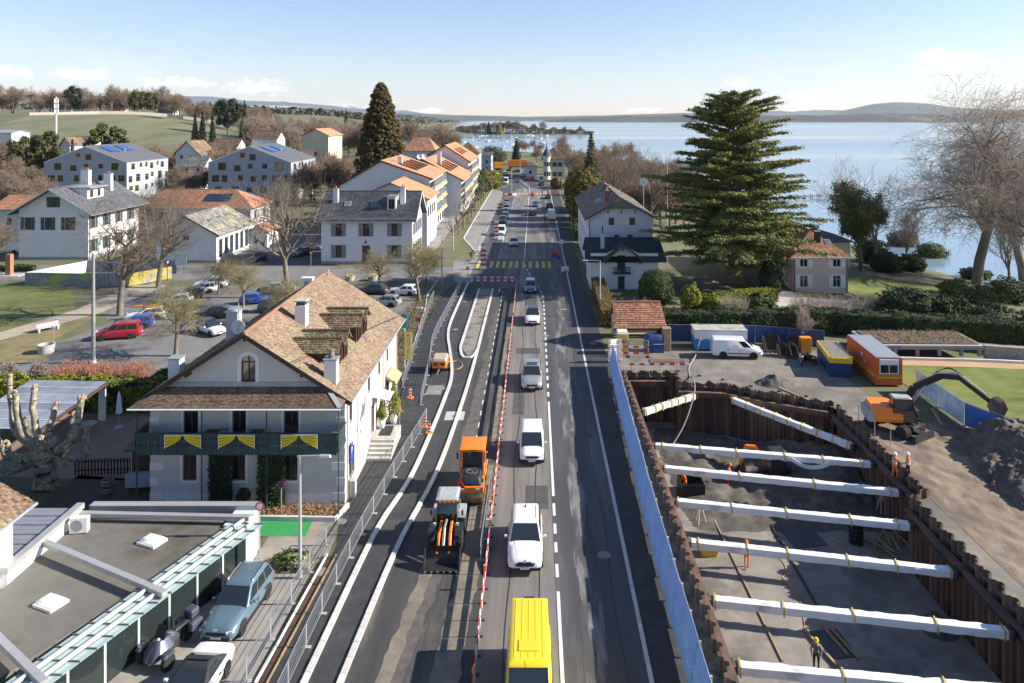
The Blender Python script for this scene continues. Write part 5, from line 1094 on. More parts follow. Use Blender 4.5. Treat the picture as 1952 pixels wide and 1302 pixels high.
t1=terrace_house('orange roofed apartment house nearest the slate roofed house',648,819,306,353,339,160,24,726);t2=terrace_house('second orange roofed apartment house with a big blank white gable',742,879,304,350,343,188,26,806);t3=terrace_house('third and farthest orange roofed apartment house before the bay',780,893,277,316,308,216,30,848,roofs=3)
house('low_orange_wing','low orange roofed wing in front of the nearest apartment house',-35,143.5,14,14,9.4,3.0,'y',m_plw,m_otile,S=[(2,5,1,1.4)],E=[(1+i*3,5.6,2.2,2.0)for i in range(4)],ov=.6,tl=(.45,.42),cat='house wing')
for p_,lb in((t1,'nearest'),(t2,'second')):chimney(p_,12 if p_ is t1 else 12,6,12.5,16.3,1.0,.8,m_plw,0)
for i,(dx,dy)in enumerate(((0,0),(1.2,.5),(.6,1.6))):
 r_=T('satellite_dish',('left','right','rear')[i]+' one of the white dishes on the blank gabled apartment house','satellite dish',(-29.6+dx,189+dy,14.2),R(15));MB().lathe([(0,.14),(.4,.1),(.7,0),(.7,.03),(0,.17)],n=14,ax='y').build('dish',m_wh,r_,smooth=True).location=(0,0,1.0);MB().tube((0,.15,-.4),(0,.15,1.0),.05).build('mast',m_steel,r_)
# chalet with clapboard gable and half hip, and the lodge with dark green roof
ch=T('clapboard_chalet','tall white clapboard house with half hipped brown roof beside the cedar','house',(8.8,117,0));W,D,ze,zh,zr=10.0,31.,9.4,11.0,12.2
b=MB();xh=(zh-ze)/(zr-ze)*W/2
wall_face(b,(0,0,0),(1,0,0),W,ze,[(3.9,5.0,.8,1.5),(6.0,5.0,.8,1.5),(3.0,8.0,.9,1.2),(6.3,8.0,.9,1.2)]);wall_face(b,(W,0,0),(0,1,0),D,ze);wall_face(b,(0,D,0),(0,-1,0),D,ze,[(2+i*3.6,z,1.1,1.8)for i in range(8)for z in(1.2,4.2,7)]);b.poly([(0,0,ze),(W,0,ze),(W-xh,0,zh),(xh,0,zh)]);b.poly([(W,D,ze),(0,D,ze),(W/2,D,zr)]);b.build('wall',M('clapboard_white',(.60,.62,.66),.8,.06,1),ch)
for q in[(3.9,5.0,.8,1.5),(6.0,5.0,.8,1.5),(3.0,8.0,.9,1.2),(6.3,8.0,.9,1.2)]:opening(ch,(0,0,0),(1,0,0),q,m_tim,pane=M('blind_brown',(.10,.075,.04),.6,.2))
for q in[(2+i*3.6,z,1.1,1.8)for i in range(8)for z in(1.2,4.2,7)]:opening(ch,(0,D,0),(0,-1,0),q,m_wh)
b=MB()
for i in range(34):
 z=3.0+i*.24;xa=0 if z<ze else(z-ze)/(zr-ze)*W/2
 for(x0_,x1_)in(((xa+.05,W-xa-.05),)if not any(q[1]-.1<z<q[1]+q[3]+.1 for q in((3.9,5.0,.8,1.5),(3.0,8.0,.9,1.2)))else((xa+.05,2.85 if z>7.5 else 3.8),(6.9 if z<7.5 else 7.3,W-xa-.05),(4.8 if z<7.5 else 4.0,5.9 if z<7.5 else 6.2))):
  if z<zh-.2 and x1_>x0_+.2:b._add([(x0_,-.03,z),(x1_,-.03,z),(x1_,-.002,z+.235),(x0_,-.002,z+.235)],[(0,1,2,3)])
b.build('clapboards',M('clapboard_white'),ch,kind='stuff')
ov=.9;sl=(zr-ze)/(W/2);ez=ze-ov*sl+.1;m_brt=M('brown_slate',(.125,.105,.09),.85,.2,.8,.15,8,tone=.4,c2=(.17,.15,.11),k=(.5,.66))
for s in(0,1):
 def X(x):return x if s else W-x
 q=[(X(W+ov),-ov,ez),(X(W+ov),D+.5,ez),(X(W/2),D+.5,zr+.1),(X(W/2),1.6,zr+.1),(X(W-xh*.95),-ov,zh-.05)]
 if not s:q=q[::-1]
 slab('roof',q,.14,m_brt,ch);tiles(ch,(X(W+ov),D+.5,ez)if not s else(X(W+ov),-ov,ez),(X(W+ov),-ov,ez)if not s else(X(W+ov),D+.5,ez),(X(W/2+.0),1.6,zr+.1)if not s else(X(W/2),D+.5,zr+.1),(X(W/2),D+.5,zr+.1)if not s else(X(W/2),1.6,zr+.1),.4,.38,m_brt)
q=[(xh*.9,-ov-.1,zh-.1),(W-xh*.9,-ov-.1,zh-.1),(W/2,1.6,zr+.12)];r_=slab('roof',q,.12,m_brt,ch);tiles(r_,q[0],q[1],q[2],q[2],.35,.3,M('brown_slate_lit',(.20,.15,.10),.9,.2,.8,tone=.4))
for x_ in(xh,W/2,W-xh):MB().bar((x_,-ov,zh-.35),(x_,0,zh-1.1),.1,.12).build('bracket',m_tim,ch)
for(x_,y_)in((3.2,5),(4.0,10),(4.0,17)):chimney(ch,x_,y_,10.5,13.0,.7,.6,M('chimney_brick',(.25,.12,.08),.9,.15),1)
for y_ in(9,11,6.5):skylight(ch,(2.2,y_,ze+2.2*sl+.2),1.3,.5,'y',-math.atan2(zr-ze,W/2))
MB().path([(.0,-.1,9),(-.08,-.1,8.4),(-.08,-.1,0)],.06).build('downpipe',m_tim,ch);d2=T('aerial_mast','tall thin aerial mast with an orange dish behind the chalet','aerial',(22.8,126,0));MB().tube((0,0,0),(0,0,18.0),.06).build('mast',m_steel,d2);MB().lathe([(0,.12),(.4,.08),(.65,0),(0,.16)],(0,0,12.7),12,'y').build('dish',m_pot,d2)
d2=T('satellite_dish','white dish on a pole above the chalet roof','satellite dish',(19,128,0));MB().tube((0,0,0),(0,0,14.2),.06).build('mast',m_steel,d2);MB().lathe([(0,.12),(.4,.08),(.75,0),(0,.16)],(0,-.1,14),12,'y').build('dish',m_wh,d2)
m_gsl=M('dark_green_slate',(.018,.034,.04),.6,.3,1,.1,8,tone=.5)
lo=T('gatehouse','small white lodge with dark green roof in front of the clapboard chalet','house',(8.2,107.5,0));W,D,ze,zr=9.9,8.5,4.7,7.0;b=MB()
dq=(3.9,2.6,1.2,2.4);wall_face(b,(0,0,0),(1,0,0),W,ze+.6,[dq,(4.0,.0,1.0,1.9)]);wall_face(b,(W,0,0),(0,1,0),D,ze);wall_face(b,(0,D,0),(0,-1,0),D,ze,[(2,1.2,1,1.6),(5,1.2,1,1.6)]);b.poly([(2.4,0,ze+.6),(7.0,0,ze+.6),(4.7,0,ze+1.75)]);b.build('wall',m_plw,lo)
opening(lo,(0,0,0),(1,0,0),dq,m_gr,door=m_gr);opening(lo,(0,0,0),(1,0,0),(4.0,0,1.0,1.9),m_gr,door=m_gr)
for q in((2,1.2,1,1.6),(5,1.2,1,1.6)):opening(lo,(0,D,0),(0,-1,0),q,m_wh)
sf=[(-.9,-1.1,ze-.45),(W+1.1,-1.1,ze-.45),(W+.8,4,zr),(-.6,4,zr)];r_=slab('roof',sf,.14,m_gsl,lo);tiles(r_,*sf,.35,.33,m_gsl,holes=((4.7,-.2,1.9,1.1),));sb=[(W+.8,D+.8,ze-.45),(-.6,D+.8,ze-.45),(-.6,4,zr),(W+.8,4,zr)];slab('roof',sb,.14,m_gsl,lo)
for s in(-1,1):slab('gablet_roof',[(4.7+s*3.1,-1.4,ze-.35),(4.7,-1.4,ze+2.0),(4.7,2.7,ze+2.0),(4.7+s*2.6,.3,ze+.15)][::s],.12,m_gsl,lo);MB().bar((4.7+s*3.1,-1.45,ze-.4),(4.7,-1.45,ze+1.9),.08,.25).build('bargeboard',m_gr,lo)
for x_ in(2.2,4.7,7.2):MB().bar((x_,-1.3,ze+(1.5 if x_==4.7 else-.3)),(x_,-.02,ze+(.9 if x_==4.7 else-1.0)),.1,.14).build('bracket',m_gr,lo)
bk=MB().box(3.2,-1.0,2.4,5.8,-.002,2.55).build('balcony',m_gr,lo)
for i in range(15):MB().box(3.25+i*.17,-.98,2.552,3.33+i*.17,-.93,3.4).build('baluster',m_gr,bk)
MB().box(3.2,-1.0,3.4,5.8,-.9,3.48).build('handrail',m_gr,bk);c_=chimney(lo,1.9,1.8,5.5,7.9,.55,.55,M('chimney_grey'),0);MB().tube((1.9,1.8,8),(1.9,1.8,9.0),.1).build('chimney_pot',m_dsteel,c_)
# pink villa
zv=tz(42,112);vl=house('pink_villa','pink villa with red hipped roof and white shutters behind the hedges',38.4,109,8.1,13,4.8-zv,2.9,'y',M('pink_render',(.60,.47,.40),.9,.06,.6),m_tile,S=[(1.0,3.9,1.15,1.75),(5.9,3.9,1.15,1.75),(1.0,.9,1.15,1.75),(5.9,.9,1.15,1.75)],Wt=[(1.5+i*2.8,z,.95,1.6)for i in range(4)for z in(.9,3.9)],z0=zv,ov=.75,hip=4.2,sh=m_wsh,trim=m_trim,tl=(.3,.3),fm=m_wh)
MB().box(-.7,-.72,4.55-zv-.3,8.8,-.6,4.55-zv-.02).build('cornice',m_wh,vl);chimney(vl,4.4,2.2,5.2-zv,7.9-zv,.75,.6,m_tim,0)
for x_ in(.15,7.95):MB().tube((x_,-.08,0),(x_,-.08,4.5-zv),.06).build('downpipe',m_tim,vl)
for x_ in(3.0,5.9):skylight(vl,(x_,2.1,4.8-zv+1.55),.8,1.0,'x',math.atan2(2.9,4.9))
v2=house('villa_wing','beige rear wing of the villa behind the cedar trunks',33.5,118,6,16,5.5,2.2,'y',M('beige_render',(.42,.36,.31),.9,.06),m_dkt,S=[(1,2.9,1,1.6),(3.6,2.9,1,1.6)],z0=zv,ov=.5,sh=m_wsh,cat='house wing')
bh=house('boat_house','low lakeside house with grey roof behind the villa',46,128,9,8,4.6,1.4,'y',M('beige_render'),m_slate,S=[(2,1.5,1,1.6)],E=[(2,1.5,1,1.6),(5,1.5,1,1.6)],z0=zv,ov=.6,hip=3)
# open shelter with red tiled roof
sh_=T('tiled_shelter','open shelter with red tiled roof beside the yellow toilet','shelter',(8.7,80.2,0));q=[(-.1,-.5,2.2),(5.7,-.5,2.2),(5.45,2.4,4.35),(.1,2.4,4.35)];r_=slab('roof',q,.12,m_tile,sh_);tiles(r_,*q,.26,.3,m_tile,lift=.05,jit=.3);q=[(5.7,5.3,2.2),(-.1,5.3,2.2),(.1,2.4,4.35),(5.45,2.4,4.35)];slab('roof',q,.12,m_tile,sh_)
MB().tube((.1,2.4,4.42),(5.45,2.4,4.42),.11,n=8).build('ridge_cap',m_tile,sh_)
for x_ in(.3,4.3,5.3):
 for y_ in(.1,4.7):MB().box(x_-.09,y_-.09,0,x_+.09,y_+.09,2.4).build('post',m_wh,sh_)
MB().box(-.05,-.52,2.0,5.65,-.42,2.14).build('eave_board',m_tim,sh_);MB().box(.2,4.6,0,5.3,4.75,1.6).build('back_wall',m_plc,sh_);MB().box(.4,3.4,.4,4.9,3.9,.48).build('bench',m_wood,sh_)
# ---------------------------------------------------------------- houses farther off
def fh(name,label,pl,pr,pye,pyr,Y,D,axis,wall,roof,hip=0,group=None,sh=None,cat='house',rows=None,ov=.6):
 x0,x1=(pl-CX)*Y/F,(pr-CX)*Y/F;z0=tz((x0+x1)/2,Y+D/2);ev=H-(pye-CY)*Y/F-z0;W=x1-x0;rh=H-(pyr-CY)*(Y+(D/2 if axis=='x' else 0))/F-z0-ev;ev=max(ev,2.6);rh=max(rh,1.0)
 n=max(1,int(W//3.2));m_=max(1,int(D//3.4));rws=[z for z in(1.0,3.8,6.6,9.4)if z+1.5<ev]
 return house(name,label,x0,Y,W,D,ev,rh,axis,wall,roof,S=[((i+.5)*W/n-.5,z,1.0,1.4)for i in range(n)for z in rws],E=[((i+.5)*D/m_-.5,z,1.0,1.4)for i in range(m_)for z in rws],z0=z0,ov=ov,hip=hip,tl=(.7,.6),sh=sh,cat=cat,group=group)
fh('chalet','brown roofed chalet with white gable between the grey apartment blocks',335,378,291,269,285,14,'y',m_plw,m_dkt);fh('cottage','small grey roofed cottage below the brown roofed chalet',345,388,316,297,252,9,'x',m_plw,M('mossy_slate'));fh('long_house','low brown roofed house behind the right grey apartment block',405,452,278,264,335,10,'x',m_plw,m_dkt)
fh('brown_house','brown roofed house with white walls in front of the bare wood',480,528,264,250,345,11,'x',m_plw,m_dkt);fh('yellow_house','pale yellow house with orange roof left of the giant sequoia',577,626,258,246,310,22,'y',M('yellow_render',(.56,.52,.36),.9,.05),m_otile);fh('red_roof_house','white house with red hipped roof right of the giant sequoia',769,828,286,262,265,14,'x',m_plc,m_tile,hip=3,sh=m_gr)
fh('low_tiled_house','low house with orange roof and white chimney at the left edge',-12,46,397,373,146,10,'x',m_plc,m_otile);fh('white_block','white flat looking house at the left edge below the field',-20,22,253,249,330,12,'x',m_plw,m_plg);fh('small_white_house','small white gabled house beside the blue spruce',116,133,274,262,300,10,'y',m_plw,m_dkt);fh('row_house','brown roofed row house behind the phone mast',135,168,272,260,330,10,'x',m_plc,m_dkt)
fh('mansion','cream mansion with slate roof among the bare trees on the hill',110,136,207,193,740,14,'x',m_plc,m_slate,hip=4,cat='mansion');fh('hill_house','house with orange roof above the vineyard wall',206,237,213,206,760,12,'x',M('yellow_render'),m_otile);fh('hill_house','house with orange roof right of the round pine',358,382,212,203,760,13,'x',m_plc,m_otile);fh('hill_house','pale house behind the bare trees right of the vineyard wall',300,330,218,208,730,12,'x',m_plw,m_dkt)
fh('brown_villa','brown roofed villa behind the farthest orange roofed apartment house',866,912,292,272,262,14,'x',m_plc,m_dkt,hip=4);fh('grey_villa','grey flat roofed house at the bend of the street',903,936,296,291,300,14,'x',m_plg,M('block_roof'));fh('roadside_house','low white house with brown roof beside the turreted house',998,1024,316,308,318,9,'x',m_plw,m_dkt,hip=3)
cs=T('carport','dark carport behind the slate roofed house','carport',(-56,190,0));MB().box(0,0,2.5,6.5,6,2.75).build('roof',m_dkt,cs)
for x_ in(.2,6.2):
 for y_ in(.2,5.7):MB().box(x_-.08,y_-.08,0,x_+.08,y_+.08,2.5).build('post',m_tim,cs)
MB().box(0,5.8,0,6.5,5.95,2.49).build('back_wall',m_tim,cs)
# turreted house at the end of the street
tu=house('turreted_house','pale turreted house with brown mansard roof at the street end',3.8,302,8.5,15,8.8,4.0,'y',m_plc,m_dkt,S=grid(2,4.0,2.2,(1.2,5.2),1.0,1.8),Wt=grid(4,1.5,3.4,(1.2,5.2),1.0,1.8),hip=5,ov=.8,tl=(.5,.5),sh=m_gsh,cat='house')
tw=MB().lathe([(1.6,0),(1.6,9.3),(1.85,9.4),(1.85,9.7)],(1.2,0,0),16).build('turret',m_plc,tu,smooth=True);MB().lathe([(2.1,9.7),(1.3,11.2),(.5,12.6),(.2,13.6),(.02,15.8)],(1.2,0,0),16).build('spire',m_slate,tw,smooth=True)
for a in(-120,-80,-40):
 for z in(1.5,5.5):o=MB().box(-.4,-.06,z,.4,.06,z+1.7).build('turret_window',m_gl,tw);o.location=(1.2+1.6*math.cos(R(a)),1.6*math.sin(R(a)),0);o.rotation_euler=(0,0,R(a+90))
chimney(tu,6.5,7,10.5,14.2,.7,.7,m_pot,1)
# orange lorries at the bend
def lorry(label,x,y,L,h,rz):
 r_=T('lorry_trailer',label,'lorry',(x,y,0),rz);MB().box(0,0,1.2,L,2.5,h).build('box_body',M('lorry_orange',(.80,.26,.01),.5,.05),r_);MB().box(0,.2,.8,L,2.3,1.19).build('chassis',m_dsteel,r_);MB().box(.3,-.02,1.5,L-.3,-.003,1.75).build('stripe',m_sy,r_)
 for x_ in(1.2,2.3,L-1.6):
  for y_ in(.0,2.2):MB().lathe([(.1,0),(.48,.02),(.5,.15),(.48,.28),(.1,.3)],(x_,y_,.5),14,'y').build('wheel',m_blk,r_)
 return r_
lorry('long orange lorry trailer at the bend of the street',-13.2,366,9.3,4.3,R(2));lorry('short orange lorry box at the bend of the street',-19.4,352,4.2,4.0,R(8))
# phone mast on the field
pm=T('phone_mast','tall white phone mast with antennas at the edge of the field','mast',(-200,307,tz(-200,307)));MB().lathe([(.5,0),(.36,18),(.3,34.0)],n=10).build('pole',m_wh,pm,smooth=True)
for k in range(9):
 a=k*2.1;z=28.0+(k//3)*2.2;MB().cb(.7*math.cos(a),.7*math.sin(a),z,.4,.4,1.9).build('antenna',m_wh,pm)
for z in(27,29.2,31.4):MB().lathe([(.9,z),(.9,z+.1),(.3,z+.1)],n=10).build('platform',m_steel,pm)
# long pale wall above the vineyard
vw=T('vineyard_wall','long pale stone wall above the green vineyard slope','wall',(0,0,0));pts=[(-440,640),(-395,668),(-345,690),(-330,690),(-285,704),(-262,704)]
for(ax,ay_),(bx_,by_)in zip(pts[:-1],pts[1:]):
 n=4
 for i in range(n):
  p0=Vector((ax+(bx_-ax)*i/n,ay_+(by_-ay_)*i/n,0));p1=Vector((ax+(bx_-ax)*(i+1)/n,ay_+(by_-ay_)*(i+1)/n,0));p0.z,p1.z=tz(p0.x,p0.y)+1.2,tz(p1.x,p1.y)+1.2;MB().bar(p0,p1,.5,3.2).build('wall_section',M('pale_wall',(.56,.50,.43),.9,.12,.5),vw)
def drape(name,A,B,C_,D_,n,m,mat,lift=.15):
 A,B,C_,D_=[np.array(p,float)for p in(A,B,C_,D_)];u,v=np.meshgrid(np.linspace(0,1,n+1),np.linspace(0,1,m+1));u,v=u[...,None],v[...,None]
 p=(A*(1-u)+B*u)*(1-v)+(D_*(1-u)+C_*u)*v;z=terrain(p[...,0],p[...,1])+lift;vv_=np.concatenate([p,z[...,None]],-1).reshape(-1,3)
 f_=np.array([(j*(n+1)+i,j*(n+1)+i+1,(j+1)*(n+1)+i+1,(j+1)*(n+1)+i)for j in range(m)for i in range(n)]);return tag(mesh_obj(name,vv_,f_,mat,smooth=True,angle=180),kind='structure')
drape('vineyard_field',(-330,400),(-165,420),(-262,702),(-440,638),30,40,M('vineyard_grass',(.135,.14,.065),.95,.25,.05,c2=(.18,.155,.09),k=(.5,.66),s2=.03,st=(1,.25,1)),.5)
drape('ploughed_field',(-330,355),(-180,345),(-165,420),(-330,400),20,20,M('ploughed_earth',(.22,.155,.10),.95,.15,.05),.45)
drape('meadow',(-165,430),(-120,470),(-150,620),(-230,620),12,20,m_grass,.5)
# ================================================================== vehicles
def paint(name,c,r=.32,m=0.,coat=.6):return M('paint_'+name,c,r,.03,1,m=m,coat=coat)
PW,PS,PD,PK,PB,PR,PGB=paint('white',(.72,.72,.71)),paint('silver',(.42,.41,.39),.35,.5),paint('dark_grey',(.06,.062,.068),.3,.4),paint('black',(.012,.012,.014)),paint('blue',(.02,.08,.38)),paint('red',(.32,.012,.025)),paint('grey_blue',(.13,.19,.24),.32,.5)
PY_,PBG=paint('yellow',(.80,.58,.015),.4),paint('steel_blue',(.16,.25,.30),.3,.45)
m_cglass=M('car_glass',(.02,.026,.03),.03,0,sp=1.);m_tyre=M('tyre_rubber',(.018,.018,.018),.85,.1);m_rim=M('alloy_rim',(.42,.42,.43),.3,.05,m=.7);m_hl=M('headlamp',(.62,.66,.70),.1,0,sp=.9);m_tl=M('tail_lamp',(.45,.01,.01),.2,0);m_plast=M('black_trim',(.022,.022,.024),.6,.05);m_plate_=M('number_plate',(.62,.66,.74),.5,.02)
def rr(x0,y0,x1,y1,r,z,n=4):
 out=[]
 for cx_,cy_,a0 in((x1-r,y1-r,0),(x0+r,y1-r,90),(x0+r,y0+r,180),(x1-r,y0+r,270)):
  out+=[(cx_+r*math.cos(R(a0+90*i/(n-1))),cy_+r*math.sin(R(a0+90*i/(n-1))),z)for i in range(n)]
 return out
CK=dict(  # L, W, H, belt, stations (t, width, bottom, shoulder, top), rear base, rear top, front top, front base, roof width, side windows, grille
 suv=dict(L=4.75,W=1.92,H=1.70,b=1.02,st=((-.5,.80,.42,.72,.76),(-.485,.93,.34,.98,1.02),(-.44,.98,.28,1.01,1.05),(-.30,1,.25,1.02,1.06),(0,1,.24,1.01,1.05),(.17,1,.24,1.0,1.05),(.28,.99,.25,.96,1.04),(.40,.97,.28,.88,.97),(.46,.92,.30,.80,.90),(.49,.84,.32,.70,.78),(.50,.72,.38,.60,.66)),g=(-.475,-.40,.02,.19),rw=.74,sw=((.05,.30),(.33,.62),(.65,.93)),rail=True),
 hatch=dict(L=4.25,W=1.78,H=1.47,b=.92,st=((-.5,.80,.40,.66,.70),(-.485,.93,.30,.88,.92),(-.42,.98,.24,.92,.95),(-.2,1,.2,.92,.95),(.05,1,.2,.91,.94),(.17,1,.2,.90,.93),(.30,.98,.22,.84,.90),(.41,.95,.25,.76,.82),(.47,.88,.28,.66,.72),(.495,.76,.32,.54,.60)),g=(-.47,-.36,.0,.21),rw=.72,sw=((.12,.42),(.46,.86)),rail=False),
 wagon=dict(L=4.7,W=1.82,H=1.48,b=.92,st=((-.5,.80,.40,.66,.70),(-.485,.93,.30,.88,.92),(-.42,.98,.24,.92,.95),(-.2,1,.2,.92,.95),(.05,1,.2,.91,.94),(.15,1,.2,.90,.93),(.30,.98,.22,.84,.90),(.41,.95,.25,.76,.82),(.47,.88,.28,.66,.72),(.495,.76,.32,.54,.60)),g=(-.48,-.40,-.02,.17),rw=.72,sw=((.05,.28),(.31,.58),(.61,.9)),rail=True),
 coupe=dict(L=4.6,W=1.83,H=1.36,b=.88,st=((-.5,.80,.42,.66,.72),(-.485,.92,.32,.84,.90),(-.40,.98,.24,.88,.94),(-.2,1,.2,.89,.93),(.05,1,.2,.88,.91),(.13,1,.2,.86,.90),(.30,.98,.22,.80,.86),(.41,.95,.25,.72,.78),(.47,.88,.28,.62,.68),(.495,.76,.32,.52,.56)),g=(-.36,-.18,-.03,.14),rw=.72,sw=((.2,.8),),rail=False),
 mini=dict(L=4.35,W=1.80,H=1.82,b=1.08,st=((-.5,.92,.36,.8,.9),(-.49,.97,.3,1.05,1.08),(-.42,1,.24,1.08,1.1),(0,1,.22,1.08,1.1),(.15,1,.22,1.06,1.1),(.28,.98,.24,.98,1.06),(.40,.95,.26,.88,.96),(.47,.88,.28,.74,.82),(.498,.76,.34,.58,.64)),g=(-.495,-.47,.06,.26),rw=.84,sw=((.72,.95),),rail=False),
 mpv=dict(L=4.85,W=1.80,H=1.83,b=1.08,st=((-.5,.92,.36,.8,.9),(-.49,.97,.3,1.05,1.08),(-.42,1,.24,1.08,1.1),(0,1,.22,1.08,1.1),(.15,1,.22,1.06,1.1),(.28,.98,.24,.98,1.06),(.40,.95,.26,.88,.96),(.47,.88,.28,.74,.82),(.498,.76,.34,.58,.64)),g=(-.49,-.45,.08,.27),rw=.84,sw=((.08,.36),(.39,.68),(.71,.95)),rail=True),
 van=dict(L=5.2,W=1.98,H=1.97,b=1.15,st=((-.5,.95,.4,.9,1.0),(-.495,.98,.34,1.12,1.15),(-.42,1,.28,1.15,1.17),(0,1,.26,1.15,1.17),(.2,1,.26,1.13,1.17),(.33,.98,.27,1.06,1.14),(.43,.95,.29,.94,1.02),(.48,.88,.32,.78,.86),(.5,.76,.38,.6,.66)),g=(-.498,-.485,.15,.33),rw=.84,sw=((.76,.95),),rail=False),
 high=dict(L=5.6,W=2.0,H=2.5,b=1.25,st=((-.5,.96,.45,.95,1.1),(-.497,.98,.38,1.2,1.25),(-.42,1,.32,1.25,1.27),(0,1,.3,1.25,1.27),(.25,1,.3,1.22,1.26),(.38,.98,.3,1.12,1.2),(.46,.94,.32,.96,1.04),(.49,.86,.36,.8,.86),(.5,.76,.42,.66,.7)),g=(-.499,-.492,.27,.41),rw=.86,sw=((.82,.96),),rail=False))
wheel_me={}
def wheel_mesh(r):
 if r not in wheel_me:
  o=MB().lathe([(r*.66,-.1),(r*.93,-.105),(r,-.07),(r,.07),(r*.93,.105),(r*.66,.1)],n=22,ax='x').build('wheel',m_tyre,smooth=True);a=o.data;bpy.data.objects.remove(o);b=MB();b.lathe([(r*.68,.085),(r*.68,.098),(r*.60,.098),(r*.58,.06)],n=22,ax='x')
  for i in range(5):
   t=i*2*math.pi/5;c,s=math.cos(t),math.sin(t);b._add([(.07,c*.04-s*.05,s*.04+c*.05),(.07,c*.04+s*.05,s*.04-c*.05),(.09,c*r*.62+s*.03,s*r*.62-c*.03),(.09,c*r*.62-s*.03,s*r*.62+c*.03)],[(0,1,2,3)])
  b.lathe([(.06,.06),(.06,.085),(.0,.09)],n=10,ax='x');o=b.build('rim',m_rim);c=o.data;bpy.data.objects.remove(o);wheel_me[r]=(a,c)
 return wheel_me[r]
def link(name,me,par,loc=(0,0,0),rot=(0,0,0)):
 o=bpy.data.objects.new(name,me);col.objects.link(o);o.parent=par;o.location=loc;o.rotation_euler=rot;return o
def build_car(kind,name='car'):
 k=CK[kind];L,W,Hc,bz=k['L'],k['W'],k['H'],k['b'];hw=W/2;root=bpy.data.objects.new(name,None);col.objects.link(root);rings=[]
 for t,w,zb,zs,zt in k['st']:
  w*=hw;y=t*L;half=[(w*.86,zb),(w*.98,zb+.12),(w,(zb+zs)*.5),(w*.985,zs-.1),(w*.93,zs),(w*.62,zt-.01),(w*.3,zt)];rings.append([(x,y,z)for x,z in half]+[(-x,y,z)for x,z in half[::-1]])
 MB().loft(rings).build('body',PW,root,smooth=True,angle=50)
 rb,rt,ft,fb_=[v*L for v in k['g']];gw,tw=hw*.93,hw*k['rw'];ze=Hc-.07
 g=MB();g.loft([rr(-gw,rb,gw,fb_,.08,bz-.04),rr(-tw,rt,tw,ft,.08,ze),rr(-tw+.05,rt+.06,tw-.05,ft-.06,.1,Hc-.02),rr(-tw*.7,rt+.25,tw*.7,ft-.22,.15,Hc)]);g.build('cabin',PW,root,smooth=True,angle=35)
 def side(f,gg,s):
  e=.012;x=gw+(tw-gw)*gg+e;ya,yb=rb+(rt-rb)*gg,fb_+(ft-fb_)*gg;return(s*x,ya+(yb-ya)*f,bz-.04+(ze-bz+.04)*gg)
 for s in(-1,1):
  for f0,f1 in k['sw']:
   q=[side(f0,.14,s),side(f1,.14,s),side(min(f1,.97),.9,s),side(f0,.9,s)];MB().poly(q if s>0 else q[::-1]).build('side_window',m_cglass,root)
 def endp(u,gg,front):
  y=(fb_+(ft-fb_)*gg+.012)if front else(rb+(rt-rb)*gg-.012);x=(gw+(tw-gw)*gg)*u;return(x,y,bz-.04+(ze-bz+.04)*gg+.01)
 MB().poly([endp(.93,.06,1),endp(-.93,.06,1),endp(-.93,.96,1),endp(.93,.96,1)]).build('windscreen',m_cglass,root)
 if kind not in('high','van')or True:MB().poly([endp(-.88,.2,0),endp(.88,.2,0),endp(.88,.9,0),endp(-.88,.9,0)]).build('rear_window',m_cglass if kind not in('high','van')else PW,root)
 r=.37 if kind in('suv','high','van')else .32;a,c=wheel_mesh(r);yf,yr=.305*L,-.29*L
 for y in(yf,yr):
  for s in(-1,1):
   b=MB();n=12;b._add([(s*(hw+.004),y+rad*math.cos(t),r+rad*math.sin(t))for rad in(0.01,r+.07)for t in np.linspace(R(-25),R(205),n)],[(i,i+1,n+i+1,n+i)if s<0 else(n+i,n+i+1,i+1,i)for i in range(n-1)]);b.build('wheel_arch',m_plast,root)
   w=link('wheel',a,root,(s*(hw-.085),y,r),(0,0,0 if s>0 else math.pi));link('rim',c,w)
 zf=k['st'][-3][3]
 for s in(-1,1):
  MB()._add([(s*hw*.93,.462*L,zf+.0),(s*hw*.55,.492*L,zf-.03),(s*hw*.56,.499*L,zf-.13),(s*hw*.95,.468*L,zf-.15)],[(0,1,2,3)if s<0 else(3,2,1,0)]).build('headlight',m_hl,root).location=(0,.012,0)
  MB().box(s*hw*.68,-.497*L,k['st'][1][3]-.3,s*hw*.91,-.47*L,k['st'][1][3]-.06).build('tail_light',m_tl,root)
  m=MB().cb(s*(hw+.11),fb_-.42,bz+.08,.2,.12,.15).build('wing_mirror',PW,root,bevel=.04); 
 MB().cb(0,.497*L,zf-.16,hw*1.0,.05,.15).build('grille',m_plast,root);MB().cb(0,.497*L,.40,hw*1.45,.06,.14).build('air_intake',m_plast,root);MB().cb(0,.508*L,.47,.5,.02,.11).build('number_plate',m_plate_,root);MB().cb(0,-.507*L,.62,.5,.02,.12).build('number_plate',m_plate_,root)
 hood=[(t*L,zt)for t,w,zb,zs,zt in k['st']if t*L>fb_-.1];sm_=M('seam',(.02,.02,.022),.7,0)
 for s in(-1,1):
  MB().path([(s*hw*(.66-.1*i),y+.01,z-.012)for i,(y,z)in enumerate(hood[:-2])],.009,4).build('bonnet_seam',sm_,root)
  for f in(.34,.64):q0=side(f,.1,s);MB().box(s*(hw-.01),q0[1]-.008,.35,s*(hw+.006),q0[1]+.008,bz-.1).build('door_seam',sm_,root);MB().box(s*(hw-.01),q0[1]+.12,bz-.2,s*(hw+.03),q0[1]+.3,bz-.165).build('door_handle',m_plast,root)
  MB().bar(endp(.75*s,.075,1),endp(.05*s+.1,.3,1),.02,.015).build('wiper',m_plast,root);MB().cb(s*hw*.72,.487*L,.42,.16,.06,.09).build('fog_lamp',m_hl,root)
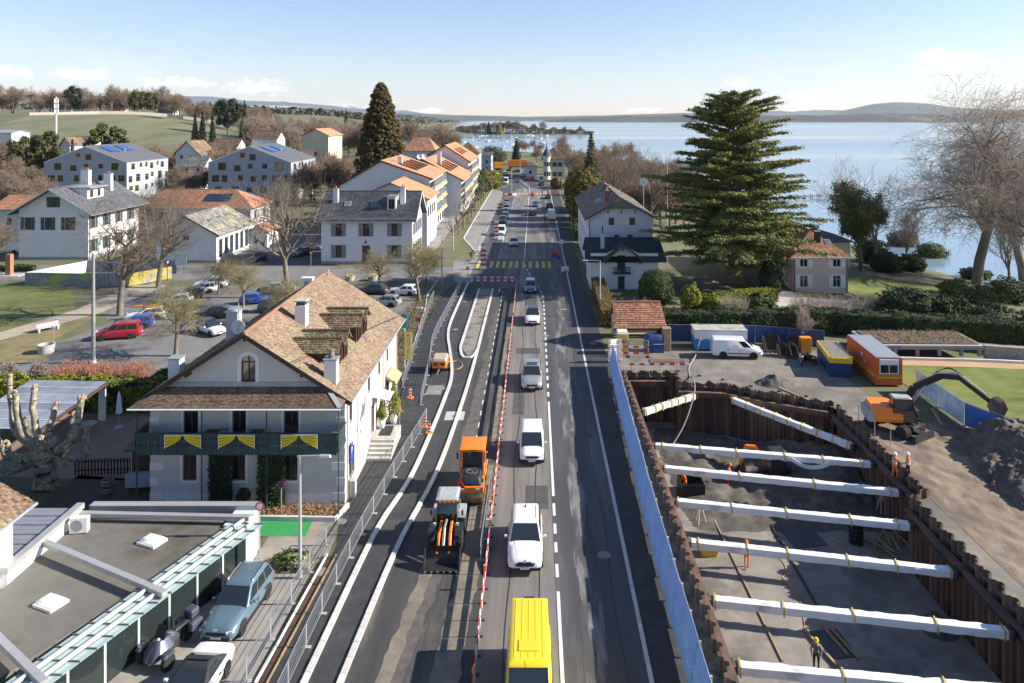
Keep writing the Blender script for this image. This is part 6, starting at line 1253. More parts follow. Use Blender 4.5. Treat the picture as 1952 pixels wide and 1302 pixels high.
 MB().poly([endp(.96,-.06,1),endp(-.96,-.06,1),endp(-.94,.05,1),endp(.94,.05,1)]).build('cowl',m_plast,root)
 if k['rail']:
  for s in(-1,1):MB().path([(s*tw*.93,rt+.25,Hc-.01),(s*tw*.93,rt+.35,Hc+.05),(s*tw*.93,ft-.35,Hc+.05),(s*tw*.93,ft-.25,Hc-.01)],.018).build('roof_rail',m_steel,root)
 if kind=='suv':
  for s in(-1,1):MB().box(s*hw*.99,yr+.42,.25,s*(hw+.012),yf-.42,.42).build('sill_trim',m_plast,root)
 if kind in('van','mini'):
  for s in(-1,1):MB().box(s*hw*.99,yr+.45,.55,s*(hw+.012),yf-.4,.65).build('rub_strip',m_plast,root)
  MB().cb(0,.49*L,.45,hw*1.75,.09,.2).build('bumper',m_plast,root)
 if kind=='high':
  for i in range(5):MB().box(-.6+i*.3-.02,-.46*L,Hc+.001,-.6+i*.3+.02,.2*L,Hc+.012).build('roof_rib',PW,root)
  o=MB().box(-.42,.02*L,Hc+.014,.42,.14*L,Hc+.035).build('roof_hatch',PW,root)
 return root
_cars={}
PAINTED=('body','cabin','wing_mirror','roof_rib','roof_hatch')
def car(kind,label,x,y,rz,p,cat='car',name=None,group=None,z=0.,roof=None,sc=1.):
 name=name or{'van':'white_van','high':'tall_van','mini':'small_van','mpv':'family_van'}.get(kind,'car');ms={n:p for n in PAINTED}
 if kind in('high','van'):ms['rear_window']=p
 if roof:ms['cabin']=roof
 if kind not in _cars:_cars[kind]=build_car(kind,'car')
 r=dup(_cars[kind],(x,y,z),rz,label,group,None,ms);r.name=name;r['category']=cat
 if sc!=1:r.scale=(sc,)*3
 return r
PI=math.pi;GR='cars queuing on the street';GP='cars parked along the street';GC='cars in the car park'
yv=car('high','yellow van with ribbed roof nearest the camera',-.25,31.8,PI,PY_,'van','yellow_van',GR)
t_=text('fleet_number','187',.14,m_blk,yv,(-.62,1.9,2.505),(0,0,PI),.002);MB().path([(0,2.1,2.5),(.1,1.95,2.62),(.16,1.9,2.9)],.015).build('antenna',m_blk,yv);MB().cb(0,-2.76,2.44,.5,.08,.1).build('brake_light',m_plast,yv)
bm=car('suv','white SUV with twin dark grille between yellow van and small white van',-.53,42.5,PI,PW,'SUV','white_suv',GR,sc=1.035)
for s in(-1,1):MB().cb(s*.19,2.375,.67,.33,.08,.24).build('kidney_grille',m_plast,bm,bevel=.07);MB().cb(s*.72,2.3,.42,.22,.12,.16).build('air_vent',m_plast,bm)
MB().lathe([(0,.0),(.05,.0),(.05,.02),(0,.03)],(0,2.33,.83),12,'y').build('badge',M('badge_blue',(.05,.15,.45),.3),bm);MB().prism([(0,0),(.18,0),(0,.12)],'x',-.03,.03).build('roof_fin',m_plast,bm).location=(0,-1.5,1.69)
mv=car('mini','small white van behind the white SUV',-.2,54.8,PI,PW,'van','small_white_van',GR);MB().path([(0,.1,1.82),(0,-.2,2.1)],.01).build('antenna',m_blk,mv)
vo=car('suv','silver SUV with dark sunroof behind the small white van',-.25,69.4,PI,PS,'SUV','silver_suv',GR,sc=1.03);MB().box(-.48,-.75,1.7,.48,.05,1.712).build('sunroof',m_cglass,vo)
car('suv','white SUV with black roof near the island',-.25,90.5,PI,PW,'SUV','white_suv',GR,roof=PK,sc=.95);car('wagon','silver blue estate car just past the crossing',-.6,106.8,PI,PGB,'car','estate_car',GR,roof=paint('pale_blue_silver',(.36,.40,.44),.3,.5));car('hatch','white hatchback beyond the yellow crossing',-4.1,145,PI,PW,'car','hatchback',GR,roof=PW)
car('hatch','black hatchback driving away, brake lights on',-.4,190,0,PK,'car','hatchback',GR);car('hatch','blue hatchback behind the motor scooter',0.3,209,PI,PB,'car','hatchback',GR)
car('mini','white camper van first in the row of parked cars',-7.2,157.5,PI,PW,'van','camper_van',GP,sc=1.1)
for i,(y,x,kd,p,lb)in enumerate(((177,-7.6,'wagon',PD,'dark grey estate car parked second in the row'),(184.5,-7.5,'hatch',PS,'silver blue hatchback parked third in the row'),(192,-7.6,'hatch',PK,'black hatchback parked fourth in the row'),(199,-7.7,'suv',PW,'white SUV parked fifth in the row'),(206.5,-7.9,'hatch',PS,'silver hatchback parked sixth in the row'),(214,-8.1,'hatch',PD,'dark hatchback parked last in the row'))):car(kd,lb,x,y,PI,p,'car','parked_car',GP)
car('high','white delivery van parked at the right kerb, rear doors to the camera',4.2,182.5,0,PW,'van','delivery_van',GP);car('suv','dark car parked in front of the white delivery van',4.2,205,0,PD,'car','parked_car',GP);car('wagon','dark estate car beside the red and white barriers',4.2,230,0,PD,'car','parked_car',GP)
for x,y,rz,kd,p,lb in((2.5,275,.1,'suv',PD,'dark SUV at the right kerb near the turreted house'),(.8,298,.2,'hatch',PW,'white hatchback beside the turreted house'),(-2.7,298,.2,'hatch',PR,'red car driving away near the street end'),(-4.9,315,PI+.25,'hatch',PS,'silver car coming round the bend'),(-6.6,289,PI+.1,'wagon',PD,'dark car coming towards the far crossing'),(-12.7,323,PI+.3,'wagon',PD,'grey car waiting near the orange lorry'),(-11.9,349,.3,'hatch',PK,'black car at the bend, brake lights on'),(-8.3,341,1.3,'hatch',PB,'blue car crossing in front of the orange trailer'),(-14.8,338,PI+.3,'suv',PS,'silver SUV at the bend of the street')):car(kd,lb,x,y,rz,p,'car','distant_car',GR)
car('high','white van standing beside road workers before the bend',-11,281,PI,PW,'van','works_van',GP)
R107=R(107)
car('mpv','red family van parked nearest in the car park',-47.4,83.6,R107,PR,'van','red_van',GC);bc=car('suv','blue car parked beside the red family van',-47.8,87.6,R107,PB,'car','parked_car',GC,sc=.92);ky=car('wagon','white car carrying an orange boat on its roof',-48.5,91.6,R107,PW,'car','parked_car',GC);car('hatch','pale silver car next to the car with the orange boat',-48.2,95,R107,PS,'car','parked_car',GC)
kk=T('roof_canoe','orange canoe strapped on the roof of a white parked car','canoe',(-48.4,91.6,1.55),R107);MB().loft([[(w*math.cos(t),y,.12+(.12 if math.sin(t)<0 else .1)*math.sin(t))for t in np.linspace(0,2*PI,10)[:-1]]for y,w in((-1.7,.02),(-1.2,.22),(0,.33),(1.2,.22),(1.7,.02))]).build('hull',M('canoe_orange',(.72,.16,.02),.4,.05),kk,smooth=True);MB().cb(0,0,.24,.36,.8,.03).build('cockpit',m_plast,kk)
for x,y,kd,p,lb in((-48.2,98.6,'hatch',PW,'white hatchback with red tail lamps under the bare tree'),(-48.4,102,'wagon',PD,'dark estate car between two white cars'),(-48.0,105.4,'wagon',PW,'white estate car in the upper row of the car park'),(-47.8,108.4,'suv',PW,'white SUV with a roof box at the row end')):car(kd,lb,x,y,R107,p,'car','parked_car',GC)
for x,y,rz,kd,p,lb in((-37.5,99.5,R(-75),'wagon',PB,'dark blue estate car under the bare trees'),(-36.6,106,R(-75),'hatch',PS,'silver hatchback beside the tall bare trunk'),(-37,103,R(-75),'hatch',PK,'black hatchback between blue and silver cars'),(-40.5,92.2,R(100),'wagon',PK,'black estate car behind the satellite dish'),(-33.5,95.5,R(-75),'suv',PD,'dark SUV half hidden behind the hotel roof'),(-18.6,104.3,R(80),'hatch',PW,'white car parked behind the street trees'),(-20.2,98.2,R(80),'wagon',PS,'pale estate car behind the hotel roof end'),(-23.2,105,R(80),'hatch',PD,'dark hatchback beside the white parked car')):car(kd,lb,x,y,rz,p,'car','parked_car',GC)
car('suv','white crossover with dark roof parked alone in the car park',-37.7,85.5,math.atan2(-2.7,-2.1),PW,'car','crossover_car',GC,roof=PK,sc=.92);car('van','white van parked left of the white gabled house',-97.5,136,R(100),PW,'van','white_van')
car('hatch','dark car on the school yard behind the hall',-48.5,129,R(170),PD,'car','parked_car');car('hatch','dark car in the shade left of the slate roofed house',-42.5,134,R(160),PK,'car','parked_car');car('hatch','blue grey car on the shady yard',-40.5,141,R(160),PGB,'car','parked_car')
jv=car('van','white panel van with red lettering on the gravel yard',21.2,77.2,R(-95),PW,'van','panel_van');text('lettering','Rhi',.42,m_red,jv,(1.0,-.2,1.35),(R(90),0,R(90)),.003)
car('hatch','dark car parked behind the clipped round bush',23.8,92,R(170),PD,'car','parked_car')
ki=car('suv','steel blue SUV with sloping bonnet parked in front of the showroom',-14.9,37.0,PI-.08,PBG,'SUV','blue_suv',sc=.97);text('badge','KIA',.14,m_wh,ki,(0,2.40,.86),(R(60),0,PI),.002)
cv=car('coupe','white convertible with black soft top at the bottom edge',-14.75,31.6,PI-.06,PW,'car','convertible',roof=M('soft_top',(.02,.02,.022),.8,.1))
for t_ in _cars.values():
 for o in list(t_.children_recursive)+[t_]:bpy.data.objects.remove(o)
def motorbike(label,x,y,rz,colr,sc=1.,three=False):
 r=T('motorcycle' if not three else 'three_wheel_motorcycle',label,'motorcycle',(x,y,0),rz);r.scale=(sc,)*3;a,c=wheel_mesh(.31)
 for(wx,wy)in((0,-.7),(0,.72))if not three else((0,-.8),(-.65,.8),(.65,.8)):
  w=link('wheel',a,r,(wx,wy,.31));w.scale=(.6 if not three else .9,1,1);link('rim',c,w)
 MB().loft([rr(-.14,-.25,.14,.3,.06,.4),rr(-.18,-.3,.18,.42,.08,.62),rr(-.16,-.05,.16,.45,.1,.88),rr(-.08,.1,.08,.35,.06,.97)]).build('tank',colr,r,smooth=True);MB().loft([rr(-.1,-.85,.1,-.1,.06,.74),rr(-.15,-.9,.15,-.05,.06,.82),rr(-.1,-.8,.1,-.1,.06,.88)]).build('seat',m_plast,r,smooth=True);MB().box(-.16,-.25,.2,.16,.3,.5).build('engine',m_dsteel,r)
 for s in(-1,1):MB().path([(s*.09,.74,.31),(s*.09,.5,.95)],.03).build('fork',m_steel,r)
 MB().path([(-.36,.35,1.08),(0,.48,1.02),(.36,.35,1.08)],.02).build('handlebar',m_blk,r);MB().lathe([(.02,.0),(.1,.02),(.1,.1),(.05,.14)],(0,.58,.9),10,'y').build('headlamp',m_hl,r)
 if three:
  MB().loft([rr(-.3,.2,.3,1.2,.15,.35),rr(-.4,.1,.4,1.1,.2,.6),rr(-.2,.2,.2,.8,.15,.95)]).build('fairing',colr,r,smooth=True);MB().poly([(-.28,.62,.95),(.28,.62,.95),(.2,.42,1.4),(-.2,.42,1.4)]).build('windshield',m_cglass,r)
  for s in(-1,1):MB().box(s*.22,-1.2,.5,s*.48,-.6,.85).build('pannier',colr,r,bevel=.06);MB().loft([rr(s*.65-.14,.5,s*.65+.14,1.1,.1,.6),rr(s*.65-.12,.6,s*.65+.12,1.0,.1,.7)]).build('mudguard',colr,r)
  MB().box(-.25,-1.25,.85,.25,-.8,1.2).build('top_box',colr,r,bevel=.08)
 return r
motorbike('motorcycle with bright headlamp standing beside the navy container',27.3,74.9,PI-.4,PD);motorbike('black motorcycle standing close to the navy container',28.1,75.1,.5,PK)
motorbike('grey three wheeled motorcycle under the showroom canopy',-17.0,34.4,PI-.35,paint('slate',(.10,.11,.15),.3,.4),1.15,True);sc_=motorbike('motor scooter riding between the cars far up the street',1.0,218,PI,PD)
# quad bike tyres seen behind the showroom glass are left to the dark glass
# ================================================================== building machines
m_mo=M('machine_orange',(.80,.20,.015),.45,.08,1,c2=(.6,.15,.03),k=(.6,.8));m_mk=M('machine_black',(.02,.02,.022),.55,.15);m_cabg=M('cab_glass',(.03,.04,.04),.05,.1,sp=.8);m_mg=M('machine_grey',(.36,.37,.37),.5,.1)
def big_wheel(par,x,y,r,w,rimc,rot=0,lugs=14):
 b=MB().lathe([(r*.55,-w/2),(r*.9,-w/2),(r*.96,-w*.35),(r*.96,w*.35),(r*.9,w/2),(r*.55,w/2)],n=24,ax='x')
 for i in range(lugs):
  t=i*2*PI/lugs
  for s in(-1,1):tt=t+(PI/lugs if s>0 else 0);c,q=math.cos(tt),math.sin(tt);b._add([(s*w*.48,c*r*.9-q*.05,q*r*.9+c*.05),(s*w*.48,c*r*.9+q*.05,q*r*.9-c*.05),(0,c*r*.94+q*.06,q*r*.94-c*.06),(0,c*r*.94-q*.06,q*r*.94+c*.06),(s*w*.48,c*r-q*.04,q*r+c*.04),(s*w*.48,c*r+q*.04,q*r-c*.04),(0,c*r*1.02+q*.05,q*r*1.02-c*.05),(0,c*r*1.02-q*.05,q*r*1.02+c*.05)],[(4,5,6,7),(0,4,7,3),(1,2,6,5),(0,1,5,4)])
 o=b.build('wheel',m_tyre,par);o.location=(x,y,r);o.rotation_euler=(0,0,rot);MB().lathe([(r*.56,-w*.3),(r*.56,w*.42),(r*.2,w*.3),(.0,w*.3)],n=18,ax='x').build('rim',rimc,o);return o
# tandem roller
ro=T('road_roller','orange road roller with black engine hood standing behind the wheel loader','roller',(-4.15,49.6,0),PI)
for y,nm in((1.75,'f'),(-1.75,'r')):MB().lathe([(.2,-.78),(.6,-.78),(.62,-.75),(.62,.75),(.6,.78),(.2,.78)],(0,y,.62),32,'x').build('drum',M('drum_steel',(.28,.21,.13),.45,.15,3,m=.5),ro,smooth=True)
MB().box(-.85,.9,.75,-.79,2.3,1.2).build('drum_frame',m_mo,ro);MB().box(.79,.9,.75,.85,2.3,1.2).build('drum_frame',m_mo,ro);MB().box(-.85,2.25,.95,.85,2.42,1.3).build('drum_frame',m_mo,ro)
MB().box(-.7,-2.4,.9,.7,-.7,1.5).build('rear_frame',m_mo,ro);MB().box(-.78,-.7,.55,.78,1.0,1.15).build('chassis',m_mo,ro,bevel=.05)
hd=MB().loft([rr(-.68,.55,.68,2.1,.12,1.15),rr(-.66,.55,.66,2.05,.15,1.5),rr(-.55,.55,.55,1.85,.2,1.72)]).build('engine_hood',m_mk,ro,smooth=True,angle=50);MB().lathe([(.44,1.725),(.44,1.78),(.3,1.79),(.28,1.74),(.1,1.74),(.1,1.82),(.0,1.84)],(0,1.2,0),20).build('fan_ring',M('hood_grey',(.07,.07,.075),.5,.1),hd)
cb=MB().loft([rr(-.72,-1.2,.72,.45,.08,1.15),rr(-.7,-1.25,.7,.5,.08,2.75)]).build('cab',m_cabg,ro)
for x_,y_ in((-.7,.45),(.7,.45),(-.7,-1.2),(.7,-1.2)):MB().box(x_-.05,y_-.05,1.15,x_+.05,y_+.05,2.78).build('cab_pillar',m_mo,cb)
MB().loft([rr(-.85,-1.4,.85,.65,.08,2.78),rr(-.85,-1.4,.85,.65,.08,2.92),rr(-.7,-1.25,.7,.5,.1,2.97)]).build('cab_roof',m_mo,cb,smooth=True,angle=40)
for s in(-1,1):MB().cb(s*1.0,.5,2.45,.12,.08,.4).build('mirror',m_mk,cb);MB().cb(s*.5,2.44,1.18,.25,.04,.1).build('lamp',m_hl,ro);MB().path([(s*.82,.5,1.15),(s*.95,-.3,1.9),(s*.85,-1.1,2.0)],.05).build('handrail',m_mo,ro)
MB().cb(0,2.12,1.45,.62,.03,.14).build('number_plate',M('sign_blue'),ro);text('lettering','HYBRID',.17,m_blk,cb,(-.1,.66,2.86),(R(90),0,PI),.004)
# wheel loader with bucket
ld=T('wheel_loader','small wheel loader with black front bucket in front of the road roller','wheel loader',(-5.15,43.6,0),PI)
for y in(1.0,-1.05):
 for s in(-1,1):w=big_wheel(ld,s*.78,y,.58,.4,m_mo,0 if s>0 else PI)
MB().box(-.55,-2.0,.5,.55,-.3,1.55).build('rear_body',m_mg,ld,bevel=.12);MB().box(-.5,-.3,.45,.5,1.5,.95).build('front_frame',m_mk,ld,bevel=.05)
for s in(-1,1):MB().prism([(-1.75,1.1),(-1.55,1.35),(-.6,1.35),(-.4,1.1),(-.45,1.05),(-1.7,1.05)],'x',s*.58,s*.98).build('mudguard',m_mg,ld);MB().prism([(.35,1.1),(.5,1.3),(1.4,1.3),(1.55,1.1)],'x',s*.56,s*.98).build('mudguard',m_mk,ld)
cb=MB().loft([rr(-.6,-1.0,.6,.35,.06,1.2),rr(-.62,-1.05,.62,.5,.06,1.8),rr(-.55,-.95,.55,.25,.06,2.5)]).build('cab',m_cabg,ld)
for x_,y_ in((-.58,.42),(.58,.42),(-.58,-1.0),(.58,-1.0)):MB().bar((x_,y_,1.2),(x_*.93,y_-(.15 if y_>0 else-.05),2.5),.08,.08).build('cab_pillar',m_mk,cb)
MB().loft([rr(-.66,-1.1,.66,.45,.08,2.5),rr(-.66,-1.1,.66,.45,.08,2.6),rr(-.5,-.9,.5,.25,.1,2.66)]).build('cab_roof',m_mg,cb)
for i in range(4):MB().cb(-.39+i*.26,.52,2.52,.18,.06,.12).build('work_lamp',M('lamp_orange',(.8,.25,.05),.3),cb)
for s in(-1,1):MB().path([(s*.3,.5,1.35),(s*.32,1.5,1.25),(s*.35,2.35,.55)],.09).build('lift_arm',m_mo,ld);MB().cb(s*.92,.55,1.9,.1,.06,.3).build('mirror',m_mk,cb);MB().cb(s*.66,.9,1.42,.16,.1,.14).build('lamp',m_hl,ld)
MB().path([(0,.6,1.5),(0,1.6,1.6),(0,2.3,.9)],.08).build('tilt_cylinder',m_steel,ld);MB().cb(.62,-.1,1.3,.3,.3,.4).build('tank',m_sy,ld)
b=MB();b.x=Matrix.Translation((0,2.45,.12))@Matrix.Rotation(R(90),4,'Z');prof=[(-.15,.85),(-.2,.5),(-.1,.15),(.15,.0),(.8,-.02)];t_=.05
b.prism(prof+[(x+.05,z+.05)for x,z in prof[::-1]],'y',-.98,.98)
for s in(-1,1):b.prism(prof+[(.15,.82)],'y',s*.98-.025,s*.98+.025)
bk=b.build('bucket',m_mk,ld)
for i in range(6):MB().cb(-.85+i*.34,3.26,.12,.1,.16,.06).build('tooth',m_steel,bk)
wt=T('warning_triangle','red warning triangle on the left of the road roller','warning sign',(-4.75,47.2,1.25));MB().prism([(-.3,0),(.3,0),(0,.52)],'y',-.02,.02).build('plate',m_red,wt)
# compressor trailer
cp=T('compressor_trailer','orange compressor trailer with dusty lid on the pavement','compressor',(-9.35,72.9,0),PI);MB().loft([rr(-.7,-1.1,.7,1.0,.1,.55),rr(-.72,-1.1,.72,1.0,.12,1.2)]).build('casing',m_mo,cp,smooth=True);MB().loft([rr(-.72,-1.1,.72,1.0,.12,1.203),rr(-.6,-1.0,.6,.9,.1,1.42)]).build('lid',M('dusty_lid',(.38,.33,.25),.9,.2),cp);MB().box(-.7,-.9,.35,.7,.9,.548).build('chassis',m_mk,cp)
for s in(-1,1):a,c=wheel_mesh(.32);w=link('wheel',a,cp,(s*.85,-.1,.32));link('rim',c,w);MB().cb(s*.35,1.01,.95,.35,.02,.25).build('grille',m_mk,cp)
MB().path([(0,.9,.45),(0,2.0,.42)],.05).build('drawbar',m_steel,cp);MB().path([(.15,1.4,.42),(.15,1.4,0)],.03).build('jockey_leg',m_steel,cp)
hose('yellow hose looping from the compressor over the cycle lane',[(-9.1,74,.6),(-8.6,75.2,.1),(-7.9,75.6,.05),(-7.3,74.4,.05),(-7.6,73.2,.05),(-8.4,73.2,.05),(-8.6,72.6,.5)],.04,M('yellow_hose',(.5,.34,.12),.7))
# wheeled excavator at the pit edge
ex=T('wheeled_excavator','orange wheeled excavator with black boom at the pit edge','excavator',(28.9,59.0,0),math.atan2(-2.5,-4.1));ang=ex.rotation_euler[2]
for y in(1.35,-1.35):
 for s in(-1,1):
  for k_ in(0,1):big_wheel(ex,s*(.78+.34*k_),y,.5,.3,m_mg,0 if s>0 else PI)
 MB().tube((-1.1,y,.5),(1.1,y,.5),.14).build('axle',m_mk,ex)
MB().box(-.5,-1.9,.55,.5,1.9,.95).build('undercarriage',m_mk,ex,bevel=.08);MB().box(-1.25,2.35,.08,1.25,2.55,.6).build('dozer_blade',m_mk,ex);MB().box(-.3,1.8,.35,.3,2.4,.6).build('blade_arm',m_mk,ex)
up=bpy.data.objects.new('upper_carriage',None);col.objects.link(up);up.parent=ex;up.location=(0,0,1.0);up.rotation_euler=(0,0,R(-98)-ang)
MB().lathe([(.6,-.08),(.6,.04)],n=20).build('slew_ring',m_mk,up);MB().loft([rr(-1.2,-2.0,1.2,.6,.35,.05),rr(-1.22,-2.1,1.22,.6,.4,.7),rr(-1.1,-1.9,1.1,-.1,.4,1.15)]).build('engine_body',m_mo,up,smooth=True,angle=50);MB().box(-1.23,-1.6,.35,-1.215,.3,.42).build('stripe',m_sy,up);MB().box(1.215,-1.6,.35,1.23,.3,.42).build('stripe',m_sy,up);MB().loft([rr(-1.15,-2.3,1.15,-1.6,.3,.0),rr(-1.15,-2.35,1.15,-1.7,.3,.8)]).build('counterweight',m_mg,up,smooth=True)
cbx=MB().loft([rr(.15,-.5,1.2,1.25,.1,.1),rr(.15,-.5,1.2,1.35,.1,1.0),rr(.22,-.4,1.12,.9,.1,1.9)]).build('cab',m_cabg,up);MB().loft([rr(.18,-.5,1.16,1.0,.1,1.9),rr(.25,-.4,1.1,.85,.1,2.0)]).build('cab_roof',m_mg,up)
for x_,y_ in((.17,1.28),(1.17,1.28),(.17,-.45),(1.17,-.45)):MB().bar((x_,y_,.1),(x_,y_-(.35 if y_>0 else-.05),1.92),.07,.07).build('cab_pillar',m_mk,up)
bp=[(-.3,.5,.6),(-.3,1.6,2.4),(-.3,3.6,3.4),(-.3,5.0,3.35)]
for p,q,w_ in zip(bp[:-1],bp[1:],(.5,.46,.38)):MB().bar(p,q,.28,w_).build('boom',m_mk,up)
MB().bar((-.3,4.8,3.45),(-.3,7.2,1.6),.24,.34).build('stick',m_mk,up);MB().path([(-.12,.9,.5),(-.12,2.4,2.6)],.07).build('boom_cylinder',m_steel,up);MB().path([(-.48,.9,.5),(-.48,2.4,2.6)],.07).build('boom_cylinder',m_steel,up);MB().path([(-.3,3.0,3.6),(-.3,4.9,3.7)],.07).build('stick_cylinder',m_steel,up);MB().path([(-.3,5.3,3.45),(-.3,7.0,2.1)],.05).build('bucket_cylinder',m_steel,up)
for k_ in range(3):MB().path([tuple(v)for v in spline([(-.3+.07*(k_-1),3.2,3.65),(-.3+.07*(k_-1),4.2,4.0+.06*k_),(-.3+.07*(k_-1),5.2,3.55)],5)],.025).build('hydraulic_hose',m_blk,up)
b=MB();b.x=Matrix.Translation((-.3,7.35,.75))@Matrix.Rotation(R(90),4,'Z')@Matrix.Rotation(R(60),4,'Y');bucket_mesh(b,1.1,.6);b.build('bucket',m_bkt,up)
# mini excavator in the pit
mx=T('mini_excavator','orange and black tracked mini excavator down in the pit','excavator',(P(1460,890,PZ).x,59.4,PZ+.15),R(95))
for s in(-1,1):MB().prism([(-1.2,.25),(-1.05,.05),(1.05,.05),(1.2,.25),(1.2,.45),(1.05,.6),(-1.05,.6),(-1.2,.45)],'x',s*.55,s*.95).build('track',m_mk,mx)
MB().loft([rr(-.85,-1.0,.85,.6,.3,.65),rr(-.85,-1.05,.85,.6,.3,1.3)]).build('body',m_mk,mx,smooth=True,angle=50);MB().loft([rr(-.75,-.6,.35,.75,.08,1.3),rr(-.72,-.55,.32,.65,.08,2.55)]).build('cab',m_cabg,mx);MB().loft([rr(-.8,-.65,.4,.75,.1,2.55),rr(-.7,-.55,.3,.65,.1,2.66)]).build('cab_roof',m_mk,mx)
for p,q,w_ in(((.55,.6,1.0),(.55,1.5,2.5),.26),((.55,1.5,2.5),(.55,2.3,2.6),.24),((.55,2.3,2.65),(.55,2.8,1.1),.2)):MB().bar(p,q,.2,w_).build('boom',m_mo,mx)
b=MB();b.x=Matrix.Translation((.55,2.75,.45))@Matrix.Rotation(R(90),4,'Z');bucket_mesh(b,.5,.35);b.build('bucket',m_bkt,mx)
# ================================================================== people
m_skin=M('skin',(.45,.27,.19),.6,.05);m_hv=M('high_vis_orange',(.90,.17,.02),.7,.06);m_navy=M('navy_cloth',(.02,.022,.035),.85,.15);m_greyc=M('grey_cloth',(.16,.18,.17),.85,.15);m_boot=M('boot_black',(.015,.013,.012),.7);m_refl=M('reflective_band',(.62,.62,.58),.4,.05);m_beige=M('beige_cloth',(.34,.29,.22),.85,.1)
def person(label,x,y,z,rz,top,legs,arms=((.32,.12,.98),(-.32,.1,.95)),lean=0.,step=.12,helmet=None,vest=False,h=1.76,cat='person',hair=None,sleeve=None,seat=False):
 """one continuous skinned body; x right, y forward; arms: right and left hand positions"""
 root=T('person',label,cat,(x,y,z),rz);s=h/1.76;V,E,Rd=[],[],[]
 def add(p,r,par=None):
  V.append(Vector(p)*s);Rd.append((r[0]*s,r[1]*s)if isinstance(r,tuple)else(r*s,r*s))
  if par is not None:E.append((par,len(V)-1))
  return len(V)-1
 L=lean;hip=add((0,0,.92),(.15,.11));w=add((0,.1*L,1.08),(.135,.10),hip);chst=add((0,.35*L,1.30),(.17,.115),w);nk=add((0,.5*L,1.47),.065,chst);hd1=add((0,.55*L+.01,1.56),(.07,.08),nk);hd2=add((0,.6*L+.015,1.66),(.078,.095),hd1);add((0,.62*L+.01,1.74),(.06,.075),hd2)
 for sd,(hx,hy,hz_)in zip((1,-1),arms):
  sh_=add((sd*.19,.42*L,1.40),.068,chst);mid=Vector((sd*.19,.42*L,1.40)).lerp(Vector((hx,hy,hz_)),.5)+Vector((sd*.06,-.07,-.03));el=add(mid,.047,sh_);wr=add(Vector(mid).lerp(Vector((hx,hy,hz_)),.92),.034,el);hnd=add((hx,hy,hz_),(.04,.022),wr)
  d=(Vector((hx,hy,hz_))-mid).normalized()
 for sd in(1,-1):
  yy=step*sd
  h0=add((sd*.1,0,.86),.095,hip)
  if seat:kn=add((sd*.13,.42,.86),.065,h0);an=add((sd*.13,.45,.42),.05,kn)
  else:kn=add((sd*.11,yy*.6+.03,.48),.062,h0);an=add((sd*.115,yy,.09),.048,kn)
  ft_=V[an]/s;add((ft_.x,ft_.y+.17,ft_.z-.05),(.045,.032),an)
 me=bpy.data.meshes.new('body');me.from_pydata(V,E,[]);o=bpy.data.objects.new('body',me);col.objects.link(o);md=o.modifiers.new('skin','SKIN');md.use_smooth_shade=True
 me.skin_vertices[0].data
 for i,r_ in enumerate(Rd):me.skin_vertices[0].data[i].radius=r_;me.skin_vertices[0].data[i].use_root=(i==0)
 ss=o.modifiers.new('sub','SUBSURF');ss.levels=1;ss.render_levels=1;bpy.context.view_layer.update()
 m2=bpy.data.meshes.new_from_object(o.evaluated_get(bpy.context.evaluated_depsgraph_get()));bpy.data.objects.remove(o)
 hands=[Vector(a)*s for a in arms];vs_=[v.co.copy()for v in m2.vertices];fs_=[tuple(p.vertices)for p in m2.polygons];mi=[]
 for f in fs_:
  c=sum((vs_[i]for i in f),Vector())/len(f);zc=c.z/s;xc=abs(c.x)/s
  if zc>1.475:k=0
  elif any((c-q).length<.085*s for q in hands):k=0
  elif zc<.12 and not seat:k=3
  elif xc>.215 and zc>.8:k=4
  elif zc<.95:k=2
  else:k=1
  mi.append(k)
 for(hp,sd)in zip(hands,(1,-1)):   # five separate fingers on each hand
  el=Vector((sd*.25*s,0,1.15*s));d=(hp-el).normalized();a=d.orthogonal().normalized();b_=d.cross(a)
  for fi,(off,ln)in enumerate(((-.028,.07),(-.01,.085),(.01,.08),(.026,.06),(.04,.05))):
   p0=hp+a*off*s+d*(.015*s if fi<4 else-.02*s);p1=p0+(d*(1 if fi<4 else .5)+b_*.35+(a*.6 if fi==4 else a*0))*ln*s*.6;p2=p1+(d*.5+b_*.8)*ln*s*.5
   t=MB();t.path([p0,p1,p2],[.009*s,.008*s,.006*s],5);k0=len(vs_);vs_+=[Vector(q)for q in t.v];fs_+=[tuple(k0+i for i in q)for q in t.f];mi+=[0]*len(t.f)
 bd=mesh_obj('body',vs_,fs_,[m_skin,top,legs,m_boot,sleeve or top],root,smooth=True,mi=mi,angle=180);bpy.data.meshes.remove(m2)
 hc=Vector((0,(.6*L+.012),1.68))*s
 if helmet:MB().lathe([(.135,-.0),(.13,.02),(.118,.02),(.112,.08),(.08,.13),(.0,.15)],hc,16).build('helmet',helmet,root,smooth=True);MB().loft([[(-.07,.1,.0),(.07,.1,.0),(.05,.17,-.005),(-.05,.17,-.005)],[(-.07,.1,.015),(.07,.1,.015),(.05,.17,.01),(-.05,.17,.01)]]).build('helmet_peak',helmet,root).location=hc
 elif hair:MB().lathe([(.088,-.02),(.095,.03),(.08,.085),(.0,.105)],hc+Vector((0,-.015,0)),12).build('hair',hair,root,smooth=True)
 f=MB();hy_=hc.y+.088*s
 for sx in(-.03,.03):f.cb(sx,hy_+.004,hc.z-.01,.018,.008,.01)
 f.build('eyes',m_blk,root);MB().loft([[(-.012,0,0),(.012,0,0),(.004,.0,.045),(-.004,.0,.045)],[(-.008,.022,.004),(.008,.022,.004),(.003,.008,.04),(-.003,.008,.04)]]).build('nose',m_skin,root).location=(0,hy_-.006,hc.z-.06)
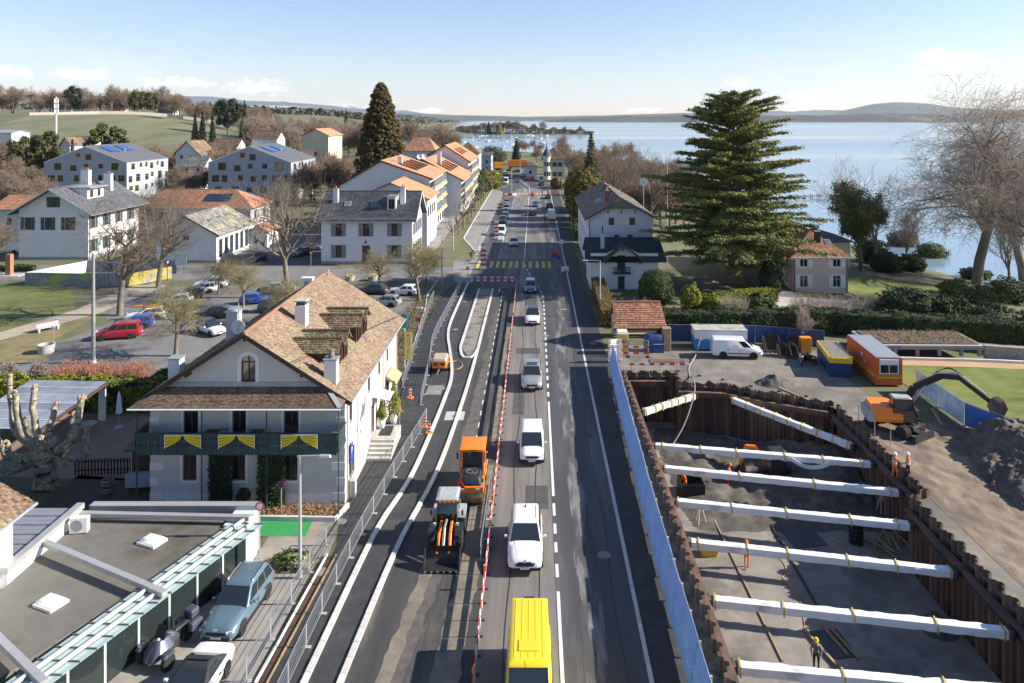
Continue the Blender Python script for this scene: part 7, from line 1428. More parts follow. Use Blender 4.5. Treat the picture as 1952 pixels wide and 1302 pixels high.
 for zz_,c_ in((1.06,w),(1.22,w))if vest else():
  MB().lathe([(.01,-.025),(.158*s,-.025),(.158*s,.025),(.01,.025)],(0,0,0),14).build('reflective_band',m_refl,root).location=(0,(.15 if zz_<1.1 else .28)*L*s,zz_*s);root.children[-1].scale=(1.08,.82,1)
 return root
H1=M('helmet_white',(.80,.80,.79),.35,.02);H2=M('helmet_orange',(.82,.22,.03),.35,.02);H3=M('helmet_yellow',(.78,.50,.02),.35,.02);hairb=M('dark_hair',(.03,.02,.015),.8)
c=P(1706,912);person('man in white helmet and orange vest pointing, beside the pile wall',c.x,c.y,0,R(-75),m_hv,M('orange_trousers',(.80,.16,.03),.8,.1),arms=((.25,.42,1.12),(-.28,.1,.92)),helmet=H1,vest=True,sleeve=m_greyc);c=P(1731,912);person('man in white helmet, orange vest and dark trousers facing his colleague',c.x,c.y,0,R(85),m_hv,m_navy,arms=((.3,.05,.9),(-.18,.4,1.1)),helmet=H1,vest=True,sleeve=m_beige)
c=P(1423,1082,PZ);person('worker in full orange with orange helmet walking on the pit floor',c.x,c.y,PZ,R(175),m_hv,m_hv,arms=((.3,.15,.9),(-.3,-.1,.92)),helmet=H2,vest=True,step=.16);c=P(1386,925,PZ);person('worker in orange with a shovel beside the mini excavator',c.x,c.y,PZ,R(-110),m_hv,m_hv,arms=((.1,.38,.95),(-.12,.36,1.05)),lean=.35,helmet=H2,vest=True)
sv=T('shovel','shovel held by the orange worker beside the mini excavator','shovel',(c.x+.35,c.y,PZ+.02),R(-110));MB().tube((0,-.3,1.25),(.05,.45,.18),.018).build('shaft',m_wood,sv);MB().prism([(-.12,.0),(.12,.0),(.1,.3),(-.1,.3)],'y',.42,.45).build('blade',m_steel,sv)
c=P(1556,1278,PZ);person('worker in yellow helmet and grey jacket near the bottom of the pit',c.x,c.y,PZ,R(160),m_greyc,m_navy,arms=((.22,.3,.95),(-.2,.3,.92)),lean=.25,helmet=H3,h=1.8)
c=P(1306,942,PZ);person('worker in orange standing inside the black open container',c.x,c.y,PZ+.06,R(120),m_hv,m_navy,arms=((.2,.35,.85),(-.2,.35,.85)),lean=.3,helmet=H2)
exu=person('driver in orange seated in the cab of the wheeled excavator',30.0,58.45,.75,R(-98),m_hv,m_navy,arms=((.3,.4,1.15),(-.3,.4,1.15)),helmet=None,hair=hairb,seat=True)
c=P(1038,419);person('man in dark clothes walking beside the white delivery van',c.x,179,0,R(10),m_navy,m_navy,hair=hairb,step=.2);c=P(951,346);person('road worker in orange beside the white works van',c.x-1.2,280,0,R(60),m_hv,m_navy,helmet=H2);person('second road worker in dark blue near the works van',c.x-2.6,284,0,R(-20),m_navy,m_navy,hair=hairb);person('rider in a yellow vest on the motor scooter',1.0,217.9,.0,PI,M('vest_yellow',(.62,.75,.05),.7),m_navy,arms=((.3,.42,1.08),(-.3,.42,1.08)),helmet=H1,seat=True)
# cyclist and parked bicycle on the left pavement
def bicycle(label,x,y,rz):
 r=T('bicycle',label,'bicycle',(x,y,0),rz)
 for yy in(-.52,.52):MB().lathe([(.31,-.015),(.335,-.015),(.335,.015),(.31,.015),(.31,-.015)],(0,yy,.335),20,'x').build('wheel',m_tyre,r)
 b=MB(); 
 for p,q in(((0,-.52,.335),(0,-.08,.3)),((0,-.08,.3),(0,-.2,.82)),((0,-.52,.335),(0,-.18,.78)),((0,-.08,.3),(0,.38,.75)),((0,-.19,.78),(0,.36,.85)),((0,.34,.95),(0,.52,.335))):b.tube(p,q,.018,n=6)
 b.build('frame',m_dsteel,r);MB().path([(-.28,.25,1.02),(0,.34,.98),(.28,.25,1.02)],.014).build('handlebar',m_blk,r);MB().loft([rr(-.07,-.35,.07,-.08,.05,.86),rr(-.05,-.33,.05,-.1,.04,.91)]).build('saddle',m_plast,r);return r
c=P(898,497);bicycle('bicycle ridden along the left pavement past the crossing',c.x,c.y,.05);person('cyclist in dark clothes on the left pavement',c.x,c.y-.15,.08,.05,m_navy,M('brown_cloth',(.09,.065,.05),.9),arms=((.26,.42,1.0),(-.26,.42,1.0)),hair=hairb,seat=True,lean=.2)
# ================================================================== vegetation
def segs_mesh(name,S,n,mat,par):
 """tapered prisms for many (p0, p1, r0, r1) segments, one mesh"""
 A=np.array([s[0]for s in S],float);B=np.array([s[1]for s in S],float);r0=np.array([s[2]for s in S])[:,None];r1=np.array([s[3]for s in S])[:,None]
 d=B-A;d/=np.maximum(np.linalg.norm(d,axis=1,keepdims=True),1e-6);h=np.where(abs(d[:,2:3])>.9,np.array([[1.,0,0]]),np.array([[0,0,1.]]));a=np.cross(d,h);a/=np.linalg.norm(a,axis=1,keepdims=True);b=np.cross(d,a)
 V=np.empty((len(S),2*n,3))
 for i in range(n):
  t=2*math.pi*i/n;o=a*math.cos(t)+b*math.sin(t);V[:,i]=A+o*r0;V[:,n+i]=B+o*r1
 k=np.arange(len(S))[:,None]*2*n;F_=np.concatenate([k+np.array([i,(i+1)%n,n+(i+1)%n,n+i])for i in range(n)])
 return mesh_obj(name,V.reshape(-1,3),F_,mat,par,smooth=True,angle=180)
def bare_segs(seed,h,spread,tr,levels,minr=.012,up=.35,fork=.32,dens=1.,lean=(0,0),trunkf=.3,shear=0.):
 g=random.Random(seed);big,twig=[],[]
 def br(p,d,L,r,lv):
  n=4 if lv==0 else 3;st=L/n
  for i in range(n):
   d=(d+Vector((g.gauss(0,1),g.gauss(0,1),g.gauss(0,1)))*(.06 if lv==0 else .17)+Vector((0,0,up*.12 if lv else 0))).normalized();q=p+d*st;r2=max(minr*.7,r*(1-(.42 if lv==0 else .6)*(i+1)/n));r1=r if i==0 else rp
   (big if r1>.06 else twig).append((tuple(p),tuple(q),max(r1,minr),max(r2,minr*.7)));p=q;rp=r2
   if lv<levels and(i>0 or lv>0 or i==n-1)and not(lv==0 and(i+1)/n<trunkf):
    k={0:3,1:2,2:2}.get(lv,2 if g.random()<dens else 1)
    for _ in range(k):
     a=d.orthogonal().normalized();a=Matrix.Rotation(g.uniform(0,6.28),3,d)@a;dd=(d*math.cos(1.0*spread*g.uniform(.6,1.1))+a*math.sin(1.0*spread*g.uniform(.6,1.1))+Vector((lean[0],lean[1],0))*(.3 if lv<2 else 0)).normalized();br(q,dd,L*g.uniform(.55,.8)*(1 if lv else .75),rp*g.uniform(.55,.75),lv+1)
 br(Vector((0,0,0)),Vector((lean[0]*.3,lean[1]*.3,1)).normalized(),h*.5,tr,0)
 zmax=max(s[1][2]for s in big+twig);k=h/zmax
 sk=lambda a:(a[0]*k+shear*max(0,a[2]*k-3),a[1]*k,a[2]*k)
 sc=lambda S:[(sk(a),sk(b),r0,r1)for a,b,r0,r1 in S]
 return sc(big),sc(twig)
m_bark=M('grey_bark',(.17,.14,.11),.95,.3,2,.5,8);m_twig=M('brown_twigs',(.175,.135,.10),.95,.2,1,rnd=.15);m_twigy=M('lichen_twigs',(.22,.185,.085),.95,.25,1);m_twigp=M('pale_twigs',(.30,.24,.20),.95,.2,1);m_twigf=M('far_twigs',(.20,.145,.105),.95,.2,.5,rnd=.25)
def bare_tree(label,loc,seed,h,spread=.75,tr=.3,levels=5,tw=None,minr=.012,group=None,name='bare_tree',rz=0,**k):
 r=T(name,label,'tree',loc,rz,group);big,twig=bare_segs(seed,h,spread,tr,levels,minr,**k)
 if big:segs_mesh('trunk',big,7,m_bark,r)
 segs_mesh('crown',twig,3,tw or m_twig,r)['kind']='stuff';return r
def quads(name,P_,Nn,size,mat,par=None,asp=.5,tone=None,kind='stuff',jit=.35):
 """leaf quads at points P_ facing Nn (jittered)"""
 n=len(P_);Nn=Nn+nr.normal(size=(n,3))*jit;Nn/=np.maximum(np.linalg.norm(Nn,axis=1,keepdims=True),1e-6);a=np.cross(Nn,nr.normal(size=(n,3)));a/=np.maximum(np.linalg.norm(a,axis=1,keepdims=True),1e-6);b=np.cross(Nn,a);s=(size*nr.uniform(.6,1.3,n))[:,None]
 V=np.stack([P_-a*s,P_-b*s*asp,P_+a*s,P_+b*s*asp],1).reshape(-1,3);o=mesh_obj(name,V,np.arange(4*n).reshape(n,4),mat,par,tone=nr.random(n)if tone is None else tone)
 if kind:o['kind']=kind
 return o
def leafm(name,c,c2=None,s=.6,tone=.45):return M(name,c,.8,.25,s,tone=tone,c2=c2,k=(.5,.65),sp=.25,rnd=.12)
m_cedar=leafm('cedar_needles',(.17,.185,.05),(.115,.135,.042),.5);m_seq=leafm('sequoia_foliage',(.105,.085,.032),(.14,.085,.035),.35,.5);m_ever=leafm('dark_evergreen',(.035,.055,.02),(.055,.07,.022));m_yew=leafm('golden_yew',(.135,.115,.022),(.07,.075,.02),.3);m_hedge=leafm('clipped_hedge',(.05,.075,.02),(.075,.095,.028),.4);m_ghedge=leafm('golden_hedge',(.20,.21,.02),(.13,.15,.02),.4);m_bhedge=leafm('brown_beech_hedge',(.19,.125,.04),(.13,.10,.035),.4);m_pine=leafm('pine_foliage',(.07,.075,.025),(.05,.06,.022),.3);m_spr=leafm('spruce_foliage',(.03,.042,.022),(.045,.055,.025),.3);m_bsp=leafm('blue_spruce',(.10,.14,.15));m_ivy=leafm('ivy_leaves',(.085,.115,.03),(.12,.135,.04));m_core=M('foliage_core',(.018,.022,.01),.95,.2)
def sph(n):v=nr.normal(size=(n,3));return v/np.linalg.norm(v,axis=1,keepdims=True)
def clumps(C_,Rr,n,thick=.35):
 """points in the outer shell of many spheres"""
 C_,Rr=np.asarray(C_,float),np.asarray(Rr,float);i=nr.integers(0,len(C_),n);d=sph(n);return C_[i]+d*(Rr[i]*(1-thick*nr.random(n)**1.5))[:,None],d
def blob_thing(name,label,cat,loc,rx,ry,rz_,n,size,mat,group=None,core=.78,lump_=.22,rot=0.,stem=False):
 r=T(name,label,cat,loc,rot,group);d=sph(n);d[:,2]=np.abs(d[:,2])if core<.0 else d[:,2];k=np.array([1+lump_*mnoise.noise(Vector(v*2.6)+Vector(loc))+lump_*.5*mnoise.noise(Vector(v*6)+Vector(loc))for v in d])*nr.uniform(.86,1.02,n);p=d*k[:,None]*np.array([rx,ry,rz_])+np.array([0,0,rz_*.92])
 q=p[:,2]>.02;quads('foliage',p[q],d[q],size,mat,r);c=MB();c.lathe([(.0,.05),(rx*core*.8,rz_*.25),(rx*core,rz_*.9),(rx*core*.7,rz_*1.5),(0,rz_*1.72)],n=12);o=c.build('inner_mass',m_core,r,smooth=True);o.scale=(1,ry/rx,1)
 return r
def hedge(label,a,b,w,h,mat,n=None,size=.12,cat='hedge',group='hedges',wob=.12,z=0.,core=m_core):
 a,b=Vector(a),Vector(b);L=(b-a).length;r=T('hedge',label,cat,(a.x,a.y,z),math.atan2(b.y-a.y,b.x-a.x),group);area=L*w+2*L*h+2*w*h;n=n or int(area*60);u=nr.random(n);k=nr.random(n);pts=np.zeros((n,3));nn=np.zeros((n,3));pt,ps=L*w/area,(L*w+2*L*h)/area
 top=k<pt;sd=(k>=pt)&(k<ps);en=k>=ps;v=nr.random(n);sg=np.where(nr.random(n)<.5,-1.,1.)
 pts[top]=np.stack([u[top]*L,(v[top]-.5)*w,np.full(top.sum(),h)],1);nn[top]=(0,0,1);pts[sd]=np.stack([u[sd]*L,sg[sd]*w/2,v[sd]*h],1);nn[sd,1]=sg[sd];pts[en]=np.stack([np.where(sg[en]>0,L,0),(v[en]-.5)*w,u[en]*h],1);nn[en,0]=sg[en]
 pts+=nr.normal(size=(n,3))*.05;dz=np.array([mnoise.noise(Vector((p[0]*.5+a.x,p[1]*.8,p[2]*.5)))+.6*mnoise.noise(Vector((p[0]*1.7,p[1]*1.7+a.y,p[2]*1.7)))for p in pts]);pts+=nn*(dz*wob*2)[:,None];pts[:,2]=np.maximum(pts[:,2],.03)
 quads('foliage',pts,nn,size,mat,r);MB().box(.08,-w/2+.1,0,L-.08,w/2-.1,h-.12).build('inner_mass',core,r);return r
def conifer(label,loc,h,rad,mat,n=9000,seed=0,droop=.25,group=None,size=.35,name='conifer',base=.06,power=1.,lay=None,irr=.25):
 g=np.random.default_rng(seed);r=T(name,label,'tree',loc,seed,group);MB().lathe([(h*.018+.06,0),(h*.012,h*.5),(.03,h*.97)],n=8).build('trunk',m_bark,r,smooth=True);t=g.random(n)**.75;lay=lay or int(h*1.3);lvl=np.floor((1-t)*lay)/lay;zf=base+(1-base)*np.clip(lvl+g.normal(size=n)*.006,0,1);prof=rad*np.power(np.clip(1-lvl,.02,1),power);az=g.random(n)*6.283;nb=7;bi=np.floor(az/6.283*nb);az=(bi+.5+(az/6.283*nb-bi-.5)*.75)*6.283/nb+lvl*40
 hv=np.modf(np.abs(np.sin(bi*12.9898+lvl*7823.3)*43758.5))[0];rr_=prof*(1-irr+irr*1.3*hv)*np.sqrt(g.random(n));p=np.stack([rr_*np.cos(az),rr_*np.sin(az),h*zf-droop*rr_+g.normal(size=n)*.12*size],1);nn=np.stack([np.cos(az)*.5,np.sin(az)*.5,np.full(n,.9)],1);q=p[:,2]>.1;quads('crown',p[q],nn[q],size,mat,r,asp=.45);return r
# ---- the great cedar: flat tiers of sprays on long branches, two trunks
cd=T('cedar_tree','huge green cedar with flat tiered branches beside the clapboard chalet','tree',(30.0,111,0));CH=28.8;g=np.random.default_rng(5);S,PT,NN=[],[],[]
for tx,hh in((-.5,CH),(1.1,CH*.8)):
 zs=np.linspace(0,hh,14)
 for i in range(13):f=lambda z:(tx+.35*math.sin(z*.25),.25*math.cos(z*.3),z);S.append((f(zs[i]),f(zs[i+1]),.62*(1-zs[i]/hh*.93),.62*(1-zs[i+1]/hh*.93)))
nbr=270
for i in range(nbr):
 z=3.2+(CH-4)*(i/nbr)**.95+g.normal()*.6;z=min(z,CH-.6);f=z/CH;L=(12.9*(1-f)**.45+.3)*g.uniform(.6,1.1)*(1+.3*mnoise.noise(Vector((math.cos(i*2.4)*1.3,math.sin(i*2.4)*1.3,z*.17))))*(.55+.45*min(1,(z-1.5)/4));az=i*2.4+g.normal()*.25;asc=.1+.5*f+g.normal()*.13;pts=[]
 for k in range(7):
  t=k/6;pts.append(Vector((math.cos(az)*L*t,math.sin(az)*L*t,z+asc*L*t*(1-.35*t)-.8*t*t*(1-f))))
 for k in range(6):S.append((tuple(pts[k]),tuple(pts[k+1]),.16*(1-f*.6)*(1-k/7)+.015,.16*(1-f*.6)*(1-(k+1)/7)+.012))
 A=np.array([tuple(p)for p in pts]);nb_=int(5+L*1.1)
 for j in range(nb_):
  t=.16+.84*(j+g.random())/nb_;k=min(5,int(t*6));c_=A[k]+(A[k+1]-A[k])*(t*6-k);a2=az+(1 if j%2 else-1)*g.uniform(.5,1.1)*(1-.5*t);l2=(.30*L*(1-.55*t)+.45)*g.uniform(.6,1.2);m=int(25+27*l2);u=g.random(m)**.8;sp_=.1+.16*u;e=np.stack([np.cos(a2)*l2*u,np.sin(a2)*l2*u,(.12+asc*.5)*l2*u-.22*l2*u*u],1)+g.normal(size=(m,3))*np.stack([sp_,sp_,sp_*.55],1)
  PT.append(c_+e);NN.append(np.stack([np.full(m,.4*math.cos(a2)),np.full(m,.4*math.sin(a2)),np.ones(m)],1));S.append((tuple(c_),tuple(c_+np.array([math.cos(a2)*l2*.8,math.sin(a2)*l2*.8,(.12+asc*.5)*l2*.7])),.03,.012))
for(az,L)in((.35,4.5),):S.append(((1,0,6.0),(4.5,-1.2,7.6),.35,.3))
segs_mesh('trunk',S,7,M('cedar_bark',(.22,.15,.10),.95,.3,3,.6,10),cd);PT,NN=np.concatenate(PT),np.concatenate(NN);quads('crown',PT,NN,.2,m_cedar,cd,asp=.4,jit=.75)
# ---- giant sequoia
sq=T('sequoia_tree','giant cone shaped sequoia towering behind the orange roofs','tree',(-45,215,0));SH=36.;C_,Rr=[],[]
for i in range(620):
 f=(i/620)**.8;z=3+(SH-4)*f;rad=8.4*(1-f)**.62*(1 if f>.12 else .8+f*1.6)+.25;az=i*2.39996;k=rad*g.uniform(.72,1.06);C_.append((k*math.cos(az),k*math.sin(az),z+g.normal()*.4));Rr.append(g.uniform(.55,1.35)*(1-.45*f))
p,d=clumps(C_,Rr,46000,.6);quads('crown',p,d+np.array([0,0,.3]),.3,m_seq,sq);MB().lathe([(1.3,0),(.9,6),(.5,20),(.05,35)],n=10).build('trunk',M('cedar_bark'),sq,smooth=True);MB().lathe([(.2,2),(5.2,4),(4.4,14),(2.4,25),(.1,34)],n=14).build('inner_mass',m_core,sq,smooth=True)
# ---- big bare trees near the camera
G1='bare trees round the lawn and car park'
t1_=bare_tree('big bare tree at the corner of the lawn beside the gravel path',(-52.7,93.3,0),3,17,.9,.42,4,group=G1,dens=.85,up=.2);bare_tree('tall bare tree behind the lawn, in front of the hall',(-55.6,108.5,0),8,17.5,.8,.4,4,group=G1,dens=.85,up=.2);bare_tree('tall slender bare tree in front of the right apartment block',(-34.4,102.5,0),12,19,.75,.4,4,group=G1,dens=.8,up=.25)
sm=bare_tree('low knobbly tree in the car park with a green collar',(-37.8,77.3,0),21,8.4,1.0,.24,4,m_twigy,group=G1,dens=1,up=.1);bare_tree('dense bare tree by the street corner near the slate roofed house',(-15.9,101,0),33,9.8,.75,.26,4,m_twigy,group=G1,dens=.75,up=.5)
for i,(x,y,s,lb)in enumerate(((-38.5,97,.85,'low spreading tree among the dark parked cars'),(-22.5,107.5,.82,'low spreading tree behind the hotel roof end'),(-31,90,.75,'low spreading tree close behind the hotel ridge'),(-45,104.5,.7,'small tree above the upper parked cars'),(-16.2,109,.8,'small street tree at the side street corner'))):dup(sm,(x,y,0),i*1.3+.6,lb,G1,s)
for i,(x,y,s,lb)in enumerate(((-88,119,.62,'bare tree left of the white gabled house'),(-78,148,.8,'bare tree between white house and red roof'),(-58,172,.7,'bare tree in front of the right apartment block corner'),(62,44,.9,'bare tree at the far right whose shadow falls on the earth track'),(64,66,.9,'bare tree at the right edge beside the lawn'))):dup(t1_,(x,y,tz(x,y)),i*1.7+1,lb,G1,s)
# plane tree at the lake and its neighbours
pl=bare_tree('huge pale plane tree leaning over the lake at the right edge',(77,128,tz(77,128)),44,40,.95,.95,5,m_twigp,.022,name='plane_tree',dens=.75,trunkf=.2,up=.15,lean=(.1,-.25),shear=.3);pl.children[0].data.materials[0]=M('plane_bark',(.36,.30,.24),.9,.3,1.2,.4,6)
lk=bare_tree('bare many stemmed tree on the bank left of the plane tree',(66,142,tz(66,142)),51,17,.5,.25,4,m_twigp,.016,dens=.6,up=.6,trunkf=.1)
for i,(x,y,s,lb)in enumerate(((83,128,1.15,'bare tree on the bank right of the plane tree'),(75,148,.9,'bare tree behind the plane trunk on the bank'))):dup(lk,(x,y,tz(x,y)),i*2+1,lb,None,s)
for i,(x,y,s,lb)in enumerate(((92,138,.85,'plane tree on the bank cropped by the right edge, behind'),(78,106,.72,'plane tree on the bank cropped by the right edge, in front'))):dup(pl,(x,y,tz(x,y)),3.0+i*.5,lb,None,s)
iv=bare_tree('ivy clad tree standing between the villa and the lake',(60.5,136,tz(60.5,136)),61,22,.7,.45,4,m_twigp,.018,name='ivy_tree',dens=.4,up=.6,trunkf=.1);big,tw_=bare_segs(61,22,.7,.45,4,.018,dens=.4,up=.6,trunkf=.1);bs=[s for s in big if s[1][2]<19]+[s for s in tw_ if s[1][2]<18 and s[2]>.035];A=np.array([s[0]for s in bs]);B=np.array([s[1]for s in bs]);n=34000;i=nr.integers(0,len(bs),n);t=nr.random(n)[:,None];d=sph(n);quads('ivy',A[i]*(1-t)+B[i]*t+d*(nr.random(n)**.6*1.25)[:,None],d,.22,m_ivy,iv)
# trees behind the chalet towards the lake
for x,y,sd_,h,lb,tw in((19.2,172,71,21,'tall bare tree behind the chalet, left of two',None),(25.5,163,77,20,'wide bare tree behind the chalet, close to the cedar',None)):bare_tree(lb,(x,y,0),sd_,h,.6,.35,4,tw,.018,dens=.6)
conifer('tall narrow cypress like conifer behind the golden yews',(15.4,200,0),21.5,4.2,m_pine,9000,3,.4,size=.35,power=.8,irr=.35)
for i,(x,y,rx,h_,lb)in enumerate(((11.4,172,3.6,5.2,'golden yew nearest the chalet'),(12.4,183,4.2,6.2,'large golden yew in the middle of three'),(11.8,196,4.0,5.6,'dark golden yew at the rear of three'))):blob_thing('yew_tree',lb,'tree',(x,y,0),rx,rx,h_,9000,.3,m_yew,'golden yews along the right pavement',lump_=.35)
# hedges and shrubs of the villa garden
hedge('long dark evergreen hedge behind the navy site fence',(14.5,85.5),(36,86.5),2.2,2.5,m_hedge,16000,.13,wob=.3);hedge('long clipped hedge behind the planted roof shelter',(36,86.5),(62,80),2.6,2.3,m_hedge,18000,.13,wob=.3);hedge('brown clipped hedge beside the gatehouse pavement',(8.9,88),(9.1,106),1.7,2.1,m_bhedge,8000,.1,wob=.05,core=M('brown_core',(.06,.04,.02)));hedge('clipped low hedge below the cedar trunks',(23.5,97),(33,101),1.6,1.7,m_ghedge,6000,.11);hedge('dark hedge along the right pavement beyond the chalet',(8.9,150),(9.6,168),1.4,2.2,m_hedge,6000,.14)
def shr(lb,px,py,rx,h2,mat,n=5000,size=.16,z=None,ry=None,gp='garden shrubs',lu=.42):
 c=P(px,py);zz_=0
 for _ in range(6):zz_=tz(c.x,c.y);c=P(px,py,zz_)
 return blob_thing('shrub',lb,'shrub',(c.x,c.y,zz_),rx,ry or rx,h2,n,size,mat,gp,lump_=lu)
shr('big clipped round bush beside the gatehouse',1250,583,2.35,2.55,m_hedge,9000,.13,lu=.1);shr('smaller loose bush right of the big round bush',1317,592,1.3,1.7,m_ghedge,3500,.13);shr('big glossy rhododendron in front of the villa lawn',1735,622,4.6,2.3,m_ever,12000,.2,ry=2.6);shr('rhododendron right of the big glossy one',1810,622,3.6,2.0,m_ever,8000,.2,ry=2.4);shr('grey green bush at the right edge above the stone wall',1900,640,4.0,1.9,leafm('grey_green',(.10,.115,.06)),8000,.18,ry=2.4);shr('dark bush right of the villa under the ivy tree',1690,518,3.0,1.8,m_ever,6000,.22);shr('round dark bush on the villa lawn edge',1735,516,2.6,1.6,m_ever,5000,.22);shr('brown twiggy bush behind the round dark bush',1720,480,3.6,2.6,leafm('brown_twig_bush',(.16,.12,.085)),7000,.2);shr('evergreen bush on the bank beside the plane trunk',1830,565,3.0,1.3,m_ivy,5000,.2);shr('low bush beside the plane tree roots',1860,533,2.6,1.1,m_ivy,4000,.2);shr('ivy covered bush against the villa wing',1470,560,1.6,2.6,m_ever,4000,.2)
for i,(px,w_,lb)in enumerate(((1400,2.4,'brown bare shrub left of the villa drive'),(1535,2.6,'brown bare shrub in front of the villa, left one'),(1590,2.6,'brown bare shrub in front of the villa, middle one'),(1650,2.8,'brown bare shrub in front of the villa, right one'))):
 c=P(px,607);r=T('bare_shrub',lb,'shrub',(c.x,c.y,0),i,'brown bare shrubs');S=[]
 for k in range(150):
  a=rng.uniform(0,6.28);q=rng.random()**.5;p0=Vector((.5*q*w_*math.cos(a),.4*q*w_*math.sin(a),0));p1=p0+Vector((q*.35*w_*math.cos(a),q*.35*w_*math.sin(a),rng.uniform(1.8,2.9)));S.append((tuple(p0),tuple(p1),.02,.012))
  for _ in range(4):t=rng.uniform(.4,.95);m_=p0.lerp(p1,t);S.append((tuple(m_),tuple(m_+Vector((rng.gauss(0,.3),rng.gauss(0,.3),rng.uniform(.1,.5)))),.013,.008))
 segs_mesh('stems',S,3,m_twigp,r)['kind']='stuff'
drape('villa_lawn',(47.5,97),(66,93),(78,128),(48,128),20,24,m_lawn,.06);drape('villa_drive',(30,97),(47,97.5),(46,104),(30,106),12,6,M('pale_gravel',(.42,.38,.36),.95,.1),.05);drape('villa_drive',(33.8,104),(38,104),(37.8,117),(33.8,117),6,12,m_park,.07)
c=P(1200,585);r=T('flowering_shrub','bare pinkish shrub behind the tiled shelter','shrub',(c.x,88.5,0));segs_mesh('stems',[s for s in bare_segs(91,3.6,.8,.06,4,.012,up=.3,trunkf=0)[1]]or[],3,M('pink_twigs',(.30,.17,.14),.9,.2),r)['kind']='stuff'
r=bare_tree('young broom shaped tree in front of the garden hedge',(P(1530,660).x,80.6,0),95,4.6,.45,.06,4,m_twigp,.01,up=.7,trunkf=.45)
# left gardens
hedge('bright golden hedge behind the hotel terrace',(-47,64),(-32.5,63.4),2.4,2.3,m_ghedge,14000,.14,wob=.25);hedge('dark green hedge at the left corner of the hotel',(-33.5,66),(-27.5,66.3),2.6,2.2,m_hedge,9000,.15,wob=.3);hedge('low clipped hedge in front of the white gabled house',(-98,120.5),(-82,120.3),1.0,.9,m_hedge,4000,.15);hedge('dark hedge at the left edge behind the plane tree',(-40,45),(-34.8,45),3.4,2.6,m_hedge,6000,.16)
r=T('reed_bed','bed of reddish dry stems beside the grey flagpole','plants',(-41.5,70.2,0));S=[]
for k in range(1300):
 x,y=rng.uniform(-4.6,4.6),rng.uniform(-1.3,1.5);t=Vector((x+rng.gauss(0,.12),y+rng.gauss(0,.12),rng.uniform(.8,1.5)));S.append(((x,y,0),tuple(t),.012,.008));S.append((tuple(t),tuple(t+Vector((0,0,.09))),.05,.03))
segs_mesh('stems',S,3,M('red_stems',(.40,.17,.10),.9,.3,2),r)['kind']='stuff'
for i,(x,y,lb)in enumerate(((-49,68.5,'left one of two pale bare shrubs by the park lamp'),(-46.6,68.8,'right one of two pale bare shrubs by the park lamp'))):r=T('bare_shrub',lb,'shrub',(x,y,0));segs_mesh('stems',[s for q in bare_segs(120+i,2.6,.9,.08,4,.014,up=.2,trunkf=0)for s in q],3,m_twigp,r)['kind']='stuff'
tag(quads('ground_cover',np.stack([nr.uniform(-50,-37,1500),nr.uniform(65.8,69,1500),nr.uniform(.03,.3,1500)],1),np.tile([0,0,1.],(1500,1)),.13,leafm('low_plants',(.12,.12,.05),(.2,.14,.08)),None),'low mixed plants in front of the reddish stems','plants');tag(quads('ground_cover',np.stack([nr.uniform(-24.3,-12.4,2600),nr.uniform(45.9,47.4,2600),nr.uniform(.05,.2,2600)],1),np.tile([0,0,1.],(2600,1)),.09,leafm('dry_mulch',(.30,.18,.09),(.2,.12,.06)),None),'dry brown mulch in the bed before the hotel','plants');tag(quads('ground_cover',np.stack([nr.uniform(-16.9,-13.0,2600),nr.uniform(71,103,2600),nr.uniform(.03,.25,2600)],1),np.tile([0,0,1.],(2600,1)),.12,leafm('verge_plants',(.17,.11,.045),(.10,.11,.03)),None),'brown and green plants on the street verge','plants')
q=np.stack([nr.uniform(36,46.8,2200),nr.uniform(77.6,82.2,2200),nr.uniform(1.24,1.5,2200)],1);tag(quads('roof_plants',q,np.tile([0,0,1.],(2200,1)),.11,leafm('roof_plants',(.17,.12,.06),(.12,.16,.04)),None),'brown and green plants on the shelter roof','plants')
# climbers and bush on the hotel front
for px,w_,lb,mt in((424,.75,'dark climbing plant left of the middle hotel window',m_spr),(520,.9,'green climbing plant right of the middle hotel window',m_ever)):
 x=(px-CX)*47.5/F;r=T('climbing_plant',lb,'plant',(x,47.35,.05));n=3500;p=np.stack([nr.uniform(-w_,w_,n)*(.8+.25*nr.random(n)),-np.abs(nr.normal(size=n))*.16-.02,nr.random(n)*3.9],1);quads('foliage',p,np.tile([0,-1.,.3],(n,1)),.09,mt,r);MB().tube((0,-.03,0),(0,-.03,3.6),.04,n=5).build('stem',m_bark,r)
blob_thing('shrub','small bush between the two climbing plants of the hotel','shrub',(-18.6,46.9,.05),.45,.4,.7,900,.09,m_ever,core=.6)
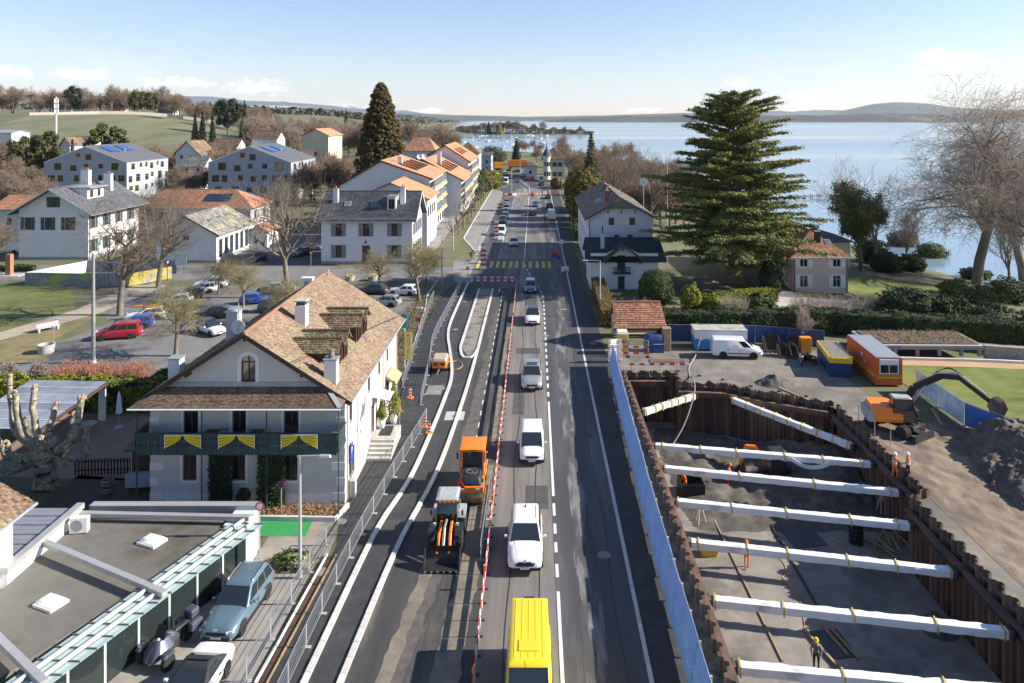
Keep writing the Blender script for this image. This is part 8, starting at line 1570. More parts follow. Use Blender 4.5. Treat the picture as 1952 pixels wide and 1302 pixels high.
# pollarded plane beside the terrace
pz=T('pollard_plane','knobbly pollarded plane tree at the left edge of the terrace','tree',(-33.0,49.5,0));S=[];kn=[]
def limb(pts,r0,r1):
 q=spline(pts,5);n=len(q);q=[v+Vector((rng.gauss(0,.05),rng.gauss(0,.05),0))for v in q];rd=[(r0+(r1-r0)*i/n)*rng.uniform(.93,1.12)for i in range(n)]
 for i in range(n-1):S.append((tuple(q[i]),tuple(q[i+1]),rd[i],rd[i+1]));kn.append((q[i+1],rd[i]*.55))if i>4 and rng.random()<.35 else None
 kn.append((q[-1],r1*1.5))
def Q(px,py,dy=0):v=PY(px,py,49.5+dy);return v-Vector((-33,49.5,0))
limb([(0,0,0),(.1,0,1.3),(.25,0,2.6)],.75,.55)
for tg,dy,r0 in(((155,760),.2,.42),((165,815),-.6,.3),((85,870),-1.2,.34),((30,750),0,.4),((65,740),.3,.36),((110,770),.8,.34),((10,845),-.8,.34),((75,835),-1.2,.3),((-15,790),.5,.36),((-20,870),-.8,.36),((125,845),-1.4,.28),((48,800),1.2,.32),((140,790),1.0,.3),((20,720),.8,.34)):
 e=Q(*tg,dy);m_=Vector((.25,0,2.6)).lerp(e,.55);m_.z-=.9*abs(e.x)/2;m_.x+=e.x*.25;m_.y+=rng.gauss(0,.3);limb([(.25,0,2.4),tuple(m_),tuple(e)],r0*.78,r0*.45)
segs_mesh('trunk',S,9,M('plane_bark_spotted',(.22,.19,.14),.9,.3,3,.8,6,c2=(.42,.38,.28),k=(.5,.6),s2=3.5),pz);PK_,NK=[],[]
for c,r_ in kn:
 b=MB();n=9
 for k in range(7):v=Vector((rng.gauss(0,1),rng.gauss(0,1),rng.gauss(.4,1))).normalized()*r_*.7;b.lathe([(0,-r_*.4),(r_*.4,-r_*.2),(r_*.45,r_*.1),(r_*.25,r_*.4),(0,r_*.45)],tuple(c+v),7)
 b.build('knob',M('pollard_knob',(.34,.25,.17),.95,.35,5,1.,9),pz,smooth=True)
# street pollards along the left pavement
def pollard(label,x,y,first=[None],s=1.,rz=0.):
 if first[0]:return dup(first[0],(x,y,0),rz,label,None,s)
 r=T('street_pollard',label,'tree',(x,y,0),rz,'pollarded street trees along the left pavement');g_=random.Random(4);S_=[((0,0,0),(0,0,2.2),.17,.14)]
 for k in range(7):
  a=k*.9;p=Vector((0,0,2.1));d=Vector((math.cos(a)*.7,math.sin(a)*.7,.6));rad=.1
  for j in range(5):q=p+(d+Vector((g_.gauss(0,.35),g_.gauss(0,.35),.12*j))).normalized()*.55;S_.append((tuple(p),tuple(q),rad,rad*.88));p=q;rad*=.88
  S_.append((tuple(p),tuple(p+Vector((0,0,.15))),.14,.12))
 segs_mesh('trunk',S_[:1],7,m_bark,r);segs_mesh('crown',S_[1:],6,M('pollard_wood',(.13,.105,.085),.95,.3,3),r);first[0]=r;return r
for i,n_ in enumerate(('nearest','second','third','fourth','fifth','sixth','seventh','eighth','farthest')):pollard(f'{n_} pollarded street tree along the left pavement',-16.4+.12*i,148+i*9.5,s=1+.15*(i%3),rz=i)
for i,(x,y,rx,h_,mt,lb)in enumerate(((-15.2,262,3.4,3.4,m_ghedge,'yellow green bush at the end of the left pavement'),(-17.5,252,3.4,4.0,leafm('olive_bush',(.13,.11,.05)),'olive brown bush beside the farthest apartment house'),(-18.5,240,2.2,3.4,m_hedge,'green bush against the farthest apartment house'),(-22,385,7,5.5,m_ever,'dark evergreen clump left of the fir at the street end'),(-30,380,6,4.5,m_ivy,'evergreen clump behind the short orange lorry'),(8,262,2,2.0,m_bhedge,'brown clipped bush before the turreted house'))):blob_thing('shrub',lb,'shrub',(x,y,0),rx,rx,h_,6000,.3,mt,lump_=.35)
conifer('dark fir standing before the bay at the street end',(-9.7,392,0),15,4.2,m_spr,6000,8,.3,size=.45)
# ---- farther trees: prototypes copied
GW='bare trees of the wooded hillside'
fb1=bare_tree('bare brown tree of the wooded hillside',(-300,745,tz(-300,745)),201,22,.75,.5,4,m_twigf,.06,GW,'woodland_tree',dens=.8,up=.5);fb2=bare_tree('bare brown tree of the wooded hillside',(-340,760,tz(-340,760)),207,20,.85,.5,4,m_twigf,.06,GW,'woodland_tree',dens=.8,up=.4);fb3=bare_tree('bare brown tree of the wooded hillside',(-260,752,tz(-260,752)),211,21,.65,.5,4,m_twigp,.06,GW,'woodland_tree',dens=.85,up=.6)
def scatter(n,pxr,Yr,hs,protos,label,group,keep=None):
 for i in range(n):
  Y=rng.uniform(*Yr);px=rng.uniform(*pxr);x=(px-CX)*Y/F
  if keep and not keep(x,Y):continue
  p=rng.choice(protos);o=dup(p,(x,Y,tz(x,Y)-.2),rng.uniform(0,6.28),label,group,rng.uniform(*hs));o.name='woodland_tree' if group is GW else 'garden_tree'
ok=lambda x,y:shore_d(np.array([x]),np.array([y]))[0]>12
LW='bare brown tree of the wooded hillside'
scatter(60,(-40,345),(735,830),(1.0,1.55),[fb1,fb2,fb3],LW,GW);scatter(34,(330,520),(640,820),(.75,1.1),[fb1,fb2],LW,GW);scatter(100,(470,700),(400,640),(.75,1.1),[fb1,fb2,fb3],LW,GW,ok);scatter(56,(745,872),(420,800),(.7,1.05),[fb1,fb2,fb3],LW,GW,ok)
GS='bare garden trees among the houses';scatter(20,(330,400),(225,300),(.35,.55),[fb1,fb2],'small bare garden tree between the apartment blocks',GS,lambda x,y:not(-100<x<-74 and 220<y<250));scatter(34,(560,665),(215,305),(.4,.68),[fb2,fb1],'small bare garden tree left of the sequoia',GS,lambda x,y:not(-102<x<-72 and 218<y<250));scatter(14,(-30,85),(170,250),(.4,.6),[fb1,fb2],'bare garden tree at the left edge before the blocks',GS);scatter(30,(440,600),(270,390),(.35,.6),[fb1,fb2],'bare garden tree behind the right apartment block',GS);scatter(80,(-30,450),(290,352),(.5,.75),[fb1,fb2],'low bare tree along the railway below the field',GS);scatter(46,(1070,1290),(235,480),(.45,.75),[fb1,fb2],'bare tree on the bank beyond the golden yews',GS,lambda x,y:x>13 and ok(x,y));scatter(34,(1175,1340),(160,260),(.4,.7),[fb1,fb2],'low bare tree on the bank behind the chalet',GS,ok);scatter(6,(985,1050),(400,520),(.4,.6),[fb1,fb3],'bare tree at the bay behind the turreted house',GS,ok)
for lb,px,py0,py1,Y,rad,mt,kd in(('dark spruce, left of the tight group on the field edge',372,214,0,400,3.6,m_spr,'c'),('dark spruce, tallest of the tight group on the field edge',386,211,0,405,4.2,m_spr,'c'),('dark spruce, right of the tight group on the field edge',405,217,0,400,3.6,m_spr,'c'),('yellowish spruce right of the spruce group',461,229,0,360,4,m_pine,'c'),('dark round cedar standing on the green slope',434,189,0,570,11,m_spr,'b'),('tall round pine on the hill, left of a pair',262,173,0,690,9,m_pine,'b'),('tall round pine on the hill, right of a pair',288,176,0,695,8,m_pine,'b'),('flat topped pine above the bare trees on the hill',140,165,0,745,9,m_spr,'b'),('small conical cypress beside the green slope',487,216,0,480,3,m_spr,'c'),('broad pine left of the phone mast base',45,259,0,290,6,m_pine,'b'),('broad pine right of the phone mast base',88,249,0,275,6,m_pine,'b'),('broad yew like conifer above the left apartment block',195,237,0,270,5.5,m_pine,'b'),('slim yew like conifer above the left apartment block',222,236,0,268,3.5,m_pine,'b'),('small blue spruce beside the small white house',138,264,0,285,2,m_bsp,'c'),('dark conifer on the skyline right of the round cedar',466,190,0,640,5,m_spr,'c'),('dark fir behind the woods left of the sequoia',660,209,0,800,7,m_spr,'c')):
 x=(px-CX)*Y/F;z=tz(x,Y);h=H-(py0-CY)*Y/F-z
 if kd=='c':conifer(lb,(x,Y,z),h,rad,mt,3500,int(px),.3,size=.6,group='evergreens behind the village')
 else:
  r=T('evergreen_tree',lb,'tree',(x,Y,z),0,'evergreens behind the village');C_,Rr=[],[]
  for k in range(45):a=k*2.4;f=rng.random();q=rad*math.sin(math.acos(2*f-1)if .02<f<.98 else .3)*rng.uniform(.5,.95);C_.append((q*math.cos(a),q*math.sin(a),h*(.3+.66*f)));Rr.append(rad*rng.uniform(.18,.34))
  p,d=clumps(C_,Rr,6500,.5);quads('crown',p,d+np.array([0,0,.4]),h*.028,mt,r);MB().lathe([(h*.025,0),(h*.018,h*.6),(.1,h*.9)],n=7).build('trunk',m_bark,r)
# shore woods on the headland: reads as one mass, with single trees standing out
n=9000;px=nr.uniform(868,1132,n);Y=nr.uniform(1440,1510,n);x=(px-CX)*Y/F;top=np.interp(px,[868,890,945,975,1005,1040,1080,1110,1132],[10,14,30,36,22,14,13,12,7])*(.6+.4*np.array([mnoise.noise(Vector((p*.08,0,0)))for p in px]));ok_=shore_d(x,Y)>3;z=terrain(x,Y)+nr.random(n)**.6*top
tag(quads('headland_wood',np.stack([x,Y,z],1)[ok_],sph(ok_.sum()),1.6,leafm('headland_brown',(.12,.095,.07),(.07,.075,.035),.02),None),'brown wood on the headland beyond the bay','wood')
for i,(px,h,s)in enumerate(((1018,24,.95),(1035,26,1.05),(955,30,1.25),(985,28,1.15),(1075,16,.7),(1105,14,.65),(905,22,.9),(925,22,.9),(970,30,1.25))):x=(px-CX)*1462/F;dup(fb1 if i%2 else fb2,(x,1462,tz(x,1462)),i,'bare tree on the headland beyond the bay','bare trees on the headland',s*1.05)
for px,h,rad,lb,mt in((952,20,11,'yellow willow on the headland shore',M('willow_yellow',(.30,.22,.05),.9,.2,1,tone=.3)),(932,24,6,'dark fir on the headland shore',m_spr)):x=(px-CX)*1440/F;conifer(lb,(x,1436,tz(x,1440)),h,rad,mt,2500,5,.3,size=1.2,power=.6)
for i,(px,py,rx,h2,mt,lb)in enumerate(((1660,500,3.2,2.6,m_ever,'tall dark bush touching the villa corner'),(1775,500,3.2,2.2,m_ivy,'broad bush between the lawn and the plane tree'),(1800,470,3.4,2.4,leafm('brown_twig_bush',(.16,.12,.085)),'brown thicket behind the plane trunk'),(1870,590,3.0,1.6,m_ivy,'bush on the lawn edge right of the rhododendrons'),(1925,575,3.4,1.9,leafm('grey_green',(.10,.115,.06)),'pale bush on the bank below the pier'),(1360,590,1.9,1.0,m_ghedge,'low golden bush left of the villa drive'),(1450,600,1.8,1.3,m_ivy,'bush before the villa drive'))):shr(lb,px,py,rx,h2,mt,5000,.2)
n=16000;Y=1500+5200*nr.random(n)**1.6;x=-260-Y*.05-nr.random(n)*Y*.75;q=shore_d(x,Y)>10;p=np.stack([x,Y,terrain(x,Y)+nr.random(n)*14],1)[q];tag(quads('distant_woods',p,sph(len(p)),6.5,leafm('distant_wood_brown',(.10,.085,.065),(.06,.065,.04),.01),None),'far brown woods beyond the vineyard hill and bay','wood')
# ================================================================== street furniture and small things
m_bar=M('barrier_red',(.66,.05,.03),.5,.08);m_ocone=M('beacon_orange',(.85,.24,.02),.5,.06);m_lamp=M('lamp_grey',(.46,.47,.48),.5,.06,m=.4)
# pedestrian fence panels
fp_me=None
def fence_panel(label,a,b,group,h=1.15,z=0.):
 global fp_me
 a,b=Vector(a),Vector(b);L=(b-a).length;r=T('fence_panel',label,'fence panel',(a.x,a.y,z),math.atan2(b.y-a.y,b.x-a.x),group)
 if fp_me is None:
  f=MB()
  for x in(0,1):f.bar((x,0,0),(x,0,1),.018,.04)
  f.bar((0,0,1),(1,0,1),.035,.035);f.bar((0,0,.14),(1,0,.14),.03,.03);o1=f.build('frame',m_steel);g=MB()
  for i in range(1,5):g.bar((0,0,.14+.172*i),(1,0,.14+.172*i),.012,.012)
  for i in range(1,26):g.bar((i/26,0,.14),(i/26,0,1),.003,.006,(0,1,0))
  o2=g.build('wire_mesh',m_steel);f=MB();f.box(-.04,-.22,0,.04,.22,.05);o3=f.build('foot',M('concrete_block'));fp_me=(o1.data,o2.data,o3.data)
  for o in(o1,o2,o3):bpy.data.objects.remove(o)
 for nm,me,x in(('frame',fp_me[0],0),('wire_mesh',fp_me[1],0),('foot',fp_me[2],.05),('foot',fp_me[2],L-.05)):
  o=link(nm,me,r,(x,0,0));o.scale=(L,1,h)if nm!='foot' else(1,1,1)
  if nm=='wire_mesh':o['kind']='stuff'
 return r
def fence_run(label,pts,group,step=2.4,h=1.15):
 q=[Vector(p[:2])for p in spline([(*p,0)for p in pts],6)];L=[0]
 for a,b in zip(q[:-1],q[1:]):L.append(L[-1]+(b-a).length)
 n=max(1,round(L[-1]/step));P_=[Vector((np.interp(L[-1]*i/n,L,[v.x for v in q]),np.interp(L[-1]*i/n,L,[v.y for v in q])))for i in range(n+1)]
 for i in range(n):fence_panel(label,P_[i],P_[i+1],group,h)
fence_run('steel mesh fence panel along the new left kerb',[(-10.9,30),(-10.6,40),(-9.9,50),(-9.1,58),(-8.9,60.5)],'mesh fence panels along the left kerb');fence_run('steel mesh fence panel between the trench and the showroom yard',[(-12.9,30),(-12.5,38),(-12.2,43)],'mesh fence panels beside the trench');fence_run('steel mesh fence panel beside the hotel pavement end',[(-9.9,64),(-10.6,74),(-11.3,82),(-11.2,92),(-10.9,108)],'mesh fence panels past the hotel');fence_run('steel mesh fence panel along the planted verge',[(-12.2,68),(-12.9,80),(-13.6,92),(-14.0,102)],'mesh fence panels along the verge');fence_run('steel fence panel near the red barrier line in mid street',[(-3.05,41.5),(-2.95,50)],'mesh fence panels in mid street',h=1.05);fence_run('tall wire fence panel beside the yellow toilet',[(7.8,77.6),(12.0,77.4)],'wire panels beside the toilet',2.1,1.6)
# red and white barrier line in mid street
y=30.5;i=0
while y<109:
 r=T('barrier_section','red and white barrier section along the middle of the street','barrier',(-2.65,y,0),0,'red and white barrier sections in mid street')
 for z in(.42,.85):
  for k in range(4):MB().box(-.025,k*.6,z,.025,k*.6+.598,z+.16).build('board',m_bar if k%2 else m_wh,r)
 for yy in(.05,1.2):MB().box(-.03,yy,0,.03,yy+.05,1.05).build('post',m_steel,r);MB().box(-.16,yy-.04,0,.16,yy+.09,.06).build('foot',m_plast,r)
 if i%3==0:MB().box(-.06,1.15,1.05,.06,1.27,1.3).build('warning_lamp',m_ocone,r)
 y+=2.42;i+=1
def red_white(label,x0,y0,L,rz,zs=(.5,.95)):
 r=T('red_white_barrier',label,'barrier',(x0,y0,0),rz)
 for z in zs:
  n=max(2,int(L/.5))
  for k in range(n):MB().box(L*k/n,-.02,z,L*(k+1)/n-.003,.02,z+.2).build('board',m_bar if k%2 else m_wh,r)
 for x in np.linspace(.1,L-.1,3):MB().box(x-.03,.021,0,x+.03,.07,1.15).build('post',m_steel,r);MB().box(x-.12,-.35,0,x+.12,.4,.08).build('foot',m_plast,r)
 return r
red_white('red and white barrier closing the works lane before the crossing',-9.8,110.8,7.2,R(-1));red_white('red and white boards in front of the yellow toilet',7.7,77.1,4.3,R(-2),(.3,.95));red_white('red and white barrier beside the far left pavement',-10.2,136,3.2,R(80))
for x,y,lb in((-8.45,121.5,'tall red and white sign tower at the crossing'),(-7.9,152,'tall red and white sign tower in front of the camper van')):
 r=T('sign_tower',lb,'sign',(x,y,0))
 for k in range(9):MB().box(-.45,-.05,.3+k*.38,.45,.05,.3+k*.38+.378).build('panel',m_bar if k%2 else m_wh,r)
 MB().box(-.4,-.08,3.75,.4,-.03,4.5).build('symbol_plate',m_wh,r);MB().prism([(-.2,3.9),(-.1,3.9),(-.1,4.25),(.1,4.25),(.1,3.9),(.2,3.9),(.2,4.35),(-.2,4.35)],'y',-.09,-.082).build('symbol',m_blk,r);MB().box(-.6,-.35,0,.6,.35,.28).build('base',M('concrete_block'),r);MB().box(-.5,.06,2.3,.3,.1,2.75).build('arrow_plate',m_ocone,r)
def water_barrier(lb,x,y,rz,mt):
 r=T('water_filled_barrier',lb,'barrier',(x,y,0),rz,'plastic barriers on the street');MB().prism([(-.3,0),(.3,0),(.2,.35),(.12,.85),(-.12,.85),(-.2,.35)],'x',-.6,.6).build('body',mt,r,bevel=.04);MB().box(-.3,-.31,.1,.3,-.29,.22).build('slot',m_plast,r);return r
for x,y,mt,lb in((-7.9,238.5,m_bar,'red plastic barrier left at the far crossing'),(-6.5,237.5,m_wh,'white plastic barrier left at the far crossing'),(-.8,240,m_bar,'red plastic barrier on the middle of the far crossing'),(-.6,236,M('pink_red',(.6,.16,.14),.6),'faded red plastic barrier in mid street'),(3.4,243,m_wh,'white plastic barrier right at the far crossing'),(4.6,240,m_bar,'red plastic barrier right at the far crossing'),(3.6,133.5,m_bar,'red plastic barrier beside the right kerb'),(5.0,120,m_wh,'white plastic barrier at the crossing, right side'),(-6.9,151,m_wh,'white plastic barrier beside the sign tower')):water_barrier(lb,x,y,rng.uniform(-.4,.4),mt)
def sign(lb,x,y,h,plate,mt,txt=None,z=0.):
 r=T('road_sign',lb,'sign',(x,y,z));MB().tube((0,0,0),(0,0,h),.035).build('pole',m_steel,r)
 if plate=='disc':MB().lathe([(0,-.05),(.25,-.05),(.25,-.03),(0,-.03)],(0,0,h),20,'y').build('plate',m_bar,r);MB().lathe([(0,-.06),(.17,-.06),(.17,-.051),(0,-.051)],(0,0,h),20,'y').build('plate_face',mt,r)
 else:MB().box(-plate/2,-.06,h-plate,plate/2,-.03,h).build('plate',mt,r)
 return r
sign('blue pedestrian sign at the right end of the crossing',4.0,124,1.9,.7,M('sign_blue'));sign('white sign board on the right kerb',5.0,136,2.6,.8,m_wh);sign('no waiting sign at the green forecourt',-15.6,41.7,3.0,'disc',m_wh);sign('small blue round sign in the hotel flower bed',-16.0,46.4,1.9,'disc',M('sign_blue'));sign('round sign back at the start of the cycle lane',-10.2,112,2.2,'disc',m_steel);sign('red no entry sign on the planted verge',-13.2,83.5,2.4,.5,m_bar);sign('no parking sign beside the slate roofed house',-37.3,122.5,2.6,'disc',m_wh);sign('white sign before the camper van',-9.4,148,2.2,.7,m_wh);sign('white and green info board behind the lawn',-56.8,118,3.2,1.8,M('info_board',(.6,.66,.6),.6,.1,2,c2=(.2,.45,.2),k=(.55,.6)));sign('small white post sign beside the red family van',-52.8,80.6,2.2,.35,m_wh);sign('small sign on the lawn path',-55.2,99,1.4,.5,m_wh)
def street_lamp(lb,x,y,h,arm,rz=0.):
 r=T('street_lamp',lb,'street lamp',(x,y,0),rz,'street lamps');MB().lathe([(.11,0),(.09,h*.4),(.065,h)],n=10).build('pole',m_lamp,r,smooth=True);MB().bar((-.15,0,h+.02),(arm-.4,0,h+.06),.08,.07).build('arm',m_lamp,r);MB().loft([rr(arm-.5,-.13,arm+.2,.13,.06,h+.0),rr(arm-.45,-.1,arm+.15,.1,.06,h+.1)]).build('lamp_head',m_lamp,r);MB().lathe([(.17,0),(.17,.12),(.1,.14)],n=10).build('base',M('concrete_block'),r)
c=P(572,1102);street_lamp('tall grey street lamp beside the green forecourt',c.x,c.y,6.6,1.5);street_lamp('street lamp at the far end of the hotel',-12.5,70.5,6.8,1.6);street_lamp('street lamp on the verge near the crossing',-14.0,111,7,1.6);street_lamp('street lamp beside the gatehouse hedge',8.3,93,7.0,-1.8);street_lamp('street lamp beyond the chalet',8.6,170,7,-1.8);street_lamp('street lamp on the left pavement beyond the crossing',-15.4,139,7.5,1.2);street_lamp('tall lamp post at the far crossing',-7.7,247,8.5,.6);street_lamp('street lamp near the golden yews',8.8,225,7,-1.8);street_lamp('lamp post at the street end',-6.5,330,8,1.2)
c=P(178,692);r=T('flagpole','tall grey metal pole beside the reddish stems','pole',(c.x,c.y,0));MB().lathe([(.22,0),(.2,1),(.13,11.2)],n=10).build('pole',M('pole_grey',(.24,.24,.24),.6,.15),r,smooth=True);MB().lathe([(.3,0),(.3,.3)],n=10).build('base',m_wh,r)
for x,y,lb in((-57.8,75.5,'black park lantern left of the gravel path'),(-56.5,113,'black park lantern beside the info board')):r=T('park_lantern',lb,'lamp',(x,y,0));MB().tube((0,0,0),(0,0,2.7),.05).build('pole',m_blk,r);MB().lathe([(.1,2.7),(.2,3.05),(.2,3.1)],n=6).build('glass',m_wh,r);MB().lathe([(.26,3.1),(.1,3.3),(.03,3.45)],n=6).build('cap',m_blk,r)
# bench, stone trough, planters, plaques on the lawn side
r=T('park_bench','pale stone bench beside the gravel path on the lawn','bench',(-57.3,86.5,0),R(55));MB().box(-1.2,-.25,.42,1.2,.25,.52).build('seat',m_cast,r);MB().box(-1.2,.2,.52,1.2,.28,.95).build('backrest',m_cast,r)
for x in(-1,1):MB().box(x-.1,-.25,0,x+.1,.25,.42).build('leg',m_cast,r)
c=P(88,672);r=T('stone_trough','round concrete planter beside the park path','planter',(c.x,c.y,0));MB().lathe([(.75,0),(.85,.9),(.7,.9),(.65,.5),(0,.5)],n=16).build('tub',m_cast,r,smooth=True,angle=40);MB().lathe([(.66,.52),(.3,.7),(0,.74)],n=12).build('soil',m_dirt,r)
r=T('timber_totem','square red timber pillar on the lawn before the white house','pillar',(P(18,525).x,P(18,525).y,0));MB().box(-.4,-.4,.1,.4,.4,3.4).build('shaft',M('red_timber',(.33,.15,.08),.8,.15),r);MB().box(-1.8,-1.2,0,2.2,1.2,.1).build('base',m_cast,r)
# hoarding round the rink
m_bn=M('grey_banner',(.20,.21,.24),.6,.2,.6,c2=(.30,.36,.08),k=(.52,.6),s2=.35);m_by=M('yellow_banner',(.42,.34,.05),.6,.15,.8,c2=(.25,.26,.28),k=(.55,.6),s2=.5)
pts=[tuple(P(50,545)[:2]),tuple(P(245,548)[:2]),tuple(P(300,530)[:2])]; 
for j,(a,b,n,mt,lb)in enumerate((((-76.3,110),(-60.5,109),5,m_bn,'grey and green printed banner fence on the lawn'),((-60.5,109),(-56.6,114.6),3,m_by,'yellow printed banner fence beside the lawn path'),((-76.3,110),(-72.5,119),4,m_wh,'white banner fence at the left side of the rink'),((-72.5,119),(-57.5,118),5,M('blue_grey_banner',(.2,.21,.25),.6,.15),'blue grey banner fence behind the rink'))):
 a,b=Vector(a),Vector(b);L=(b-a).length;r=T('banner_fence',lb,'fence',(a.x,a.y,0),math.atan2(b.y-a.y,b.x-a.x),'banner fences round the rink')
 for k in range(n):MB().box(L*k/n+.03,-.02,.1,L*(k+1)/n-.03,.02,1.95).build('banner',mt,r);MB().tube((L*k/n,0,0),(L*k/n,0,2),.03).build('post',m_steel,r)
 if j==0:
  for k in(0,1):text('lettering','E-XAT',.5,m_sy,r,(1.6+k*3.2,-.03,1.3),(R(90),0,0),.003)
tag(MB().box(-76,110.4,.02,-58,118,.05).build('rink_floor',M('rink_grey',(.10,.10,.11),.7,.1)),kind='structure')
# green rails, white cabinet, planters by the side street
for x,lb in((-50,'green hoop rail beside the side street'),(-46.2,'green hoop rail nearer the dark car')):r=T('hoop_rail',lb,'railing',(x,113,0));MB().path([(0,0,0),(0,0,1.1),(0,2,1.1),(0,2,0)],.04).build('hoop',M('rail_green',(.05,.35,.2),.5),r);MB().path([(0,0,.6),(0,2,.6)],.03).build('bar',M('rail_green'),r)
for i,(x,lb)in enumerate(((-32,'left'),(-28.5,'middle'),(-25,'right'))):r=T('street_planter',f'{lb} one of the concrete planters with yellow flowers on the side street','planter',(x,113.4,0));MB().lathe([(.6,0),(.8,.75),(.7,.75),(.6,.6),(0,.6)],n=14).build('tub',m_cast,r);p=sph(300)*np.array([.65,.65,.2])+np.array([0,0,.8]);quads('flowers',p,np.tile([0,0,1.],(300,1)),.09,M('yellow_flowers',(.6,.45,.03),.8,.2,tone=.3),r)
r=T('white_kiosk','white cabinet beside the tall bare trunk in the car park','cabinet',(-32.3,104.5,0));MB().box(-.8,-.5,0,.8,.5,2.3).build('body',m_wh,r);MB().box(-.85,-.55,2.3,.85,.55,2.42).build('roof',m_wh,r);MB().box(-.3,-.52,.2,.3,-.505,2.0).build('door',m_plg,r)
# beacons, manholes, drain slab, pots and pines at the hotel
for x,y,lb in((-10.35,75.3,'rear warning beacon beside the compressor'),(-10.1,73.6,'front warning beacon beside the compressor'),(-11.1,65.6,'warning beacon standing alone on the pavement'),(-8.35,58.2,'orange beacon at the end of the mesh fence'),(-8.9,59.4,'orange beacon leaning on the mesh fence')):r=T('warning_beacon',lb,'beacon',(x,y,0),rng.uniform(-.5,.5));MB().box(-.25,-.2,0,.25,.2,.14).build('base',m_ocone,r);MB().prism([(-.12,.14),(.12,.14),(.12,.95),(-.12,.95)],'y',-.02,.02).build('panel',m_bar,r);[MB().box(-.121,-.024,.25+.25*k,.121,.024,.36+.25*k).build('stripe',m_wh,r)for k in range(3)]
for px,py,rd in((1152,1058,.38),(868,628,.36),(650,994,.36),(868,793,.3),(614,1090,.38),(840,740,.45),(1130,655,.4),(1040,640,.4),(1075,590,.4),(885,575,.35)):c=P(px,py,.02);o=MB().lathe([(rd,.0),(rd,.012),(rd*.85,.014),(0,.014)],n=20).build('manhole_cover',M('cast_iron',(.22,.20,.17),.7,.25,6,.4,20));o.location=(c.x,c.y,.018);o['kind']='structure'
c=P(868,793);tag(MB().box(c.x-.85,c.y-.9,.0,c.x+.75,c.y+.9,.022).build('drain_slab',m_cast),kind='structure');c=P(640+185*.2689-0,740)
sheet('concrete_patch',[(-9.9,66.5),(-8.5,66.5),(-8.5,68.8),(-9.9,68.8)],.016,m_conc)
def fir_pot(lb,x,y,h,pot,z=0.):
 r=T('potted_fir',lb,'potted plant',(x,y,z));n=1600;t=nr.random(n)**.7;a=nr.random(n)*6.28;q=(1-t)*h*.3*np.sqrt(nr.random(n))+.03;quads('foliage',np.stack([q*np.cos(a),q*np.sin(a),.75+t*h],1),np.stack([np.cos(a),np.sin(a),np.full(n,.6)],1),.1,leafm('potted_fir',(.13,.15,.02)),r);MB().lathe([(.16,0),(.22,.1),(.3,.45),(.2,.75),(.24,.8)],n=14).build('pot',pot,r,smooth=True)
fir_pot('tall fir in a white vase pot beside the hotel awning',-11.55,60.2,2.7,m_wh);fir_pot('smaller fir in a white pot on the hotel landing',-11.9,57.2,1.5,m_wh,.9);fir_pot('small fir in a terracotta pot at the hotel wall',-11.6,62.2,1.0,m_pot)
# trench between yard and pavement, planter by the forecourt
r=T('trench','narrow boarded trench along the showroom yard','trench',(-12.2,30,0)); 
for i in range(6):MB().bar((-.25+.1*i,i*2,.05),(-.15+.1*i,i*2+1.98,.05),.08,.2).build('edge_board',m_wh,r);MB().bar((.25+.1*i,i*2,.04),(.35+.1*i,i*2+1.98,.04),.06,.15).build('edge_board',m_wood,r)
MB().poly([(-.2,0,.022),(.25,0,.022),(.8,12,.022),(.4,12,.022)]).build('trench_floor',M('brown_shoring',(.07,.035,.022),.9,.3,2),r)
sheet('showroom_yard',[(-20,26),(-12.7,26),(-12.3,42),(-15.9,40.6),(-20.5,28.5)],.008,M('yard_concrete',(.30,.27,.24),.9,.15,.8,c2=(.20,.18,.16),k=(.5,.65)));blob_thing('flower_planter','planted corner bed beside the steel blue SUV','planter',(-13.6,41.2,0),1.1,.8,.32,1500,.1,leafm('mixed_plants',(.14,.17,.05),(.45,.42,.25),3),lump_=.5)
# terrace: pergola, fountain, parasol, barrel, folded tables, picket fence, stove
r=T('pergola','pergola with translucent roof panels at the left edge of the terrace','pergola',(-40.5,53.5,0),R(-3)); 
for i in range(6):MB()._add([(-2,i*1.3,2.45+.12*i),(4.6,i*1.3,2.45+.12*i),(4.6,i*1.3+1.27,2.565+.12*i),(-2,i*1.3+1.27,2.565+.12*i)],[(0,1,2,3)]).build('roof_panel',M('roof_panel',(.24,.255,.29),.3,.3,.8,rnd=.35),r);MB().bar((-2,i*1.3,2.47+.12*i),(4.6,i*1.3,2.47+.12*i),.05,.05).build('glazing_bar',m_wh,r)
for x in(-1.8,4.5):
 for y in(.1,7.6):MB().box(x-.09,y-.09,0,x+.09,y+.09,2.4 if y<1 else 3.0).build('post',m_tim,r)
MB().bar((4.66,0,2.38),(4.66,7.8,3.05),.1,.22).build('beam',m_tim,r);MB().box(4.0,7.5,0,4.6,7.6,2.6).build('side_panel',m_wh,r)
c=P(165,832);r=T('stone_fountain','stone bowl fountain on the hotel terrace','fountain',(c.x,c.y,0));MB().lathe([(.35,0),(.2,.15),(.14,.5),(.25,.65),(.7,.95),(.72,1.0),(.6,.95),(0,.85)],n=18).build('bowl',m_cast,r,smooth=True);MB().tube((0,0,.85),(0,0,1.3),.05).build('spout',m_cast,r)
c=P(227,815);r=T('parasol','folded white parasol on the hotel terrace','parasol',(c.x,c.y,0));MB().tube((0,0,0),(0,0,2.9),.03).build('pole',m_steel,r);MB().lathe([(.26,1.2),(.2,1.7),(.12,2.6),(.02,2.95)],n=10).build('canopy',m_wh,r);MB().lathe([(.35,0),(.35,.08),(.05,.1)],n=14).build('base',m_cast,r)
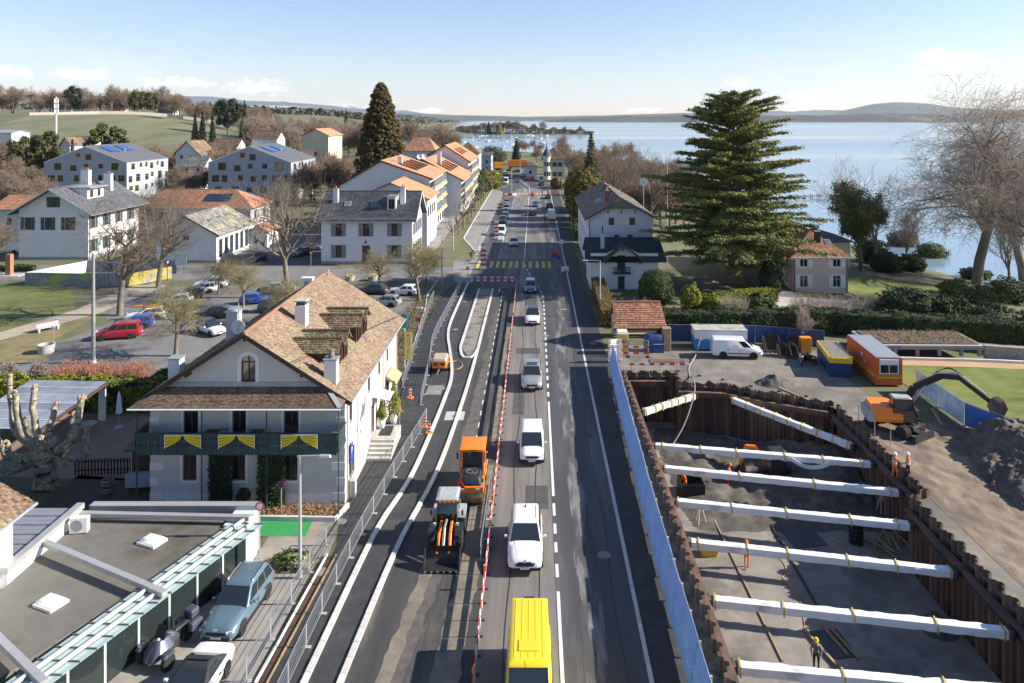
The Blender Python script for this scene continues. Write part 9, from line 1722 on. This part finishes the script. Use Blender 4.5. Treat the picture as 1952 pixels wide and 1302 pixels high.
c=P(205,940);r=T('wine_barrel','old wooden barrel planter beside the folded tables','barrel',(c.x,c.y,0));MB().lathe([(.3,0),(.38,.3),(.4,.5),(.38,.7),(.3,1.0),(0,.95)],n=16).build('staves',M('barrel_wood',(.09,.055,.035),.8,.2),r,smooth=True,angle=60);[MB().lathe([(q,z-.03),(q+.012,z-.03),(q+.012,z+.03),(q,z+.03)],n=16).build('hoop',m_steel,r)for q,z in((.35,.15),(.39,.35),(.39,.68),(.34,.87))]
c=P(262,938);r=T('folded_table_stack','stack of folded grey tables on the hotel terrace','tables',(c.x,c.y,0),.1);[MB().box(-.8+.06*i,.12*i,.3,.8+.06*i,.12*i+.04,1.2).build('table_top',m_plg,r)for i in range(4)];[MB().tube((x,.2,0),(x,.2,.3),.03).build('leg',m_dsteel,r)for x in(-.6,.7)]
r=T('picket_fence','dark wooden picket fence along the hotel terrace','fence',(-32.2,51.4,0),R(4));[MB().box(i*.22,0,0,i*.22+.1,.04,1.15).build('picket',m_tim,r)for i in range(20)];[MB().box(0,.042,z,4.4,.08,z+.08).build('rail',m_tim,r)for z in(.3,.9)]
r=T('garden_shed','mossy roofed shed with cane wall joined to the hotel','shed',(-27.6,50.2,0));MB().box(0,0,0,2.6,4,2.2).build('wall',m_plc,r);slab('roof',[(-.3,-.5,2.5),(2.68,-.5,2.7),(2.68,4.2,3.3),(-.3,4.2,3.1)],.1,m_moss,r);[MB().tube((.15+i*.11,-.05,.4),(.15+i*.11,-.05,2.2+.15*math.sin(i*2)),.04,n=5).build('cane',m_brown,r)for i in range(20)]
# boats in the bay, pier, lamps and posts by the lake
GB='boats moored in the bay';bt=None;k=0
for i in range(46):
 Y=rng.uniform(760,1400);px=rng.uniform(885,1050);x=(px-CX)*Y/F
 if shore_d(np.array([x]),np.array([Y]))[0]>-14:continue
 if bt is None:
  bt=T('moored_boat','small white boat moored in the bay','boat',(x,Y,LAKE_Z),rng.uniform(0,6.28),GB);MB().loft([[(w*a,y_,z)for a,z in((-1,.7),(-.75,-.1),(.75,-.1),(1,.7))]for y_,w in((-3,.9),(-1,1.15),(1.5,1.0),(3.4,.08))]).build('hull',m_wh,bt);MB().box(-.6,-1,.7,.6,1.2,1.3).build('cabin',m_plg,bt);MB().tube((0,.3,.7),(0,.3,9),.07).build('mast',m_wh,bt)
 else:dup(bt,(x,Y,LAKE_Z),rng.uniform(0,6.28),None,None,rng.uniform(.8,1.3))
for(x,y,L,rz,lb)in((82,131,26,-.25,'timber pier running out from the bank at the right edge'),(98,283,14,.2,'old timber pier behind the cedar')):
 r=T('pier',lb,'pier',(x,y,LAKE_Z),rz);MB().box(0,-.8,.9,L,.8,1.05).build('deck',M('grey_wood'),r);[MB().tube((xx,yy,-1.5),(xx,yy,1.6),.14).build('pile',m_tim,r)for xx in np.arange(.5,L,3)for yy in(-.7,.7)]
for i,(px,py)in enumerate(((1571,424),)):c=P(px,py,LAKE_Z);r=T('buoy','white buoy floating behind the villa','buoy',(c.x,c.y,LAKE_Z));MB().lathe([(0,-.2),(.5,0),(.5,.4),(.1,.7),(.08,1.2),(0,1.2)],n=10).build('float',m_wh,r)
